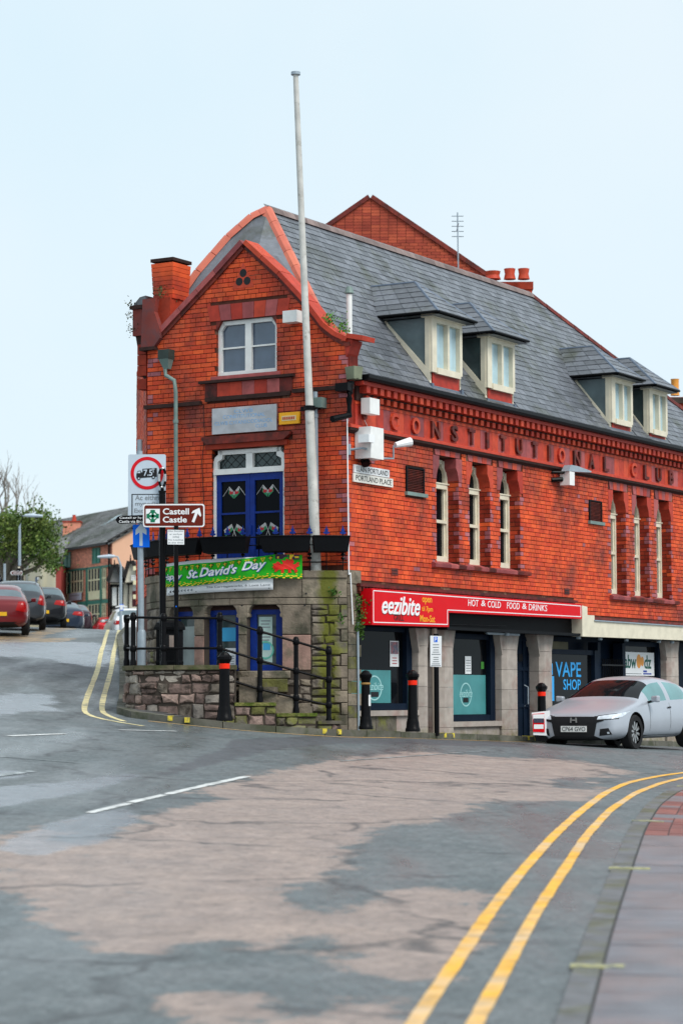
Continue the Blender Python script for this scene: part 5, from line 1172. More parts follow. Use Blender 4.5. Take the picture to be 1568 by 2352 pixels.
# dragon with raised wing and curled tail
a0 = bx(630); a1 = bx(682); w = a1-a0
DR = [(.02, .42), (.10, .50), (.05, .60), (.16, .62), (.22, .72), (.30, .66), (.34, .56), (.42, .60), (.36, .80), (.50, .74), (.52, .88), (.66, .78), (.72, .90), (.80, .72), (.74, .58), (.84, .60), (.92, .72), (1.0, .66), (.94, .60), (1.0, .50), (.90, .44), (.84, .36), (.92, .28), (.90, .14), (.80, .14), (.82, .24), (.70, .34), (.68, .20), (.72, .12), (.58, .12), (.60, .30), (.46, .32), (.44, .18), (.48, .12), (.34, .12), (.36, .26), (.26, .28), (.18, .16), (.10, .16), (.16, .32), (.06, .28), (.10, .38)]
MB().prism(BN, [(a0-.05+(w+.1)*x, .14+y*.78) for x, y in DR], .008, .013).build('dragon_emblem', m_bred, GB)
bflat([(a0+.02, .80), (a1+.04, .80), (a1+.04, 1.0), (a0+.02, 1.0)], mat('banner dark corner', (.05, .02, .05), .5), 'cross_print', .003); bflat([(a0+.05, .9), (a1+.03, .94), (a1+.03, .86), (a0+.05, .82)], m_byel, 'cross_print', .006)
bflat([(a0+.25, .80), (a0+.32, .80), (a0+.33, 1.0), (a0+.26, 1.0)], m_byel, 'cross_print', .009)
WBn = empty('white_banner', tuple(BB(0, .06, 3.6)), label='white cloth banner with grey address lettering hanging behind the green banner', cat='banner')
wL = onB(382, 1350, .06)[0]; wR = onB(627, 1350, .06)[0]
def WN(a, b, v):
    t = (a-wL)/(wR-wL); zb = interp(t, [(0, 3.45), (1, 3.50)]); zt = interp(t, [(0, 4.02), (.3, 4.05), (1, 4.08)]); z = zb+(zt-zb)*v
    return BB(a, .055+b+.4*rip(a, z), z)
sheet(WN, wL, wR, 0, 1, m_bwhite, 'banner_cloth', WBn)
text('The Carriageworks, 6 Love Lane', WN, onB(474, 1345, .06)[0], onB(620, 1345, .06)[0], .11, .19, .004, m_inkg, WBn, 'banner_lettering', ext=.003)
for i in range(8): MB().prism(WN, [(wL+.1+i*.08, .11), (wL+.15+i*.08, .15), (wL+.15+i*.08, .07)], .004, .007).build('arrow_print', m_ink if i < 3 else m_inkg, WBn)
for t in (.04, .35, .7, .97): MB().disc(WN, wL+(wR-wL)*t, .05, .012, .003, .006, 8).build('eyelet', m_ink, WBn)
# ------------------------------------------------------------ flagpole
fp = empty('flagpole', tuple(at(727, 1335, 40.2)), label='tall leaning white wooden flagpole rising from the balcony', cat='flagpole')
b0, t0 = at(727, 1330, 40.98), at(679, 172, 40.98)
MB().tube([b0, b0.lerp(t0, .33), b0.lerp(t0, .34), t0], [.092, .082, .070, .048], 14).build('pole', mat('flaking white wood', (.52, .51, .48), .7, var=.2, ns=5, col2=(.30, .29, .26), mixs=7, mixt=(.56, .7)), fp, smooth=True)
MB().tube([t0, t0+Zv*.05], .085, 14).build('truck', m_grey, fp); 
a, z = onG(708, 945, .1); c = b0.lerp(t0, .335); mb = MB(); mb.box(GG, a-.20, a+.2, .0, .04, 6.70, 6.78); mb.tube([c-Zv*.04, c+Zv*.04], .10, 12); mb.tube([GG(a-.12, .02, 6.74), c+Vector((-.08, 0, 0))], .02, 6); mb.tube([GG(a+.2, .02, 6.74), c+Vector((.08, 0, 0))], .02, 6); mb.build('bracket', m_black, fp)
# ------------------------------------------------------------ things fixed to the walls
def onwall(P, x0, x1, z0, z1, b0, b1, nm, m, lb, cat):
    e = empty(nm, tuple(P((x0+x1)/2, b0, z0)), label=lb, cat=cat); MB().box(P, x0, x1, b0, b1, z0, z1).build('panel', m, e); return e
pq = onwall(GG, -2.80, -1.42, 6.39, 6.86, .02, .06, 'name_board', mat('tarnished metal plate', (.42, .42, .44), .35, .5, var=.2, ns=5), 'tarnished metal name board with faded blue lettering above the blue door', 'sign')
mf = mat('faded blue lettering', (.20, .38, .62), .6, var=.4, ns=14)
for st, x0, x1, z in (('CLWB', -2.32, -1.92, 6.75), ('CONSTITUTIONAL', -2.56, -1.66, 6.66), ('CLWB CYFANSODDIADOL', -2.74, -1.50, 6.55), ('CLUB', -1.86, -1.62, 6.46)): text(st, GG, x0, x1, z, z+.065, .06, mf, pq, ext=.002)
yb = onwall(GG, -1.36, -.94, 6.48, 6.69, .02, .07, 'alarm_box', m_yellow, 'orange alarm box on the brick gable right of the name board', 'alarm box'); MB().box(GG, -1.30, -1.0, .07, .075, 6.54, 6.63).build('label_strip', mat('cream label', (.7, .55, .3), .5), yb)
for i in range(7): MB().box(GG, -1.28+i*.037, -1.255+i*.037, .0751, .078, 6.56, 6.61).build('label_print', m_terra, yb)
fx = empty('floodlight', tuple(GG(-1.05, .1, 8.4)), label='white box floodlight high on the gable beside the upper window', cat='light'); x0, z0 = onG(660, 744, .1); x1, z1 = onG(692, 714, .1); MB().box(GG, x0, x1, .06, .26, z0, z1).build('housing', m_white, fx); MB().box(GG, x0+.05, x1-.05, -.01, .06, z0+.08, z1-.08).build('mount', m_grey, fx)
cb = empty('junction_box', tuple(FF(.75, 0, 6.2)), label='tall white metal cabinet with side lamp arms above the street name signs', cat='cabinet')
x0, z0 = onF(850, 1052, .3); x1, z1 = onF(876, 985, .3); MB().box(FF, x0-.05, x1, .02, .34, z0, z1).build('cabinet', m_white, cb); MB().box(FF, x0-.25, x0-.05, .20, .42, z1-.30, z1-.16).build('side_lamp', m_signwhite, cb)
mb = MB(); mb.tube([FF(x0-.25, .02, z0+.14), FF(x0-.2, .25, z0+.16), FF(x0, .25, z0+.16)], .02, 8); mb.tube([FF(x0-.25, .02, z0+.05), FF(x0-.25, .02, z0+.24)], .03, 8); mb.build('bracket_arm', m_grey, cb)
mb = MB(); q = FF(x1+.1, .05, z0+.02); mb.tube([q, FF(x1+.1, .25, z0+.04), FF(x1+.42, .3, z0+.06), FF(x1+.42, .3, z0+.28), FF(x1+.5, .35, z0+.33)], .018, 8); mb.build('bracket_arm', m_grey, cb)
MB().tube([FF(x1+.42, .34, z0+.30), FF(x1+.72, .48, z0+.38)], .05, 10, .085).build('lamp_head', m_signwhite, cb); MB().tube([FF(x0+.1, .15, z0-.10), FF(x0+.15, .1, z0)], .08, 8).build('cable_gland', m_black, cb)
MB().tube([FF(x0+.1, .2, z0), FF(x0+.2, .2, z0-.07), FF(x0+.15, .05, z0-.09)], .012, 6).build('cable', m_black, cb)
eb = onwall(FF, *(lambda a: (a-.17, a+.17))(onF(840, 920, .1)[0]), 6.62, 6.90, .10, .28, 'bell_box', m_white, 'small white bell box beside the black hopper at the eaves', 'alarm box')
s1_ = onwall(FF, .17, 1.42, 5.575, 5.715, .02, .05, 'street_name_sign', m_signwhite, 'upper white street name sign reading LLAIN PORTLAND on the brick corner', 'sign'); text('LLAIN PORTLAND', FF, .24, 1.36, 5.60, 5.69, .05, m_ink, s1_, ext=.003)
s2_ = onwall(FF, .15, 1.55, 5.41, 5.565, .02, .05, 'street_name_sign', mat('rust stained white sign', (.76, .74, .68), .5, var=.15, ns=8, col2=(.4, .28, .15), mixs=6, mixt=(.62, .75)), 'lower rust stained street name sign reading PORTLAND PLACE', 'sign'); text('PORTLAND PLACE', FF, .22, 1.49, 5.44, 5.535, .05, m_ink, s2_, ext=.003)
sl2 = empty('wall_lamp', tuple(FF(8.9, 0, 6.1)), label='white sensor box with a long grey lamp arm on the facade below the raised letters', cat='light')
x0, z0 = onF(1300, 1115, .2); MB().box(FF, x0-.10, x0+.14, .1, .32, z0, z0+.28).build('sensor_box', m_white, sl2); mb = MB(); mb.tube([FF(x0-.3, .0, z0+.1), FF(x0-.1, .15, z0+.12)], .05, 8); mb.tube([FF(x0-.3, .0, z0+.26), FF(x0-.1, .2, z0+.26)], .03, 8); mb.build('bracket', m_black, sl2)
recalc(MB().prism(FF, [(x0-.15, z0+.28), (x0+.3, z0+.30), (x0+.95, z0+.34), (x0+.98, z0+.37), (x0+.3, z0+.42), (x0, z0+.42)], .15, .32).build('lamp_arm', m_grey, sl2))
# red shop sign
ss = empty('shop_sign', tuple(FF(4, .2, 3.2)), label='bright red L shaped shop sign with white eezibite lettering', cat='sign'); sb_ = .25
P6 = [(.42, 2.90), (3.27, 2.93), (3.27, 3.20), (9.10, 3.24), (9.10, 3.545), (.42, 3.54)]
recalc(MB().prism(FF, P6, .02, sb_).build('panel', m_signred, ss))
bo = [(.47, 2.945), (3.215, 2.975), (3.215, 3.245), (9.05, 3.285), (9.05, 3.505), (.47, 3.50)]
for p, q in zip(bo, bo[1:]+bo[:1]):
    if abs(p[0]-q[0]) < .01: MB().box(FF, p[0]-.010, p[0]+.010, sb_, sb_+.003, min(p[1], q[1]), max(p[1], q[1])).build('border', m_signwhite, ss)
    else: l, r = sorted((p, q)); recalc(MB().prism(FF, [(l[0], l[1]-.008), (r[0], r[1]-.008), (r[0], r[1]+.008), (l[0], l[1]+.008)], sb_, sb_+.0035).build('border', m_signwhite, ss))
sx = lambda x, y: onF(x, y, sb_)
def stext(st, x0, y0, x1, y1, m, **k): a0, z0 = sx(x0, y1); a1, _ = sx(x1, y1); _, z1 = sx(x0, y0); text(st, FF, a0, a1, z0, z1, sb_, m, ss, **k)
for sh, m, e in (((.02, -.010), m_ink, .003), ((0, 0), m_signwhite, .014)):
    a0, z0 = sx(876, 1411); a1, _ = sx(963, 1411); _, z1 = sx(920, 1370)
    text('eezibite', FF, a0+sh[0], a1+sh[0], z0+sh[1]+.01, z1+sh[1], sb_, m, ss, ext=e, shear=.3, bold=.012)
stext('GRILL', 904, 1412, 927, 1425, m_ink, bold=.01)
stext('open', 969, 1372, 991, 1388, m_yellow, bold=.01); stext('til 7pm', 968, 1392, 993, 1407, m_yellow, bold=.01); stext('Mon-Sat', 964, 1412, 998, 1428, m_yellow, bold=.01)
a0, z0 = sx(1074, 1406); a1, _ = sx(1255, 1406)
for st, x0, x1 in (('HOT', 1074, 1098), ('&', 1104, 1114), ('COLD', 1119, 1149), ('FOOD', 1163, 1192), ('&', 1198, 1208), ('DRINKS', 1213, 1255)): text(st, FF, sx(x0, 1390)[0], sx(x1, 1390)[0], 3.345 if st != '&' else 3.36, 3.47, sb_, m_signwhite, ss, ext=.004, shear=.08)
# ------------------------------------------------------------ bollards
def bollard(band):
    e = empty('bollard'); mb = MB()
    mb.lathe((0, 0, 0), [(.130, 0), (.130, .05), (.115, .07), (.108, .16), (.098, .20), (.088, .24), (.078, .80)], 16); mb.build('post', m_black, e, smooth=True, local=True)
    if band == 'red': MB().lathe((0, 0, 0), [(.078, .80), (.082, .805), (.082, .875), (.078, .88)], 16).build('reflective_band', m_redband, e, smooth=True, local=True)
    else: MB().lathe((0, 0, 0), [(.078, .80), (.09, .81), (.09, .825), (.078, .84)], 16).build('ring', m_gold, e, smooth=True, local=True)
    MB().lathe((0, 0, 0), [(.078, .84 if band != 'red' else .88), (.092, .91), (.115, .945), (.115, .985), (.085, 1.01), (.06, 1.045), (.02, 1.06)], 10 if band != 'red' else 8).build('cap', m_black, e, smooth=(band != 'red'), local=True); return e
def pav(x, y): return ground(x, y)+KH
bA = bollard('red')
for i, (x, Z, s_, lb) in enumerate(((515, 38.78, 1.07, 'black bollard with a red band standing in front of the low stone wall'), (945, 41.05, 1.01, 'black bollard with a red band in front of the first shop window'), (1240, 44.1, .96, 'black bollard with a red band beside the parked silver car'))):
    o = bA if i == 0 else copytree(bA); X = (x-CX)/FP*Z; o.location = (X, Z, pav(X, Z)); o.scale = (s_, s_, s_); tag(o, lb, 'bollard', 'black bollards along the kerb')
bB = bollard('gold'); X = (838-CX)/FP*40.35; bB.location = (X, 40.35, pav(X, 40.35)); bB.scale = (.95, .95, .95); tag(bB, 'black bollard with a gold ring and white sticker at the mossy corner', 'bollard', 'black bollards along the kerb')
MB().box(frame((0, 0, 0), (1, 0, 0), (0, -1, 0)), .05, .088, .04, .095, .42, .62).build('sticker', m_signwhite, bB, local=True)
# ------------------------------------------------------------ sign posts
def rrect(a0, a1, z0, z1, r, n=5):
    pts = []
    for cx_, cz_, t in ((a1-r, z1-r, 0), (a0+r, z1-r, 90), (a0+r, z0+r, 180), (a1-r, z0+r, 270)):
        for i in range(n+1): q = math.radians(t+90*i/n); pts.append((cx_+r*math.cos(q), cz_+r*math.sin(q)))
    return pts
Zp = 39.85; P = SC(Zp); x_, zb = px(325, 1528, Zp)
g1 = empty('weight_limit_sign', (x_, Zp, zb), label='grey pole carrying the 7.5T lorry limit sign and a blue one way arrow', cat='road sign')
MB().tube([(x_, Zp+.06, zb-.1), at(321, 1036, Zp+.06)], .052, 14).build('pole', m_grey, g1, smooth=True); MB().lathe((x_, Zp+.06, zb), [(.072, 0), (.072, .55), (.055, .60)], 14).build('pole_sleeve', m_grey, g1, smooth=True)
a0, z1 = px(295, 1044, Zp); a1, z0 = px(381, 1196, Zp)
recalc(MB().prism(P, rrect(a0, a1, z0, z1, .03), -.0, .015).build('sign_plate', m_signgrey, g1))
ca, cz = px(338.5, 1087, Zp); R_ = (378-302)/2/FP*Zp
MB().disc(P, ca, cz, R_, .0152, .017, 36).build('sign_face', m_signgrey, g1); MB().ring(P, ca, cz, R_*.80, R_, .017, .021, 40).build('red_ring', m_redring, g1)
tz = px(338, 1103, Zp)[1]
def pp(x, y): return px(x, y, Zp)
def poly_(pts, m, nm, par, b0=.018, b1=.022, P=P, Z=Zp): recalc(MB().prism(P, [px(x, y, Z) for x, y in pts], b0, b1).build(nm, m, par))
poly_([(314, 1098), (314, 1089), (317, 1082), (324, 1081), (325, 1085), (328, 1085), (328, 1077), (361, 1075), (361, 1095), (314, 1099)], m_ink, 'lorry_symbol', g1)
poly_([(316, 1087), (318, 1083.5), (323, 1083), (323, 1087)], m_signgrey, 'lorry_symbol', g1, .022, .024)
for x, y in ((319.5, 1099), (353, 1096.5)): c_ = pp(x, y); MB().disc(P, *c_, .028, .022, .025, 14).build('lorry_symbol', m_ink, g1); MB().disc(P, *c_, .014, .025, .027, 12).build('lorry_symbol', m_signgrey, g1)
a_, z_ = pp(330.5, 1093.5); b_, _ = pp(350.5, 1093.5); text('7.5', P, a_, b_, z_, pp(0, 1080)[1], .022, m_signgrey, g1, ext=.003, bold=.02); text('T', P, pp(352.5, 0)[0], pp(359, 0)[0], pp(0, 1087)[1], pp(0, 1078)[1], .022, m_signgrey, g1, ext=.003, bold=.02)
fr_ = rrect(*[pp(303, 0)[0], pp(384, 0)[0]], pp(0, 1200)[1], pp(0, 1136)[1], .02)
for p, q in (((303, 1136), (376, 1132.5)), ((303, 1136), (304, 1196))): MB().box(P, min(pp(*p)[0], pp(*q)[0]), max(pp(*p)[0], pp(*q)[0])+.008, .0155, .019, min(pp(*p)[1], pp(*q)[1]), max(pp(*p)[1], pp(*q)[1])+.008).build('plate_border', m_ink, g1) if p[0] != q[0] and abs(p[1]-q[1]) > 20 else MB().box(P, pp(*p)[0], pp(*q)[0]+.01, .0155, .019, pp(p[0], 1136.5)[1] if p[0] != q[0] else pp(*q)[1], pp(p[0], 1134.8)[1]).build('plate_border', m_ink, g1)
def ptxt(st, x0, x1, yb, yt, m, par, P=P, Z=Zp, b=.0155, **k): a_, z_ = px(x0, yb, Z); c_, w_ = px(x1, yt, Z); text(st, P, a_, c_, z_, w_, b, m, par, **dict(dict(ext=.003, bold=.012), **k))
ptxt('Ac eithrio', 311, 375, 1149, 1137, m_inkg, g1); ptxt('mynediad', 311, 372, 1164, 1152, m_inkg, g1); ptxt('Except', 309, 350, 1180, 1168, m_inkg, g1)
poly_([(305.5, 1205), (343.5, 1206), (344, 1257), (306, 1257)], m_bluesign, 'one_way_plate', g1, 0, .012); poly_([(321, 1254), (321, 1223), (312, 1229), (312, 1217), (324.5, 1203), (337, 1217), (337, 1229), (328, 1223), (328, 1254)], m_signgrey, 'arrow_symbol', g1, .012, .015)
# black finger post
Z2 = 39.72; Pb = SC(Z2); x_, zb = px(374, 1528, Z2)
g2 = empty('direction_post', (x_, Z2, zb), label='thick black post with brown Castell Castle sign and an ornate hooped finial', cat='road sign')
t = at(373, 1131, Z2+.05); MB().tube([(x_, Z2+.05, zb-.1), t], .055, 12).build('pole', m_black, g2, smooth=True); MB().tube([t, t+Zv*.03], .066, 12).build('pole_cap', m_black, g2)
ct = Vector((t.x, Z2+.05, px(0, 1098, Z2)[1])); Pc = SC(Z2+.05)
m_fin = mat('chrome banded finial', (.5, .5, .5), .2, .9, var=0)
for i in range(16):
    th0 = -math.pi/2+2*math.pi*i/16; th1 = th0+2*math.pi/16
    MB().tube([ct+Vector((.055*math.cos(th0), 0, .165*math.sin(th0))), ct+Vector((.055*math.cos(th1), 0, .165*math.sin(th1)))], .022, 8).build('finial_hoop', m_black if i % 4 in (1, 2) else m_fin, g2, smooth=True)
MB().lathe((ct.x, ct.y, t.z+.03), [(.02, 0), (.035, .02), (.02, .05)], 10).build('finial_base', m_black, g2)
def pz(x, y): return px(x, y, Z2)
# brown sign
a0, z0 = pz(329.5, 1211.5); a1, z1 = pz(470.5, 1158)
recalc(MB().prism(Pb, rrect(a0, a1, z0, z1, .045), .05, .062).build('sign_plate', m_signwhite, g2)); recalc(MB().prism(Pb, rrect(a0+.022, a1-.022, z0+.022, z1-.022, .035), .0625, .066).build('sign_face', m_brown, g2))
sq_ = lambda pts, m, nm, b0, b1: poly_(pts, m, nm, g2, b0, b1, Pb, Z2)
sq_([(336, 1169.5), (368, 1169.5), (368, 1202.5), (336, 1202.5)], m_signwhite, 'castle_symbol', .0662, .068)
cc = pz(352, 1186); MB().ring(Pb, *cc, .062, .082, .068, .070, 30).build('castle_symbol', m_green, g2)
for k in range(4):
    q = math.pi/2*k; rot = lambda a_, b_: (cc[0]+a_*math.cos(q)-b_*math.sin(q), cc[1]+a_*math.sin(q)+b_*math.cos(q))
    recalc(MB().prism(Pb, [rot(0, -.022), rot(.05, -.018), rot(.075, -.04), rot(.105, -.036), rot(.105, .036), rot(.075, .04), rot(.05, .018), rot(0, .022)], .070, .072).build('castle_symbol', m_green, g2))
ptxt('Castell', 375, 435, 1182.5, 1168, m_signwhite, g2, Pb, Z2, .0662, bold=.02); ptxt('Castle', 375, 430, 1201, 1187, m_signwhite, g2, Pb, Z2, .0662, bold=.02)
sq_([(441, 1199), (449, 1178), (440, 1180), (444, 1174), (459, 1167), (463, 1184), (461, 1188), (455, 1180), (447, 1201)], m_signwhite, 'arrow_symbol', .0662, .069)
fg = empty('finger_sign', tuple(at(300, 1194, Z2)), label='small black finger sign with white lettering pointing left from the black post', cat='road sign')
sq2 = lambda pts, m, nm, b0, b1: poly_(pts, m, nm, fg, b0, b1, Pb, Z2)
sq2([(266, 1194), (270, 1187), (276, 1185), (372, 1181), (372, 1199), (276, 1203), (270, 1201)], m_black, 'sign_plate', -.03, .01)
ptxt('Castell ar hyd Lon', 275, 350, 1193, 1186.5, m_signwhite, fg, Pb, Z2, .0102, bold=.008); ptxt('Castle via Broomhill', 274, 352, 1201, 1194.5, m_signwhite, fg, Pb, Z2, .0102, bold=.008)
Z3 = 39.6; P3 = SC(Z3); x_, zb = px(405, 1528, Z3)
g3_ = empty('no_loading_sign', (x_, Z3, zb), label='thin black post with a small white no loading plate', cat='road sign')
MB().tube([(x_, Z3+.04, zb-.1), at(405, 1208, Z3+.04)], .038, 12).build('pole', m_black, g3_, smooth=True)
sq3 = lambda pts, m, nm, b0, b1: poly_(pts, m, nm, g3_, b0, b1, P3, Z3)
sq3([(384, 1215.5), (424.5, 1216.5), (424.5, 1252), (384, 1251.5)], m_black, 'plate_border', 0, .010); sq3([(385.2, 1216.7), (423.4, 1217.7), (423.4, 1251), (385.2, 1250.5)], m_signwhite, 'sign_plate', .0102, .013)
for st, x0, x1, y in (('Dim llwytho', 387, 421, 1223), ('ar unrhyw', 390, 419, 1230), ('adeg', 397, 412, 1236), ('No Loading', 387, 421, 1243), ('at any time', 387, 421, 1249.5)): ptxt(st, x0, x1, y, y-5, m_inkg, g3_, P3, Z3, .0132, bold=.01, ext=.001)
MB().disc(P3, *px(405, 1393, Z3), .012, -.01, .003, 10).build('sticker', m_bluesign, g3_)
# litter bin
Zb = 40.0; x_, zb = px(390, 1528, Zb); lb_ = empty('litter_bin', (x_, Zb, zb), label='black octagonal litter bin with a domed lid behind the handrail', cat='litter bin')
MB().lathe((x_, Zb, zb), [(.245, 0), (.25, .05), (.24, .08), (.24, .62)], 8, math.pi/8).build('body', m_blackm, lb_); MB().lathe((x_, Zb, zb), [(.28, .60), (.28, .64), (.24, .72), (.17, .76), (.04, .78)], 8, math.pi/8).build('lid', m_black, lb_)
Pn = frame((x_, Zb, 0), (1, 0, 0), (0, -1, 0)); MB().box(Pn, -.085, .085, .2, .236, zb+.28, zb+.52).build('opening', m_ink, lb_); MB().box(Pn, .01, .085, .236, .24, zb+.30, zb+.50).build('notice', mat('faded notice', (.45, .35, .3), .6), lb_)
# parking sign
Zs = 41.35; Xs = (1000-CX)/FP*Zs; pk = empty('parking_sign', (Xs, Zs, pav(Xs, Zs)), label='white parking times sign with a blue P on a black post outside the takeaway', cat='road sign'); Ps = SC(Zs)
MB().tube([(Xs, Zs+.04, pav(Xs, Zs)-.05), (Xs, Zs+.04, px(0, 1459, Zs)[1])], .045, 12).build('pole', m_black, pk, smooth=True)
sq4 = lambda pts, m, nm, b0, b1: poly_(pts, m, nm, pk, b0, b1, Ps, Zs)
sq4([(987.5, 1460), (1013.5, 1461), (1013.5, 1532), (987.5, 1531)], m_signwhite, 'sign_plate', 0, .012); sq4([(996, 1462.5), (1004, 1462.5), (1004, 1475), (996, 1475)], m_bluesign, 'parking_symbol', .0122, .014); ptxt('P', 997.8, 1002.5, 1473.5, 1464, m_signwhite, pk, Ps, Zs, .0142)
for i, (y, w_) in enumerate(((1480, 7), (1486, 7), (1492, 6), (1497, 7), (1502, 10), (1509, 6), (1514, 6), (1519, 7), (1524, 9), (1528, 11))): sq4([(1000.5-w_, y), (1000.5+w_, y), (1000.5+w_, y+1.8), (1000.5-w_, y+1.8)], m_inkg, 'printed_line', .0122, .0135)
# free-standing notice by the car
Zn = 43.75; Xn = (1234-CX)/FP*Zn; nb = empty('pavement_sign', (Xn, Zn, pav(Xn, Zn)), label='small red and white pavement sign standing in front of the silver car', cat='sign'); Pq = SC(Zn)
sq5 = lambda pts, m, nm, b0, b1: poly_(pts, m, nm, nb, b0, b1, Pq, Zn)
sq5([(1220, 1637), (1262, 1632), (1263, 1690), (1224, 1688)], m_signwhite, 'frame', -.04, 0); sq5([(1222, 1640), (1249, 1638), (1250, 1682), (1223, 1681)], m_signred, 'panel', .001, .012); sq5([(1223, 1641), (1249, 1640), (1249, 1652), (1223, 1652)], m_signwhite, 'panel_top', .0122, .016); sq5([(1224, 1650), (1248, 1650), (1248, 1660), (1224, 1660)], mat('dark photo print', (.05, .05, .08), .5, var=.6, ns=30), 'picture', .0165, .018); sq5([(1225, 1664), (1247, 1664), (1247, 1674), (1225, 1674)], m_signwhite, 'text_panel', .0122, .016)
sq5([(1226, 1682), (1258, 1684), (1256, 1702), (1230, 1702)], m_black, 'base', -.12, -.02)
# ------------------------------------------------------------ ivy and weeds
def leaves(pts, n_, s_, name, lb, cat, m=None, spread=.1, par=None, drop=0):
    mb = MB()
    for i in range(n_):
        c, r = random.choice(pts); c = Vector(c)+Vector((random.gauss(0, r), random.gauss(0, r)*.6, random.gauss(0, r)-drop*random.random()))
        n1 = Vector((random.gauss(0, 1), random.gauss(-.8, 1), random.gauss(.3, 1))).normalized(); t1 = n1.orthogonal().normalized(); t2 = n1.cross(t1); q = s_*random.uniform(.5, 1.2)
        k = len(mb.v); mb.v += [c-t1*q, c+t2*q*.6, c+t1*q, c-t2*q*.6]; mb.f.append((k, k+1, k+2, k+3))
    o = mb.build(name, m or m_leaf, par)
    if lb: tag(o, lb, cat)
    return o
leaves([(FF(.30, .06, 3.3), .07), (FF(.28, .06, 3.15), .08), (FF(.32, .05, 3.0), .07), (FF(.25, .05, 2.85), .05), (FF(.36, .05, 2.75), .035)], 420, .028, 'ivy_plant', 'dark green ivy clump hanging between the mossy corner and the red sign', 'plant')
leaves([(BB(onB(766, 1360)[0], .05, onB(766, 1360)[1]), .045)], 90, .025, 'wall_fern', 'small green fern growing high on the stone bay under the banner', 'plant')
leaves([(BB(onB(782, 1420)[0], .03, onB(782, 1420)[1]), .04)], 60, .022, 'wall_fern', 'tiny green weed below the fern beside the mossy streak', 'plant')
leaves([(GG(-.42, -.1, 8.33), .06), (GG(-.25, -.1, 8.2), .09), (GG(-.1, -.1, 8.16), .06)], 200, .03, 'roof_weed', 'bright green weeds growing on the right gable coping', 'plant', mat('bright weed leaves', (.08, .22, .02), .6, var=.4, island=.4))
leaves([(GG(-3.9, -.1, 9.05), .10), (GG(-4.0, 0, 9.15), .07)], 120, .03, 'chimney_weed', 'dark weeds sprouting at the foot of the left chimney', 'plant', mat('dark olive leaves', (.06, .065, .02), .7, var=.4, island=.4))
leaves([(GG(-4.68, .0, 8.95), .05), (GG(-4.68, 0, 8.75), .05), (GG(-4.66, 0, 8.5), .05)], 90, .025, 'hanging_plant', 'thin straggly plant hanging from the capped pier at the left corner', 'plant', bpy.data.materials['dark olive leaves'])
# ------------------------------------------------------------ cars
from mathutils.bvhtree import BVHTree
m_tyre = mat('tyre rubber', (.012, .012, .013), .8, var=.1); m_rim = mat('alloy', (.5, .5, .5), .3, .8, var=0); m_rimd = mat('dark alloy', (.02, .02, .022), .4, .3, var=0)
m_cglass = mat('car window glass', (.012, .016, .018), .05, var=0, spec=.35); m_tail = mat('red tail lamp', (.34, .008, .008), .2, var=.1); m_lamp = mat('clear headlamp', (.62, .68, .74), .1, var=.3, ns=14, spec=.6)
m_plw = mat('white number plate', (.78, .78, .76), .4, var=0); m_ply = mat('yellow number plate', (.80, .45, .02), .4, var=0); m_under = mat('black plastic trim', (.012, .012, .014), .55, var=0)
def paint(n_, c, metal=.0, r=.3): return mat(n_, c, r, metal, var=.04, ns=2, coat=.6)
HATCH = [(0, .24, .50, .62, .66, .55), (.05, .19, .58, .68, .80, .66), (.28, .18, .68, .77, .875, .72), (.75, .18, .78, .88, .885, .74), (1.12, .18, .85, .95, .885, .72), (1.2, .18, .87, .98, .885, .70), (1.55, .19, .88, 1.20, .885, .62), (1.95, .19, .90, 1.35, .885, .58), (2.05, .19, .905, 1.37, .885, .58), (2.45, .19, .92, 1.405, .885, .59), (2.50, .19, .92, 1.405, .885, .59), (3.0, .19, .94, 1.385, .885, .58), (3.45, .20, .97, 1.33, .88, .56), (3.6, .21, .99, 1.29, .875, .55), (4.0, .24, 1.03, 1.12, .85, .60), (4.12, .26, 1.0, 1.07, .83, .62), (4.25, .30, .90, .96, .78, .60), (4.3, .36, .70, .80, .65, .5)]
SEDAN = [(0, .30, .50, .58, .55, .42), (.08, .22, .58, .68, .76, .58), (.3, .19, .66, .78, .86, .68), (.8, .19, .78, .88, .88, .72), (1.15, .19, .86, .96, .88, .70), (1.25, .19, .88, .99, .88, .68), (1.6, .19, .89, 1.2, .88, .62), (1.95, .19, .90, 1.38, .88, .58), (2.05, .19, .905, 1.40, .88, .58), (2.5, .19, .92, 1.43, .88, .59), (2.56, .19, .92, 1.43, .88, .59), (3.1, .20, .95, 1.41, .88, .58), (3.35, .21, .97, 1.37, .88, .57), (3.5, .21, .98, 1.33, .87, .57), (3.98, .23, 1.0, 1.08, .86, .62), (4.10, .25, .98, 1.05, .85, .64), (4.28, .30, .92, .99, .80, .62), (4.34, .36, .66, .74, .68, .5)]
SUVP = [(0, .34, .60, .70, .55, .42), (.08, .26, .70, .85, .76, .60), (.3, .24, .78, .97, .86, .70), (.8, .24, .90, 1.06, .9, .73), (1.1, .24, .96, 1.12, .9, .71), (1.18, .24, .98, 1.15, .9, .70), (1.5, .24, 1.0, 1.38, .9, .66), (1.8, .24, 1.02, 1.55, .9, .62), (1.9, .24, 1.03, 1.58, .9, .62), (2.4, .24, 1.05, 1.62, .9, .63), (2.46, .24, 1.05, 1.62, .9, .63), (3.1, .25, 1.08, 1.61, .9, .62), (3.5, .26, 1.09, 1.58, .89, .61), (3.62, .27, 1.09, 1.55, .88, .61), (4.05, .30, 1.10, 1.26, .86, .64), (4.13, .32, 1.08, 1.17, .85, .66), (4.25, .36, .98, 1.04, .82, .62), (4.3, .40, .70, .80, .7, .5)]
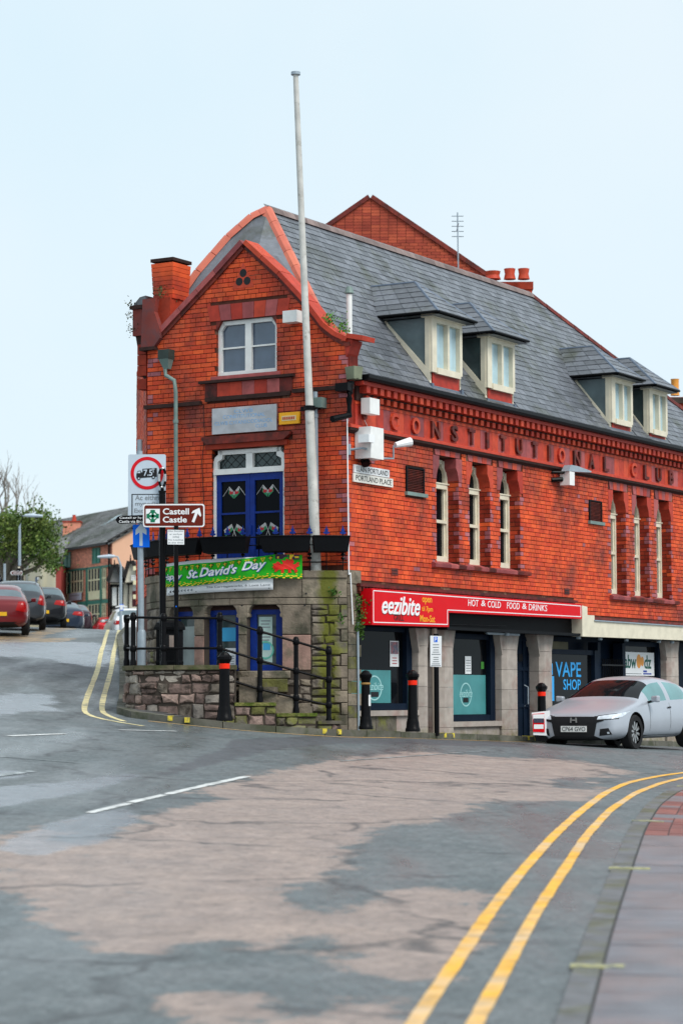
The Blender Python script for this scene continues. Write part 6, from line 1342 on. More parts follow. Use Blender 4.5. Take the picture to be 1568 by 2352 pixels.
m_cglassf = mat('dark windscreen', (.008, .010, .012), .05, var=0, spec=.15); m_rg = mat('painted sky reflection rear glass', (.10, .14, .16), .06, var=.3, ns=1.5, spec=.6)  # rear glass: reflected sky painted into its base colour
m_steal = mat('painted teal reflection side glass', (.12, .27, .28), .08, var=.2, ns=2, spec=.5)  # teal reflection painted into the glass colour
def car(label, st, pm, dim=(1, 1, 1), front=None, plate=None, plate_y=True, detail=1, rimm=None, roofm=None, group=None, tail=m_tail, taily=(.72, 1.0, .42, .80)):
    e = empty('parked_car', label=label, cat='car', group=group); sx_, sy_, sz_ = dim; Lc = st[-1][0]
    V_ = []; F_ = []; MI = []
    def ringp(s_):
        x, zb, be, tp, w, wt = s_; X = (Lc/2-x)*sx_; mid = (zb+be)/2
        half = [(0, zb), (.8*w, zb), (.97*w, zb+.10), (w, mid), (.965*w, be), (wt+(.045 if tp-be > .12 else .10), tp-min(.055, (tp-be)*.45)), (wt*.72, tp-.012), (0, tp)]
        r = [(X, y*sy_, z*sz_) for y, z in half]; return r+[(X, -y*sy_, z*sz_) for y, z in reversed(half[1:-1])]
    n_ = 14
    for s_ in st: V_ += ringp(s_)
    m = len(st); i0 = 5
    for i in range(m-1):
        xa = st[i][0]
        for j in range(n_):
            F_.append((i*n_+j, i*n_+(j+1) % n_, (i+1)*n_+(j+1) % n_, (i+1)*n_+j)); jj = j if j < 7 else 13-j; mi = 0
            if i in (5, 6) and jj in (5, 6): mi = 1          # windscreen
            if jj == 4 and i in (6, 7, 8): mi = 2
            if jj == 4 and i in (10, 11): mi = 2
            if i == 13 and jj in (5, 6): mi = 3              # rear window
            if jj in (0,): mi = 4
            MI.append(mi)
    F_ += [tuple(range(n_)), tuple(reversed(range((m-1)*n_, m*n_)))]; MI += [0, 0]
    me = bpy.data.meshes.new('b'); me.from_pydata(V_, [], F_); me.update()
    for p, k in zip(me.polygons, MI): p.material_index = k; p.use_smooth = True
    mats = [pm, m_cglassf if front else m_cglass, m_steal if front else m_cglass, m_cglass if front else m_rg, m_under, roofm or pm]
    for q in mats: me.materials.append(q)
    bm = bmesh.new(); bm.from_mesh(me); bmesh.ops.recalc_face_normals(bm, faces=bm.faces); bm.to_mesh(me); bm.free()
    ob = bpy.data.objects.new('b', me); COL.objects.link(ob); sm_ = ob.modifiers.new('s', 'SUBSURF'); sm_.levels = 2 if detail else 1; sm_.render_levels = sm_.levels
    wx = [(Lc/2-.86)*sx_, (Lc/2-.86-2.6)*sx_]; wr = .325
    cut = MB()
    for x in wx:
        for s_ in (-1, 1):
            k = len(cut.v); N_ = 28
            for yy in (.58, 1.3): cut.v += [Vector((x+(wr+.055)*math.cos(2*math.pi*i/N_), s_*yy*sy_, wr-.0+(wr+.055)*math.sin(2*math.pi*i/N_))) for i in range(N_)]
            cut.f += [tuple(range(k, k+N_)), tuple(range(k+2*N_-1, k+N_-1, -1))]+[(k+i, k+(i+1) % N_, k+N_+(i+1) % N_, k+N_+i) for i in range(N_)]
    co = recalc(cut.build('c', None)); 
    for q in mats: co.data.materials.append(q)
    for p in co.data.polygons: p.material_index = 4
    bo_ = ob.modifiers.new('b', 'BOOLEAN'); bo_.operation = 'DIFFERENCE'; bo_.object = co; bo_.solver = 'EXACT'
    dg = bpy.context.evaluated_depsgraph_get(); dg.update(); ev = bpy.data.meshes.new_from_object(ob.evaluated_get(dg))
    bpy.data.objects.remove(ob); bpy.data.objects.remove(co)
    vs_ = [v.co.copy() for v in ev.vertices]; bvh = BVHTree.FromPolygons(vs_, [tuple(p.vertices) for p in ev.polygons])
    for k, nm in enumerate(('body', 'windscreen', 'side_window', 'rear_window', 'underside')):
        fs = [tuple(p.vertices) for p in ev.polygons if p.material_index == k]
        if not fs: continue
        us = sorted({v for f in fs for v in f}); ix = {v: i for i, v in enumerate(us)}
        m2 = bpy.data.meshes.new(nm); m2.from_pydata([vs_[v] for v in us], [], [tuple(ix[v] for v in f) for f in fs]); m2.update(); m2.materials.append(mats[k])
        for p in m2.polygons: p.use_smooth = True
        try: m2.set_sharp_from_angle(angle=math.radians(50))
        except Exception: pass
        o = bpy.data.objects.new(nm, m2); COL.objects.link(o); o.parent = e
    def patch(q4, axis, sgn, m_, nm, off=.004, nu=10, nv=6, th=True):
        mb = MB(); ok = True
        for jv in range(nv+1):
            for iu in range(nu+1):
                u_, v_ = iu/nu, jv/nv; (a1_, b1_), (a2_, b2_), (a3_, b3_), (a4_, b4_) = q4
                a = (a1_*(1-u_)+a2_*u_)*(1-v_)+(a4_*(1-u_)+a3_*u_)*v_; b = (b1_*(1-u_)+b2_*u_)*(1-v_)+(b4_*(1-u_)+b3_*u_)*v_
                if axis == 'x': o_ = Vector((sgn*4, a, b)); d_ = Vector((-sgn, 0, 0))
                else: o_ = Vector((a, sgn*3, b)); d_ = Vector((0, -sgn, 0))
                h_ = bvh.ray_cast(o_, d_)
                if h_[0] is None: return
                mb.v.append(h_[0]-d_*off)
        for jv in range(nv):
            for iu in range(nu): q_ = jv*(nu+1)+iu; mb.f.append((q_, q_+1, q_+nu+2, q_+nu+1))
        mb.build(nm, m_, e, local=True, smooth=True)
    W2 = .885*sy_; Fx = Lc/2*sx_
    # wheels
    for x in wx:
        for s_ in (-1, 1):
            wh = empty('wheel'); wh.parent = e; wh.location = (x, s_*(W2-.12), wr)
            ty = MB(); pr = [(.215, -.10), (.30, -.105), (wr, -.075), (wr, .075), (.30, .105), (.215, .10)]; N_ = 28; 
            for r_, y_ in pr: ty.v += [Vector((r_*math.cos(2*math.pi*i/N_), y_, r_*math.sin(2*math.pi*i/N_))) for i in range(N_)]
            for i in range(5):
                for j in range(N_): ty.f.append((i*N_+j, i*N_+(j+1) % N_, (i+1)*N_+(j+1) % N_, (i+1)*N_+j))
            recalc(ty.build('tyre', m_tyre, wh, local=True, smooth=True))
            Pw = lambda a, b, z: Vector((a, s_*b, z))
            recalc(MB().disc(Pw, 0, 0, .218, .02, .05, 24).build('rim', m_rimd, wh, local=True))
            for k in range(10 if detail else 5):
                q = 2*math.pi*k/(10 if detail else 5)+.2; rt = lambda a_, b_: (a_*math.cos(q)-b_*math.sin(q), a_*math.sin(q)+b_*math.cos(q))
                recalc(MB().prism(Pw, [rt(.05, -.012), rt(.205, -.028 if detail else -.06), rt(.205, .028 if detail else .06), rt(.05, .012)], .05, .075).build('spoke', rimm or m_rim, wh, local=True))
    # mirrors, handles
    for s_ in (-1, 1):
        xm = (Lc/2-1.52)*sx_; zm = (st[6][2]+.07)*sz_; mb = MB(); y0 = s_*(W2-.03)
        mb.hexa([(xm+dx*k_, y0+s_*dy, zm+dz*k_) for dz in (-.06, .07) for dy, k_ in ((.05, .8), (.20, 1)) for dx in (-.05, .09)]); o = recalc(mb.build('mirror', pm, e, local=True)); bv = o.modifiers.new('b', 'BEVEL'); bv.width = .03; bv.segments = 3
        MB().tube([(xm, y0-s_*.04, zm-.06), (xm, y0+s_*.08, zm-.03)], .025, 6).build('mirror_arm', m_under, e, local=True)
        for hx in (2.35, 3.25): patch([((Lc/2-hx)*sx_, .77*sz_), ((Lc/2-hx-.17)*sx_, .78*sz_), ((Lc/2-hx-.17)*sx_, .81*sz_), ((Lc/2-hx)*sx_, .80*sz_)], 'y', s_, m_under if detail else pm, 'door_handle', .012, 3, 2)
        for hx in (1.5, 2.47, 3.42): patch([((Lc/2-hx)*sx_, .28*sz_), ((Lc/2-hx-.012)*sx_, .28*sz_), ((Lc/2-hx-.012)*sx_, .88*sz_), ((Lc/2-hx)*sx_, .88*sz_)], 'y', s_, m_under, 'door_gap', .0015, 1, 8)
        patch([((Lc/2-1.3)*sx_, .20*sz_), ((Lc/2-3.05)*sx_, .20*sz_), ((Lc/2-3.05)*sx_, .27*sz_), ((Lc/2-1.3)*sx_, .27*sz_)], 'y', s_, m_under, 'sill', .003, 8, 2)
    if front:
        h_ = sz_
        patch([(-.40*sy_, .26*h_), (.40*sy_, .26*h_), (.48*sy_, .63*h_), (-.48*sy_, .63*h_)], 'x', 1, m_under, 'grille', .006, 14, 6)
        for s_ in (-1, 1):
            patch([(s_*.46*sy_, .575*h_), (s_*.80*sy_, .60*h_), (s_*.82*sy_, .69*h_), (s_*.48*sy_, .64*h_)], 'x', 1, m_lamp, 'headlight', .014, 12, 4)
            patch([(s_*.44*sy_, .562*h_), (s_*.815*sy_, .585*h_), (s_*.83*sy_, .70*h_), (s_*.46*sy_, .652*h_)], 'x', 1, m_under, 'headlight_rim', .009, 12, 4)
            patch([((Lc/2-.12)*sx_, .60*h_), ((Lc/2-.30)*sx_, .63*h_), ((Lc/2-.62)*sx_, .73*h_), ((Lc/2-.14)*sx_, .68*h_)], 'y', s_, m_lamp, 'headlight', .008, 10, 4)
            patch([(s_*.40*sy_, .50*h_), (s_*.60*sy_, .555*h_), (s_*.46*sy_, .64*h_), (s_*.40*sy_, .64*h_)], 'x', 1, m_under, 'headlight_surround', .008, 8, 3)
            patch([(s_*.50*sy_, .27*h_), (s_*.74*sy_, .30*h_), (s_*.68*sy_, .42*h_), (s_*.52*sy_, .40*h_)], 'x', 1, m_under, 'fog_lamp_recess', .006, 8, 4); patch([(s_*.66*sy_, .31*h_), (s_*.70*sy_, .315*h_), (s_*.695*sy_, .35*h_), (s_*.655*sy_, .345*h_)], 'x', 1, m_lamp, 'fog_lamp', .010, 3, 3)
        Pf = frame((Fx+.008, 0, 0), (0, 1, 0), (1, 0, 0)); zz = .40*h_
        MB().box(Pf, -.26, .26, 0, .012, zz-.055, zz+.055).build('number_plate', m_plw, e, local=True); text(plate, Pf, -.235, .235, zz-.040, zz+.040, .012, m_ink, e, 'number_plate_lettering', ext=.003, local=True, bold=.0)
        ze = .565*h_
        for pts in ([(-.07, -.045), (-.045, -.05), (-.035, .045), (-.062, .045)], [(.07, -.045), (.045, -.05), (.035, .045), (.062, .045)], [(-.045, -.012), (.045, -.012), (.045, .010), (-.045, .010)]): recalc(MB().prism(Pf, [(a, ze+z) for a, z in pts], .0, .016).build('badge', m_rim, e, local=True))
    h_ = sz_; b0_, b1_, c0_, c1_ = taily
    for s_ in (-1, 1): patch([(s_*c0_*sy_, b0_*h_+.06), (s_*c1_*sy_, b0_*h_), (s_*(c1_+.0)*sy_, b1_*h_-.06), (s_*(c0_+.08)*sy_, b1_*h_-.06)], 'x', -1, tail, 'tail_light', .010, 8, 6)
    for s_ in (-1, 1): patch([((-Lc/2+.12)*sx_, b0_*h_), ((-Lc/2+.36)*sx_, b0_*h_+.08), ((-Lc/2+.34)*sx_, b1_*h_-.06), ((-Lc/2+.16)*sx_, b1_*h_-.08)], 'y', s_, tail, 'tail_light', .008, 6, 6)
    Pr = frame((-Fx-.006, 0, 0), (0, -1, 0), (-1, 0, 0)); zz = .62*h_
    if not front: MB().box(Pr, -.26, .26, -.02, .012, zz-.055, zz+.055).build('number_plate', m_ply if plate_y else m_plw, e, local=True); patch([(-.78*sy_, .30*h_), (.78*sy_, .30*h_), (.80*sy_, .40*h_), (-.80*sy_, .40*h_)], 'x', -1, m_under, 'bumper_trim', .004, 12, 2)
    if detail == 1 and front:
        Pi = frame((Fx-1.9, 0, 0), (0, 1, 0), (1, 0, 0))
    return e
def place(e, x, y, head, z=None): e.location = (x, y, ground(x, y) if z is None else z); e.rotation_euler = (0, 0, head)
silver = mat('silver car paint', (.41, .44, .49), .28, .22, var=.04, ns=2, spec=.35, coat=.12)
c1 = car('silver hatchback facing the road corner, number plate CP64 GVO', HATCH, silver, (1.0, 1.0, .985), front=True, plate='CP64 GVO', detail=1)
off_ = Vector(U)*1; hd = math.atan2(-U.y, -U.x)
p_ = Vector((5.36, 43.8, 0)); ctr = p_+U*(1.29)-N*.77; place(c1, ctr.x, ctr.y, hd, ground(ctr.x, ctr.y)-.02)
sl_ = math.atan((ground(ctr.x, ctr.y)-ground(ctr.x-1.2*U.x, ctr.y-1.2*U.y))/1.2)
GP = 'cars parked up the hill on the left'
def rear(e, x, Z, yb=None, yaw=0, dz=0):     # x: picture column of the right rear corner
    Xr = (x-CX)/FP*Z; hd_ = math.pi/2+math.radians(7+yaw); d_ = Vector((math.cos(hd_), math.sin(hd_), 0)); sd = Vector((d_.y, -d_.x, 0))
    c_ = Vector((Xr, Z, 0))-sd*.82+d_*2.15; zc = ground(Xr, Z+1)+dz; zf = ground(c_.x+d_.x*1.3, c_.y+d_.y*1.3); zr_ = ground(c_.x-d_.x*1.3, c_.y-d_.y*1.3)
    e.location = (c_.x, c_.y, (zf+zr_)/2+dz); e.rotation_euler = (0, -math.atan2(zf-zr_, 2.6), hd_)
maroon = car('maroon saloon car nearest on the left, tail toward the viewer', SEDAN, paint('maroon car paint', (.16, .008, .012), .2), (1.05, 1, 1.02), detail=0, group=GP, taily=(.66, 1.02, .50, .80)); rear(maroon, 62, 66.5)
suv = car('silver grey estate car with roof rails behind the maroon saloon', SUVP, paint('silver grey car paint', (.05, .058, .068), .2), (1.02, 1, .97), detail=0, group=GP, taily=(.8, 1.2, .62, .82)); rear(suv, 101, 73.5)
for s_ in (-1, 1): MB().tube([(1.0, s_*.62, 1.58), (.9, s_*.62, 1.66), (-1.2, s_*.62, 1.66), (-1.4, s_*.62, 1.58)], .02, 6).build('roof_rail', m_rim, suv, local=True)
blk = car('black crossover car with a pale roof third in the parked row', SUVP, paint('black car paint', (.012, .014, .018)), (1.0, 1, .94), detail=0, group=GP, taily=(.84, 1.12, .42, .82)); rear(blk, 150, 82)
navy = car('dark navy hatchback with a pale rear window fourth in the parked row', HATCH, paint('navy car paint', (.018, .03, .055)), (1, 1, 1.02), detail=0, group=GP, taily=(.78, 1.02, .38, .80)); rear(navy, 192, 91)
dk = car('small dark car farthest in the parked row on the left', HATCH, paint('dark plum car paint', (.03, .012, .02)), (.95, .95, 1.04), detail=0, group=GP, taily=(.7, 1.1, .6, .80)); rear(dk, 213, 101, dz=.4)
GP2 = 'cars beyond the crest of the hill'
ws = car('white car just over the crest beside the sign poles', SUVP, paint('white car paint', (.75, .76, .78)), (1, 1, 1), detail=0, group=GP2, taily=(.85, 1.1, .5, .82)); rear(ws, 352, 101, yaw=6, dz=.15)
rd = car('bright red car partly hidden by the crest of the hill', HATCH, paint('red car paint', (.55, .01, .02)), (1, 1, 1), detail=0, group=GP2); rear(rd, 296, 124, yaw=6, dz=.55)
wf_ = car('white hatchback farthest down the road beyond the crest', HATCH, bpy.data.materials['white car paint'], (1, 1, 1), detail=0, group=GP2); rear(wf_, 256, 140, yaw=4, dz=.75)
# ------------------------------------------------------------ houses and street beyond
def z3(x, y): return x/3.733*.9406, (1150+y/3.733)*.9406
def fac(P0, P1):      # frame along P0->P1 (left to right), with a picture mapper
    P0 = Vector((*P0, 0)); P1 = Vector((*P1, 0)); ax = (P1-P0).normalized(); ou = Vector((ax.y, -ax.x, 0))
    def mp(x, y, off=0):
        p = hit(x, y, P0+ou*off, ou); return (p-P0).dot(ax), p.z
    return frame(P0, ax, ou), mp, (P1-P0).length
m_brick2 = mat('orange brick', (.74, .29, .19), .8, var=.25, ns=3, bump=.0, island=.25); m_peach = mat('peach render', (.72, .42, .28), .85, var=.05, ns=1); m_green2 = mat('green timber', (.045, .20, .15), .5, var=.15); m_cream2 = mat('cream timber', (.75, .70, .46), .6, var=.1); m_slate2 = mat('far grey slate', (.20, .20, .20), .7, var=.25, ns=2, col2=(.09, .10, .08), mixs=.7, island=.25); m_mort2 = mat('buff mortar', (.42, .22, .16), .9, var=.2)
P0, P1 = (-16.27, 132.5), (-12.2, 125.0); Pf, mp, Lf = fac(P0, P1)
H1 = empty('brick_house', (P0[0], P0[1], 3), label='orange brick house with green framed windows and a peach gable end', cat='house')
zE = mp(*z3(1020, 655))[1]
mb = MB(); mb.poly([Pf(0, 0, 1), Pf(Lf, 0, 1), Pf(Lf, 0, zE), Pf(0, 0, zE)]); mb.build('wall', m_mort2, H1)
GPf = frame(P1+() if False else (P1[0], P1[1], 0), (-(P1[1]-P0[1]), (P1[0]-P0[0]), 0), (.477, -.879, 0))
rise = 2.65; mb = MB(); mb.poly([GPf(0, .01, 1), GPf(9, .01, 1), GPf(9, .01, zE), GPf(4.5, .01, zE+rise), GPf(0, .01, zE)]); mb.build('gable_wall', m_peach, H1)
def rect(x0, y0, x1, y1): (a0, z1_), (a1, z0_) = mp(*z3(x0, y0)), mp(*z3(x1, y1)); return a0, a1, z0_, mp(*z3(x0, y0))[1]
WN2 = [(583, 750, 650, 880, 's'), (850, 705, 918, 840, 's'), (590, 925, 645, 1130, 'w2'), (657, 905, 765, 1108, 'w3'), (812, 890, 925, 1100, 'w3'), (940, 872, 975, 1080, 'w2'), (815, 1215, 930, 1400, 'w3'), (940, 1205, 975, 1400, 'w2')]
# courses of brick as one piece of real geometry
far = MB(); z = 3.2; holes2 = []
for x0, y0, x1, y1, k in WN2: holes2.append(rect(x0, y0, x1, y1))
r_ = 0
while z < zE-.1:
    a = -.12 if r_ % 2 else 0
    while a < Lf:
        if not any(h[0]-.15 < a+.12 < h[1]+.0 and h[2] < z < h[3] for h in holes2): far.box(Pf, max(a, 0), min(a+.23, Lf), -.02, .008, z, z+.072)
        a += .245
    z += .085; r_ += 1
far.build('brickwork', m_brick2, H1, kind='stuff')
def winbar(P, a0, a1, z0, z1, nv_, nh_, fm, par, nm='window', gm=None, b=0, t=.06):
    w = empty(nm); w.parent = par; w.location = (0, 0, 0)
    mb = MB()
    for i in range(nv_+1): x = a0+(a1-a0-t)*i/nv_; mb.box(P, x, x+t, b, b+.05, z0, z1)
    for i in range(nh_+1): z = z0+(z1-z0-t)*i/nh_; mb.box(P, a0, a1, b+.001, b+.045, z, z+t)
    recalc(mb.build('frame', fm, w)); MB().box(P, a0, a1, b-.01, b+.015, z0, z1).build('pane', gm or m_glassg, w); return w
for x0, y0, x1, y1, k in WN2:
    a0, a1, z0, z1 = rect(x0, y0, x1, y1)
    if k == 's':
        w = winbar(Pf, a0, a1, z0, z1, 2, 1, m_green2, H1, gm=m_green2, b=.01)
    else: winbar(Pf, a0, a1, z0, z1, 2 if k == 'w2' else 4, 2, m_cream2, H1, b=.02, t=.07)
for x0, y0, x1, y1, m, nm in ((480, 905, 590, 925, m_green2, 'board'), (575, 895, 770, 915, m_green2, 'board'), (575, 905, 588, 1180, m_green2, 'post'), (645, 905, 657, 1180, m_green2, 'post'), (770, 870, 1015, 888, m_green2, 'board'), (797, 880, 812, 1400, m_green2, 'post'), (925, 870, 940, 1400, m_green2, 'post'), (590, 1130, 645, 1180, m_cream2, 'panel'), (812, 1100, 925, 1172, m_cream2, 'panel'), (940, 1082, 975, 1165, m_cream2, 'panel'), (720, 1180, 1010, 1215, m_green2, 'fascia')):
    (a0, _), (a1, _) = mp(*z3(x0, y0)), mp(*z3(x1, y1)); zt_ = mp(*z3((x0+x1)/2, y0))[1]; zb_ = mp(*z3((x0+x1)/2, y1))[1]
    recalc(MB().box(Pf, a0, a1, .03, .09 if m is m_green2 else .05, zb_, zt_).build(nm, m, H1))
(a0, _), (a1, _) = mp(*z3(657, 1110)), mp(*z3(762, 1180)); zt_ = mp(*z3(710, 1112))[1]; zb_ = mp(*z3(710, 1180))[1]; hs = empty('house_sign', tuple(Pf(a0, .1, zb_)), label='pale sign board fixed under the windows of the brick house', cat='sign'); MB().box(Pf, a0, a1, .10, .16, zb_, zt_).build('board', m_signgrey, hs); MB().box(Pf, a0+.2, a1-.2, .16, .165, zb_+.6*(zt_-zb_), zb_+.7*(zt_-zb_)).build('printed_line', m_inkg, hs)
# roof
bk = lambda a, dep, z: Pf(a, -dep, z)
EL = -13; mb = MB(); mb.hexa([bk(EL, -.3, zE-.12), bk(Lf+.15, -.3, zE-.12), bk(EL, 4.5, zE+rise-.1), bk(Lf+.15, 4.5, zE+rise-.1), bk(EL, -.3, zE), bk(Lf+.15, -.3, zE), bk(EL, 4.5, zE+rise+.05), bk(Lf+.15, 4.5, zE+rise+.05)])
recalc(mb.build('roof', m_slate2, H1)); mb = MB(); mb.poly([bk(EL, 4.5, zE+rise), bk(Lf, 4.5, zE+rise), bk(Lf, 9.2, zE), bk(EL, 9.2, zE)]); mb.build('roof', m_slate2, H1)
sl3 = MB(); nr = 22
for r_ in range(nr):
    d0, d1 = -.3+4.8*r_/nr, -.3+4.8*(r_+1.1)/nr; zz0 = zE+.02+(rise+.05)*r_/nr; zz1 = zE+.0+(rise+.05)*(r_+1.1)/nr; a = EL+(.2 if r_ % 2 else 0)
    while a < Lf: sl3.hexa([bk(a, d0, zz0-.02), bk(a+.38, d0, zz0-.02), bk(a, d1, zz1-.02), bk(a+.38, d1, zz1-.02), bk(a, d0, zz0+.03), bk(a+.38, d0, zz0+.03), bk(a, d1, zz1), bk(a+.38, d1, zz1)]); a += .4
sl3.build('slating', m_slate2, H1, kind='stuff')
MB().box(Pf, EL, Lf+.1, .3, .42, zE-.12, zE+.02).build('gutter', m_black, H1); MB().tube([bk(Lf+.15, -.3, zE+.05), bk(Lf+.15, 4.5, zE+rise+.1)], .09, 6).build('verge', m_black, H1)
for a_, d_ in ((1.4, 2.2), (5.6, 2.6)): 
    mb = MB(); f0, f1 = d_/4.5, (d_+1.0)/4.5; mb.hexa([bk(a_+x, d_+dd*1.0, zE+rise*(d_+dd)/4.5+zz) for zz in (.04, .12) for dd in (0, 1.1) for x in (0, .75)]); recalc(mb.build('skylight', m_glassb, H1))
ch = at(*z3(662, 520), 136); MB().box(SC(136), ch.x-.5, ch.x+.5, -.4, .4, ch.z-1.0, ch.z+.30).build('chimney', m_brick2, H1); MB().box(SC(136), ch.x-.54, ch.x+.54, -.44, .44, ch.z+.30, ch.z+.38).build('chimney_cap', m_brickd, H1); MB().lathe((ch.x+.1, 136, ch.z+.38), [(.15, 0), (.13, .08), (.09, .34), (.11, .38)], 10).build('chimney_pot', m_terra, H1)
MB().tube([Pf(Lf-.2, .1, 1), Pf(Lf-.2, .1, zE)], .06, 6).build('drainpipe', m_black, H1)
# red rendered cottage at its left
Zc = 128; Pc_ = SC(Zc); q = lambda x, y: px(*z3(x, y), Zc); RC = empty('red_cottage', (*at(*z3(420, 1000), Zc).xy, 3), label='narrow red rendered cottage with one white arched window', cat='house')
(a0, z1), (a1, z0) = q(360, 872), q(490, 1500); MB().box(Pc_, a0, a1+.4, -4, 0, z0-3, z1).build('wall', mat('red render', (.36, .06, .05), .8, var=.1), RC)
recalc(MB().hexa([Pc_(x, b, z) for z, b_ in ((z1, 0), (z1+.12, 0)) for b in (.25, -4) for x in (a0, a1+.4)]).build('gutter', m_black, RC)); recalc(MB().hexa([(Pc_(x, b, z1+.12+t+(1.6 if b < 0 else 0))) for t in (0, .15) for b in (.2, -4) for x in (a0-.5, a1+.4)]).build('roof', m_slate2, RC))
(a0, z1), (a1, z0) = q(385, 918), q(435, 1075); winbar(Pc_, a0, a1, z0, z1, 1, 2, m_white, RC, t=.12, b=.02); MB().disc(Pc_, (a0+a1)/2, z1-.1, (a1-a0)/2+.08, .0, .03, 16).build('window_arch', m_brickd, RC)
# half timbered pub
Zq = 108; Pp = SC(Zq); q = lambda x, y: px(*z3(x, y), Zq); PB = empty('pub_building', (*at(*z3(1180, 1100), Zq).xy, 3), label='cream half timbered pub with two spiked gables and slate roof', cat='pub')
m_pubw = mat('cream pub render', (.80, .74, .60), .8, var=.08); m_timb = mat('black timber', (.015, .013, .013), .6, var=.2)
(a0, z1), (a1, z0) = q(1008, 1020), q(1420, 1400); MB().box(Pp, a0, a1, -5, 0, z0-3, z1).build('wall', m_pubw, PB)
(b0_, zt_), _ = q(1060, 862), 0; (b1_, _) = q(1440, 862)
recalc(MB().hexa([Pp(x, b, z) for z in (0, .15) for b, _ in ((.3, 0), (-3.5, 0)) for x in (a0, a1)] if False else [Pp(a0-.1, .35, z1), Pp(a1, .35, z1), Pp(a0+.6, -3, zt_), Pp(a1, -3, zt_), Pp(a0-.1, .35, z1+.15), Pp(a1, .35, z1+.15), Pp(a0+.6, -3, zt_+.15), Pp(a1, -3, zt_+.15)]).build('roof', m_slate2, PB))
for xa, ya, xl, yl, xr, yr, ys in ((1055, 862, 1012, 1015, 1125, 1020, 815), (1200, 832, 1150, 1020, 1290, 1010, 770), (1345, 832, 1300, 1020, 1420, 1020, 790)):
    A = q(xa, ya); L_ = q(xl, yl); R_ = q(xr, yr)
    recalc(MB().prism(Pp, [L_, R_, A], -2.5, .45).build('gable', m_slate2 if xa < 1100 else m_pubw, PB))
    for p, r in ((L_, A), (A, R_)): dx, dz = r[0]-p[0], r[1]-p[1]; l = math.hypot(dx, dz); nx_, nz_ = -dz/l*.16, dx/l*.16; recalc(MB().prism(Pp, [p, r, (r[0]+nx_, r[1]+nz_), (p[0]+nx_, p[1]+nz_)], -2.5, .62).build('bargeboard', m_timb, PB))
    MB().tube([Pp(A[0], .5, A[1]-.1), Pp(A[0], .5, q(xa, ys)[1])], .06, 6, .02).build('finial', m_timb, PB)
for x0, y0, x1, y1, nv_, nh_, m in ((1028, 1065, 1066, 1228, 2, 2, m_white), (1084, 1060, 1112, 1228, 1, 2, m_white), (1206, 955, 1252, 1005, 2, 2, m_white), (1216, 1035, 1256, 1120, 2, 2, m_white)):
    (a0, z1), (a1, z0) = q(x0, y0), q(x1, y1); winbar(Pp, a0, a1, z0, z1, nv_, nh_, m, PB, b=.08 if x0 < 1100 else .5 if y0 < 1000 else .06)
for x0, y0, x1, y1 in ((1006, 1040, 1024, 1420), (1068, 1050, 1082, 1420), (1114, 1030, 1126, 1420), (1008, 1235, 1125, 1262), (1008, 1035, 1125, 1055), (1008, 1290, 1125, 1305), (1170, 1030, 1178, 1400), (1204, 1008, 1252, 1018)): (a0, z1), (a1, z0) = q(x0, y0), q(x1, y1); MB().box(Pp, a0, a1, .0, .07 if x0 != 1170 else .12, z0, z1).build('beam' if x0 != 1170 else 'drainpipe', m_timb, PB)
(a0, z1), (a1, z0) = q(1218, 1100), q(1276, 1242); ps = empty('pub_sign', (a0, Zq-.6, z0), label='dark hanging pub sign with pale lettering on the cream pub', cat='sign'); MB().box(Pp, a0, a1, .6, .7, z0, z1).build('board', mat('dark maroon board', (.05, .008, .012), .5), ps); MB().tube([Pp(a0-.3, .0, z1+.35), Pp(a1+.6, .65, z1+.35)], .04, 6).build('bracket', m_black, ps)
for i in range(4): MB().box(Pp, a0+.35, a1-.25, .7, .71, z0+.35+i*.65, z0+.55+i*.65).build('painted_line', m_cream2, ps)
# walls on the left of the road
Zw = 112; Pw_ = SC(Zw); q = lambda x, y: px(*z3(x, y), Zw)
CWl = empty('cream_building', (*at(*z3(280, 1000), Zw).xy, 3), label='pale weathered rendered wall of a building below the green tree', cat='building')
recalc(MB().prism(Pw_, [q(190, 1500), q(372, 1500), q(372, 850), q(340, 790), q(200, 728), q(190, 720)], -6, 0).build('wall', mat('weathered cream render', (.50, .46, .32), .85, var=.2, ns=1, col2=(.36, .36, .30), mixs=.5, mixt=(.45, .7)), CWl))
(a0, z1), (a1, z0) = q(240, 790), q(262, 1000); MB().box(Pw_, a0, a1, 0, .04, z0, z1).build('patched_strip', mat('grey patch render', (.28, .30, .28), .85), CWl)
(a0, z1), (a1, z0) = q(188, 990), q(205, 1400); MB().box(Pw_, a0, a1, 0, .3, z0, z1).build('corner_post', mat('orange painted post', (.6, .28, .1), .6), CWl)
Zt = 108; Pt = SC(Zt); qt = lambda x, y: px(*z3(x, y), Zt); SWl = empty('stone_wall', (*at(*z3(90, 1000), Zt).xy, 3), label='dark rubble stone wall at the left edge under the tree', cat='wall')
(a0, z1), (a1, z0) = qt(-250, 740), qt(190, 1400); MB().box(Pt, a0, a1, -1, 0, z0, z1).build('wall_core', m_gap, SWl); l3 = []
rubble(Pt, a0, a1, z0+1.5, z1, l3, lambda a, z: m_rubble, hmin=.3, hmax=.5, wmin=.4, wmax=.9)
for t in l3: rock(*t, SWl, rnd=.03)
(a0, z1), (a1, z0) = qt(-60, 800), qt(38, 1500); MB().box(Pt, a0, a1, .02, .1, z0, z1).build('dark_gate', m_navy, SWl)
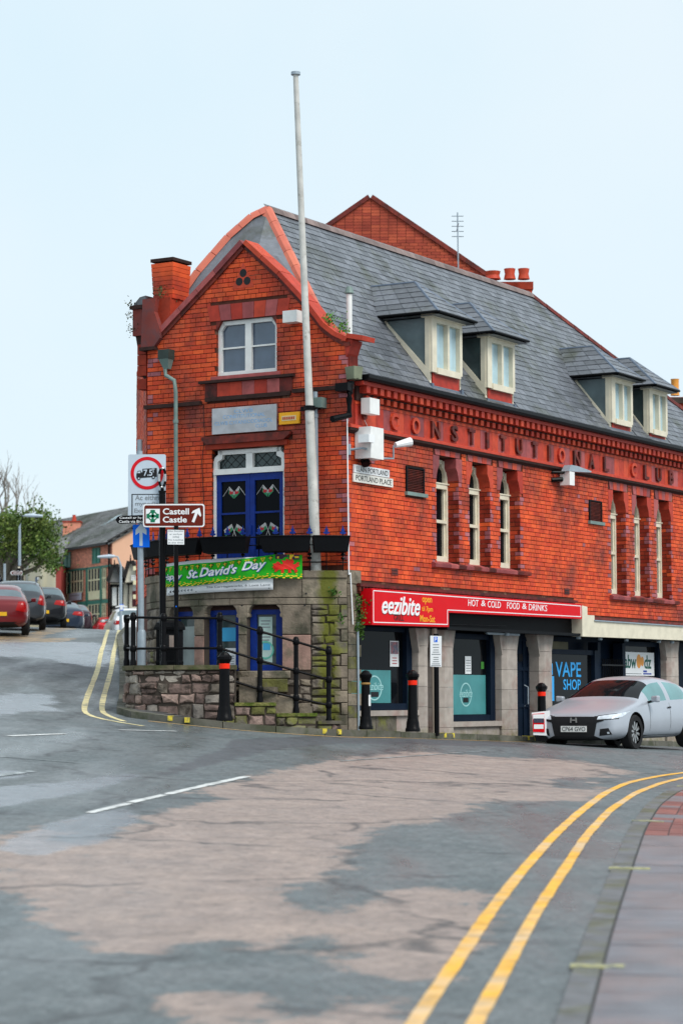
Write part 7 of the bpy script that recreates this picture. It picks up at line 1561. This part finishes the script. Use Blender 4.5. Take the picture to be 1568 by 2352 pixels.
# trees
m_bark = mat('pale bark', (.20, .17, .13), .85, var=.3, ns=3); m_fol = mat('green foliage', (.075, .15, .025), .6, var=.5, ns=1.2, island=.5, col2=(.10, .13, .02), mixs=.6, mixt=(.45, .6))
tb = empty('evergreen_tree', (*at(60, 1300, 106).xy, 4), label='dense green leafy tree leaning over the wall at the left edge', cat='tree')
mb = MB(); rnd = random.Random(3); root_ = at(*z3(60, 1000), 106)
for i in range(26):
    e_ = at(*z3(rnd.uniform(0, 470), rnd.uniform(400, 800)), 106+rnd.uniform(-2, 2)); m_ = root_.lerp(e_, .5)+Vector((rnd.uniform(-.6, .6), 0, rnd.uniform(-.2, .8))); mb.tube([root_, m_, e_], [.16, .07, .02], 5)
mb.build('branches', m_bark, tb)
fol = MB(); cl = []
for i in range(330):
    x, y = rnd.uniform(-60, 510), rnd.uniform(350, 870)
    lim_t = interp(x, [(-60, 420), (100, 430), (180, 380), (300, 350), (400, 380), (470, 520), (515, 640)]); lim_b = interp(x, [(-60, 760), (180, 740), (300, 790), (380, 850), (470, 870), (515, 700)])
    if lim_t < y < lim_b: cl.append(at(*z3(x, y), 106+rnd.uniform(-2.5, 2.5)))
for x, y in ((385, 375), (420, 480), (425, 385), (345, 360), (500, 600), (510, 660), (490, 540), (520, 690), (495, 830), (500, 790)): cl.append(at(*z3(x, y), 106))
for c_ in cl:
    s_ = rnd.uniform(.18, .42)
    for i in range(46):
        p = c_+Vector((rnd.gauss(0, s_), rnd.gauss(0, s_), rnd.gauss(0, s_*.8))); n1 = Vector((rnd.gauss(0, 1), rnd.gauss(0, 1), rnd.gauss(.6, 1))).normalized(); t1 = n1.orthogonal().normalized(); t2 = n1.cross(t1); w = rnd.uniform(.04, .10)
        k = len(fol.v); fol.v += [p-t1*w, p+t2*w*.6, p+t1*w, p-t2*w*.6]; fol.f.append((k, k+1, k+2, k+3))
fol.build('crown', m_fol, tb)
bt = empty('bare_tree', (*at(10, 1290, 118).xy, 4), label='bare winter tree with thin pale branches above the evergreen', cat='tree')
mb = MB(); mb2 = MB()
def grow(p, d, l, r, dep):
    e_ = p+d*l; mid_ = p.lerp(e_, .5)+Vector((rnd.uniform(-.05, .05)*l, 0, 0)); (mb if dep > 3 else mb2).tube([p, mid_, e_], [r, r*.85, r*.7], 5)
    if dep == 0: return
    for i in range(3 if dep > 2 else 2):
        d2 = (d+Vector((rnd.uniform(-.55, .55), rnd.uniform(-.3, .3), rnd.uniform(-.12, .3)))).normalized(); grow(p.lerp(e_, rnd.uniform(.55, 1)), d2, l*rnd.uniform(.55, .8), r*.55, dep-1)
for x, y, x2, y2, r in ((8, 440, 30, 150, .10), (25, 440, 100, -60, .10), (120, 430, 215, -20, .085), (-60, 440, -10, -40, .12), (200, 430, 330, 110, .05)):
    a_ = at(*z3(x, y+150), 118); b_ = at(*z3(x2, y2), 118); d_ = (b_-a_); grow(a_, d_.normalized(), d_.length*.46, r*.75, 4)
mb.build('trunk', m_bark, bt); mb2.build('branches', mat('grey twigs', (.27, .245, .22), .8, var=.2), bt)
# street lamps and small far signs
def lamp(lb, Z, px0, yb, yt, hx, hy, flip):
    b_ = at(*z3(px0, yb), Z); t_ = at(*z3(px0, yt), Z); h_ = at(*z3(hx, hy), Z); e = empty('street_lamp', (b_.x, Z, b_.z-2), label=lb, cat='street lamp', group='tall grey street lamps')
    mb = MB(); mb.tube([b_-Zv*2, t_-Zv*.6, t_-Zv*.15, t_+(h_-t_)*.4+Zv*(h_.z-t_.z)*.5, h_], [.075, .055, .045, .04, .035], 8); mb.build('pole', m_grey, e, smooth=True)
    d_ = (h_-t_); d_.z = 0; d_.normalize(); mb = MB(); mb.tube([h_-d_*.1, h_+d_*.15, h_+d_*.65-Zv*.03], [.05, .085, .05], 8); mb.build('lamp_head', m_signgrey, e, smooth=True); return e
lamp('grey street lamp in front of the evergreen tree at the left', 98, 183, 1030, 475, 250, 405, 0); lamp('grey street lamp in front of the half timbered pub', 100, 1104, 1330, 830, 1030, 778, 1)
Zr = 99; q = lambda x, y: px(*z3(x, y), Zr); Pr_ = SC(Zr); (a0, z1), (a1, z0) = q(1093, 1214), q(1127, 1272); bs = empty('one_way_sign', (a0, Zr, z0), label='small blue arrow sign far up the street on the lamp post by the pub', cat='road sign'); MB().box(Pr_, a0, a1, 0, .03, z0, z1).build('sign_plate', m_bluesign, bs)
ca_ = (a0+a1)/2; h_ = z1-z0; recalc(MB().prism(Pr_, [(ca_-.06, z0+.1*h_), (ca_-.06, z0+.55*h_), (ca_-.25, z0+.45*h_), (ca_-.25, z0+.62*h_), (ca_, z0+.92*h_), (ca_+.25, z0+.62*h_), (ca_+.25, z0+.45*h_), (ca_+.06, z0+.55*h_), (ca_+.06, z0+.1*h_)], .03, .04).build('arrow_symbol', m_signwhite, bs))
Zr = 96; q = lambda x, y: px(*z3(x, y), Zr); Pr_ = SC(Zr); bsn = empty('tourist_sign', (*q(180, 1020)[:1], Zr, 4), label='small brown arrow sign on a dark post by the far stone wall', cat='road sign')
recalc(MB().prism(Pr_, [q(96, 930), q(112, 912), q(206, 912), q(206, 948), q(112, 948)], 0, .03).build('sign_plate', m_signwhite, bsn)); recalc(MB().prism(Pr_, [q(106, 930), q(118, 917), q(202, 917), q(202, 943), q(118, 943)], .031, .04).build('sign_face', m_brown, bsn))
for y in (924, 934): MB().box(Pr_, q(124, y)[0], q(196, y)[0], .041, .045, q(0, y+4)[1], q(0, y)[1]).build('printed_line', m_signwhite, bsn)
mb = MB(); mb.tube([at(*z3(183, 1100), Zr-.1+.2), at(*z3(183, 880), Zr+.1)], .05, 6); mb.tube([at(*z3(160, 1100), Zr+.1), at(*z3(160, 950), Zr+.1)], .04, 6); mb.build('post', m_black, bsn); MB().box(Pr_, q(172, 0)[0], q(200, 0)[0], -.1, .1, q(0, 905)[1], q(0, 866)[1]).build('lantern_box', m_black, bsn); MB().box(Pr_, q(176, 0)[0], q(196, 0)[0], .1, .11, q(0, 888)[1], q(0, 874)[1]).build('lantern_face', m_cream, bsn)
fgp = empty('wall_bracket_sign', tuple(at(*z3(350, 1050), 104)), label='narrow dark hanging sign beside the cream wall up the hill', cat='sign'); Pz = SC(104); q = lambda x, y: px(*z3(x, y), 104); MB().box(Pz, q(332, 0)[0], q(352, 0)[0], 0, .08, q(0, 1080)[1], q(0, 972)[1]).build('board', m_lead, fgp); MB().box(Pz, q(335, 0)[0], q(395, 0)[0], -.05, .0, q(0, 970)[1], q(0, 962)[1]).build('bracket', m_black, fgp)
post = empty('marker_post', tuple(at(*z3(45, 1000), 92)), label='thin grey sign pole in front of the dark gate at the left edge', cat='post'); MB().tube([at(*z3(45, 1100), 92), at(*z3(45, 845), 92)], .05, 8).build('pole', m_grey, post)
# brick gable and chimneys behind the roof
Zg = 64; Pg = SC(Zg); BH = empty('rear_building', (*at(900, 600, Zg).xy, 0), label='plain red brick gable rising behind the slate roof', cat='building')
P5 = [px(700, 560, Zg), px(850, 456, Zg), px(1122, 640, Zg)]; (xl, zl), (xm, zm), (xr, zr) = P5
recalc(MB().prism(Pg, [(xl, 5), (xr, 5), (xr, zr), (xm, zm), (xl, zl)], -8, 0).build('wall', m_mortar, BH))
fm_ = MB(); z = 9.5; r_ = 0
while z < zm-.05:
    lo = xl if z < zl else interp(z, [(zl, xl), (zm, xm)]); hi = xr if z < zr else interp(z, [(zr, xr), (zm, xm)]); a = lo-(.12 if r_ % 2 else 0)
    while a < hi: fm_.box(Pg, max(a, lo), min(a+.228, hi), -.02, .01, z, z+.074); a += .24
    z += .0842; r_ += 1
fm_.build('brickwork', mat('duller red brick', (.40, .07, .035), .75, var=.25, ns=2, island=.25), BH, kind='stuff')
for p, r in (((xl, zl), (xm, zm)), ((xm, zm), (xr, zr))): dx, dz = r[0]-p[0], r[1]-p[1]; l = math.hypot(dx, dz); nx_, nz_ = -dz/l*.12, dx/l*.12; recalc(MB().prism(Pg, [p, r, (r[0]+nx_, r[1]+nz_), (p[0]+nx_, p[1]+nz_)], -8, .06).build('coping', m_terrad, BH))
RCh = empty('ridge_chimney', (*at(1165, 660, 62).xy, 8), label='low red brick chimney stack with a row of pots behind the ridge', cat='chimney'); Pk_ = SC(62)
(a0, z1), (a1, z0) = px(1112, 648, 62), px(1222, 760, 62); MB().box(Pk_, a0, a1, -.9, 0, z0, z1).build('stack', m_brick, RCh)
for x0, x1, y in ((1112, 1150, 634), (1156, 1184, 628), (1188, 1216, 628)): p = at((x0+x1)/2, 650, 61.6); w = (x1-x0)/2/FP*62; h_ = px(0, y, 62)[1]-z1; MB().lathe((p.x, 61.6, z1), [(w, 0), (w*.8, h_*.5), (w*.95, h_)], 12).build('chimney_pot', m_terra, RCh, smooth=True)
MB().box(Pk_, a0-.03, a1+.03, -.95, .05, z1-.2, z1).build('chimney_cap', m_brickd, RCh)
an = empty('aerial', tuple(at(1052, 610, 63)), label='thin television aerial on the roof behind the ridge', cat='aerial'); b_ = at(1052, 640, 63); t_ = at(1050, 488, 63); mb = MB(); mb.tube([b_, t_], .02, 6)
for i in range(5): p = t_-Zv*(.1+.14*i); mb.tube([p-Vector((.16, 0, 0)), p+Vector((.16, 0, 0))], .012, 4)
mb.tube([t_-Zv*.4-Vector((0, .5, 0)), t_-Zv*.4+Vector((0, .5, 0))], .012, 4); mb.build('mast', m_grey, an)
NC = empty('neighbour_chimney', (*at(1560, 950, 66).xy, 6), label='brown brick chimney with an orange pot at the right edge', cat='chimney'); Pn_ = SC(66)
(a0, z1), (a1, z0) = px(1533, 912, 66), px(1640, 1100, 66); recalc(MB().box(Pn_, a0, a1, -1.2, 0, z0-2, z1).build('stack', m_brickd, NC)); recalc(MB().box(Pn_, a0-.06, a1, -1.25, .06, z1-.18, z1-.02).build('chimney_cap', m_gap, NC)); p = at(1549, 900, 65.5); MB().lathe((p.x, 65.5, z1-.02), [(.13, 0), (.11, .1), (.11, .42), (.125, .46)], 12).build('chimney_pot', m_orange, NC, smooth=True)
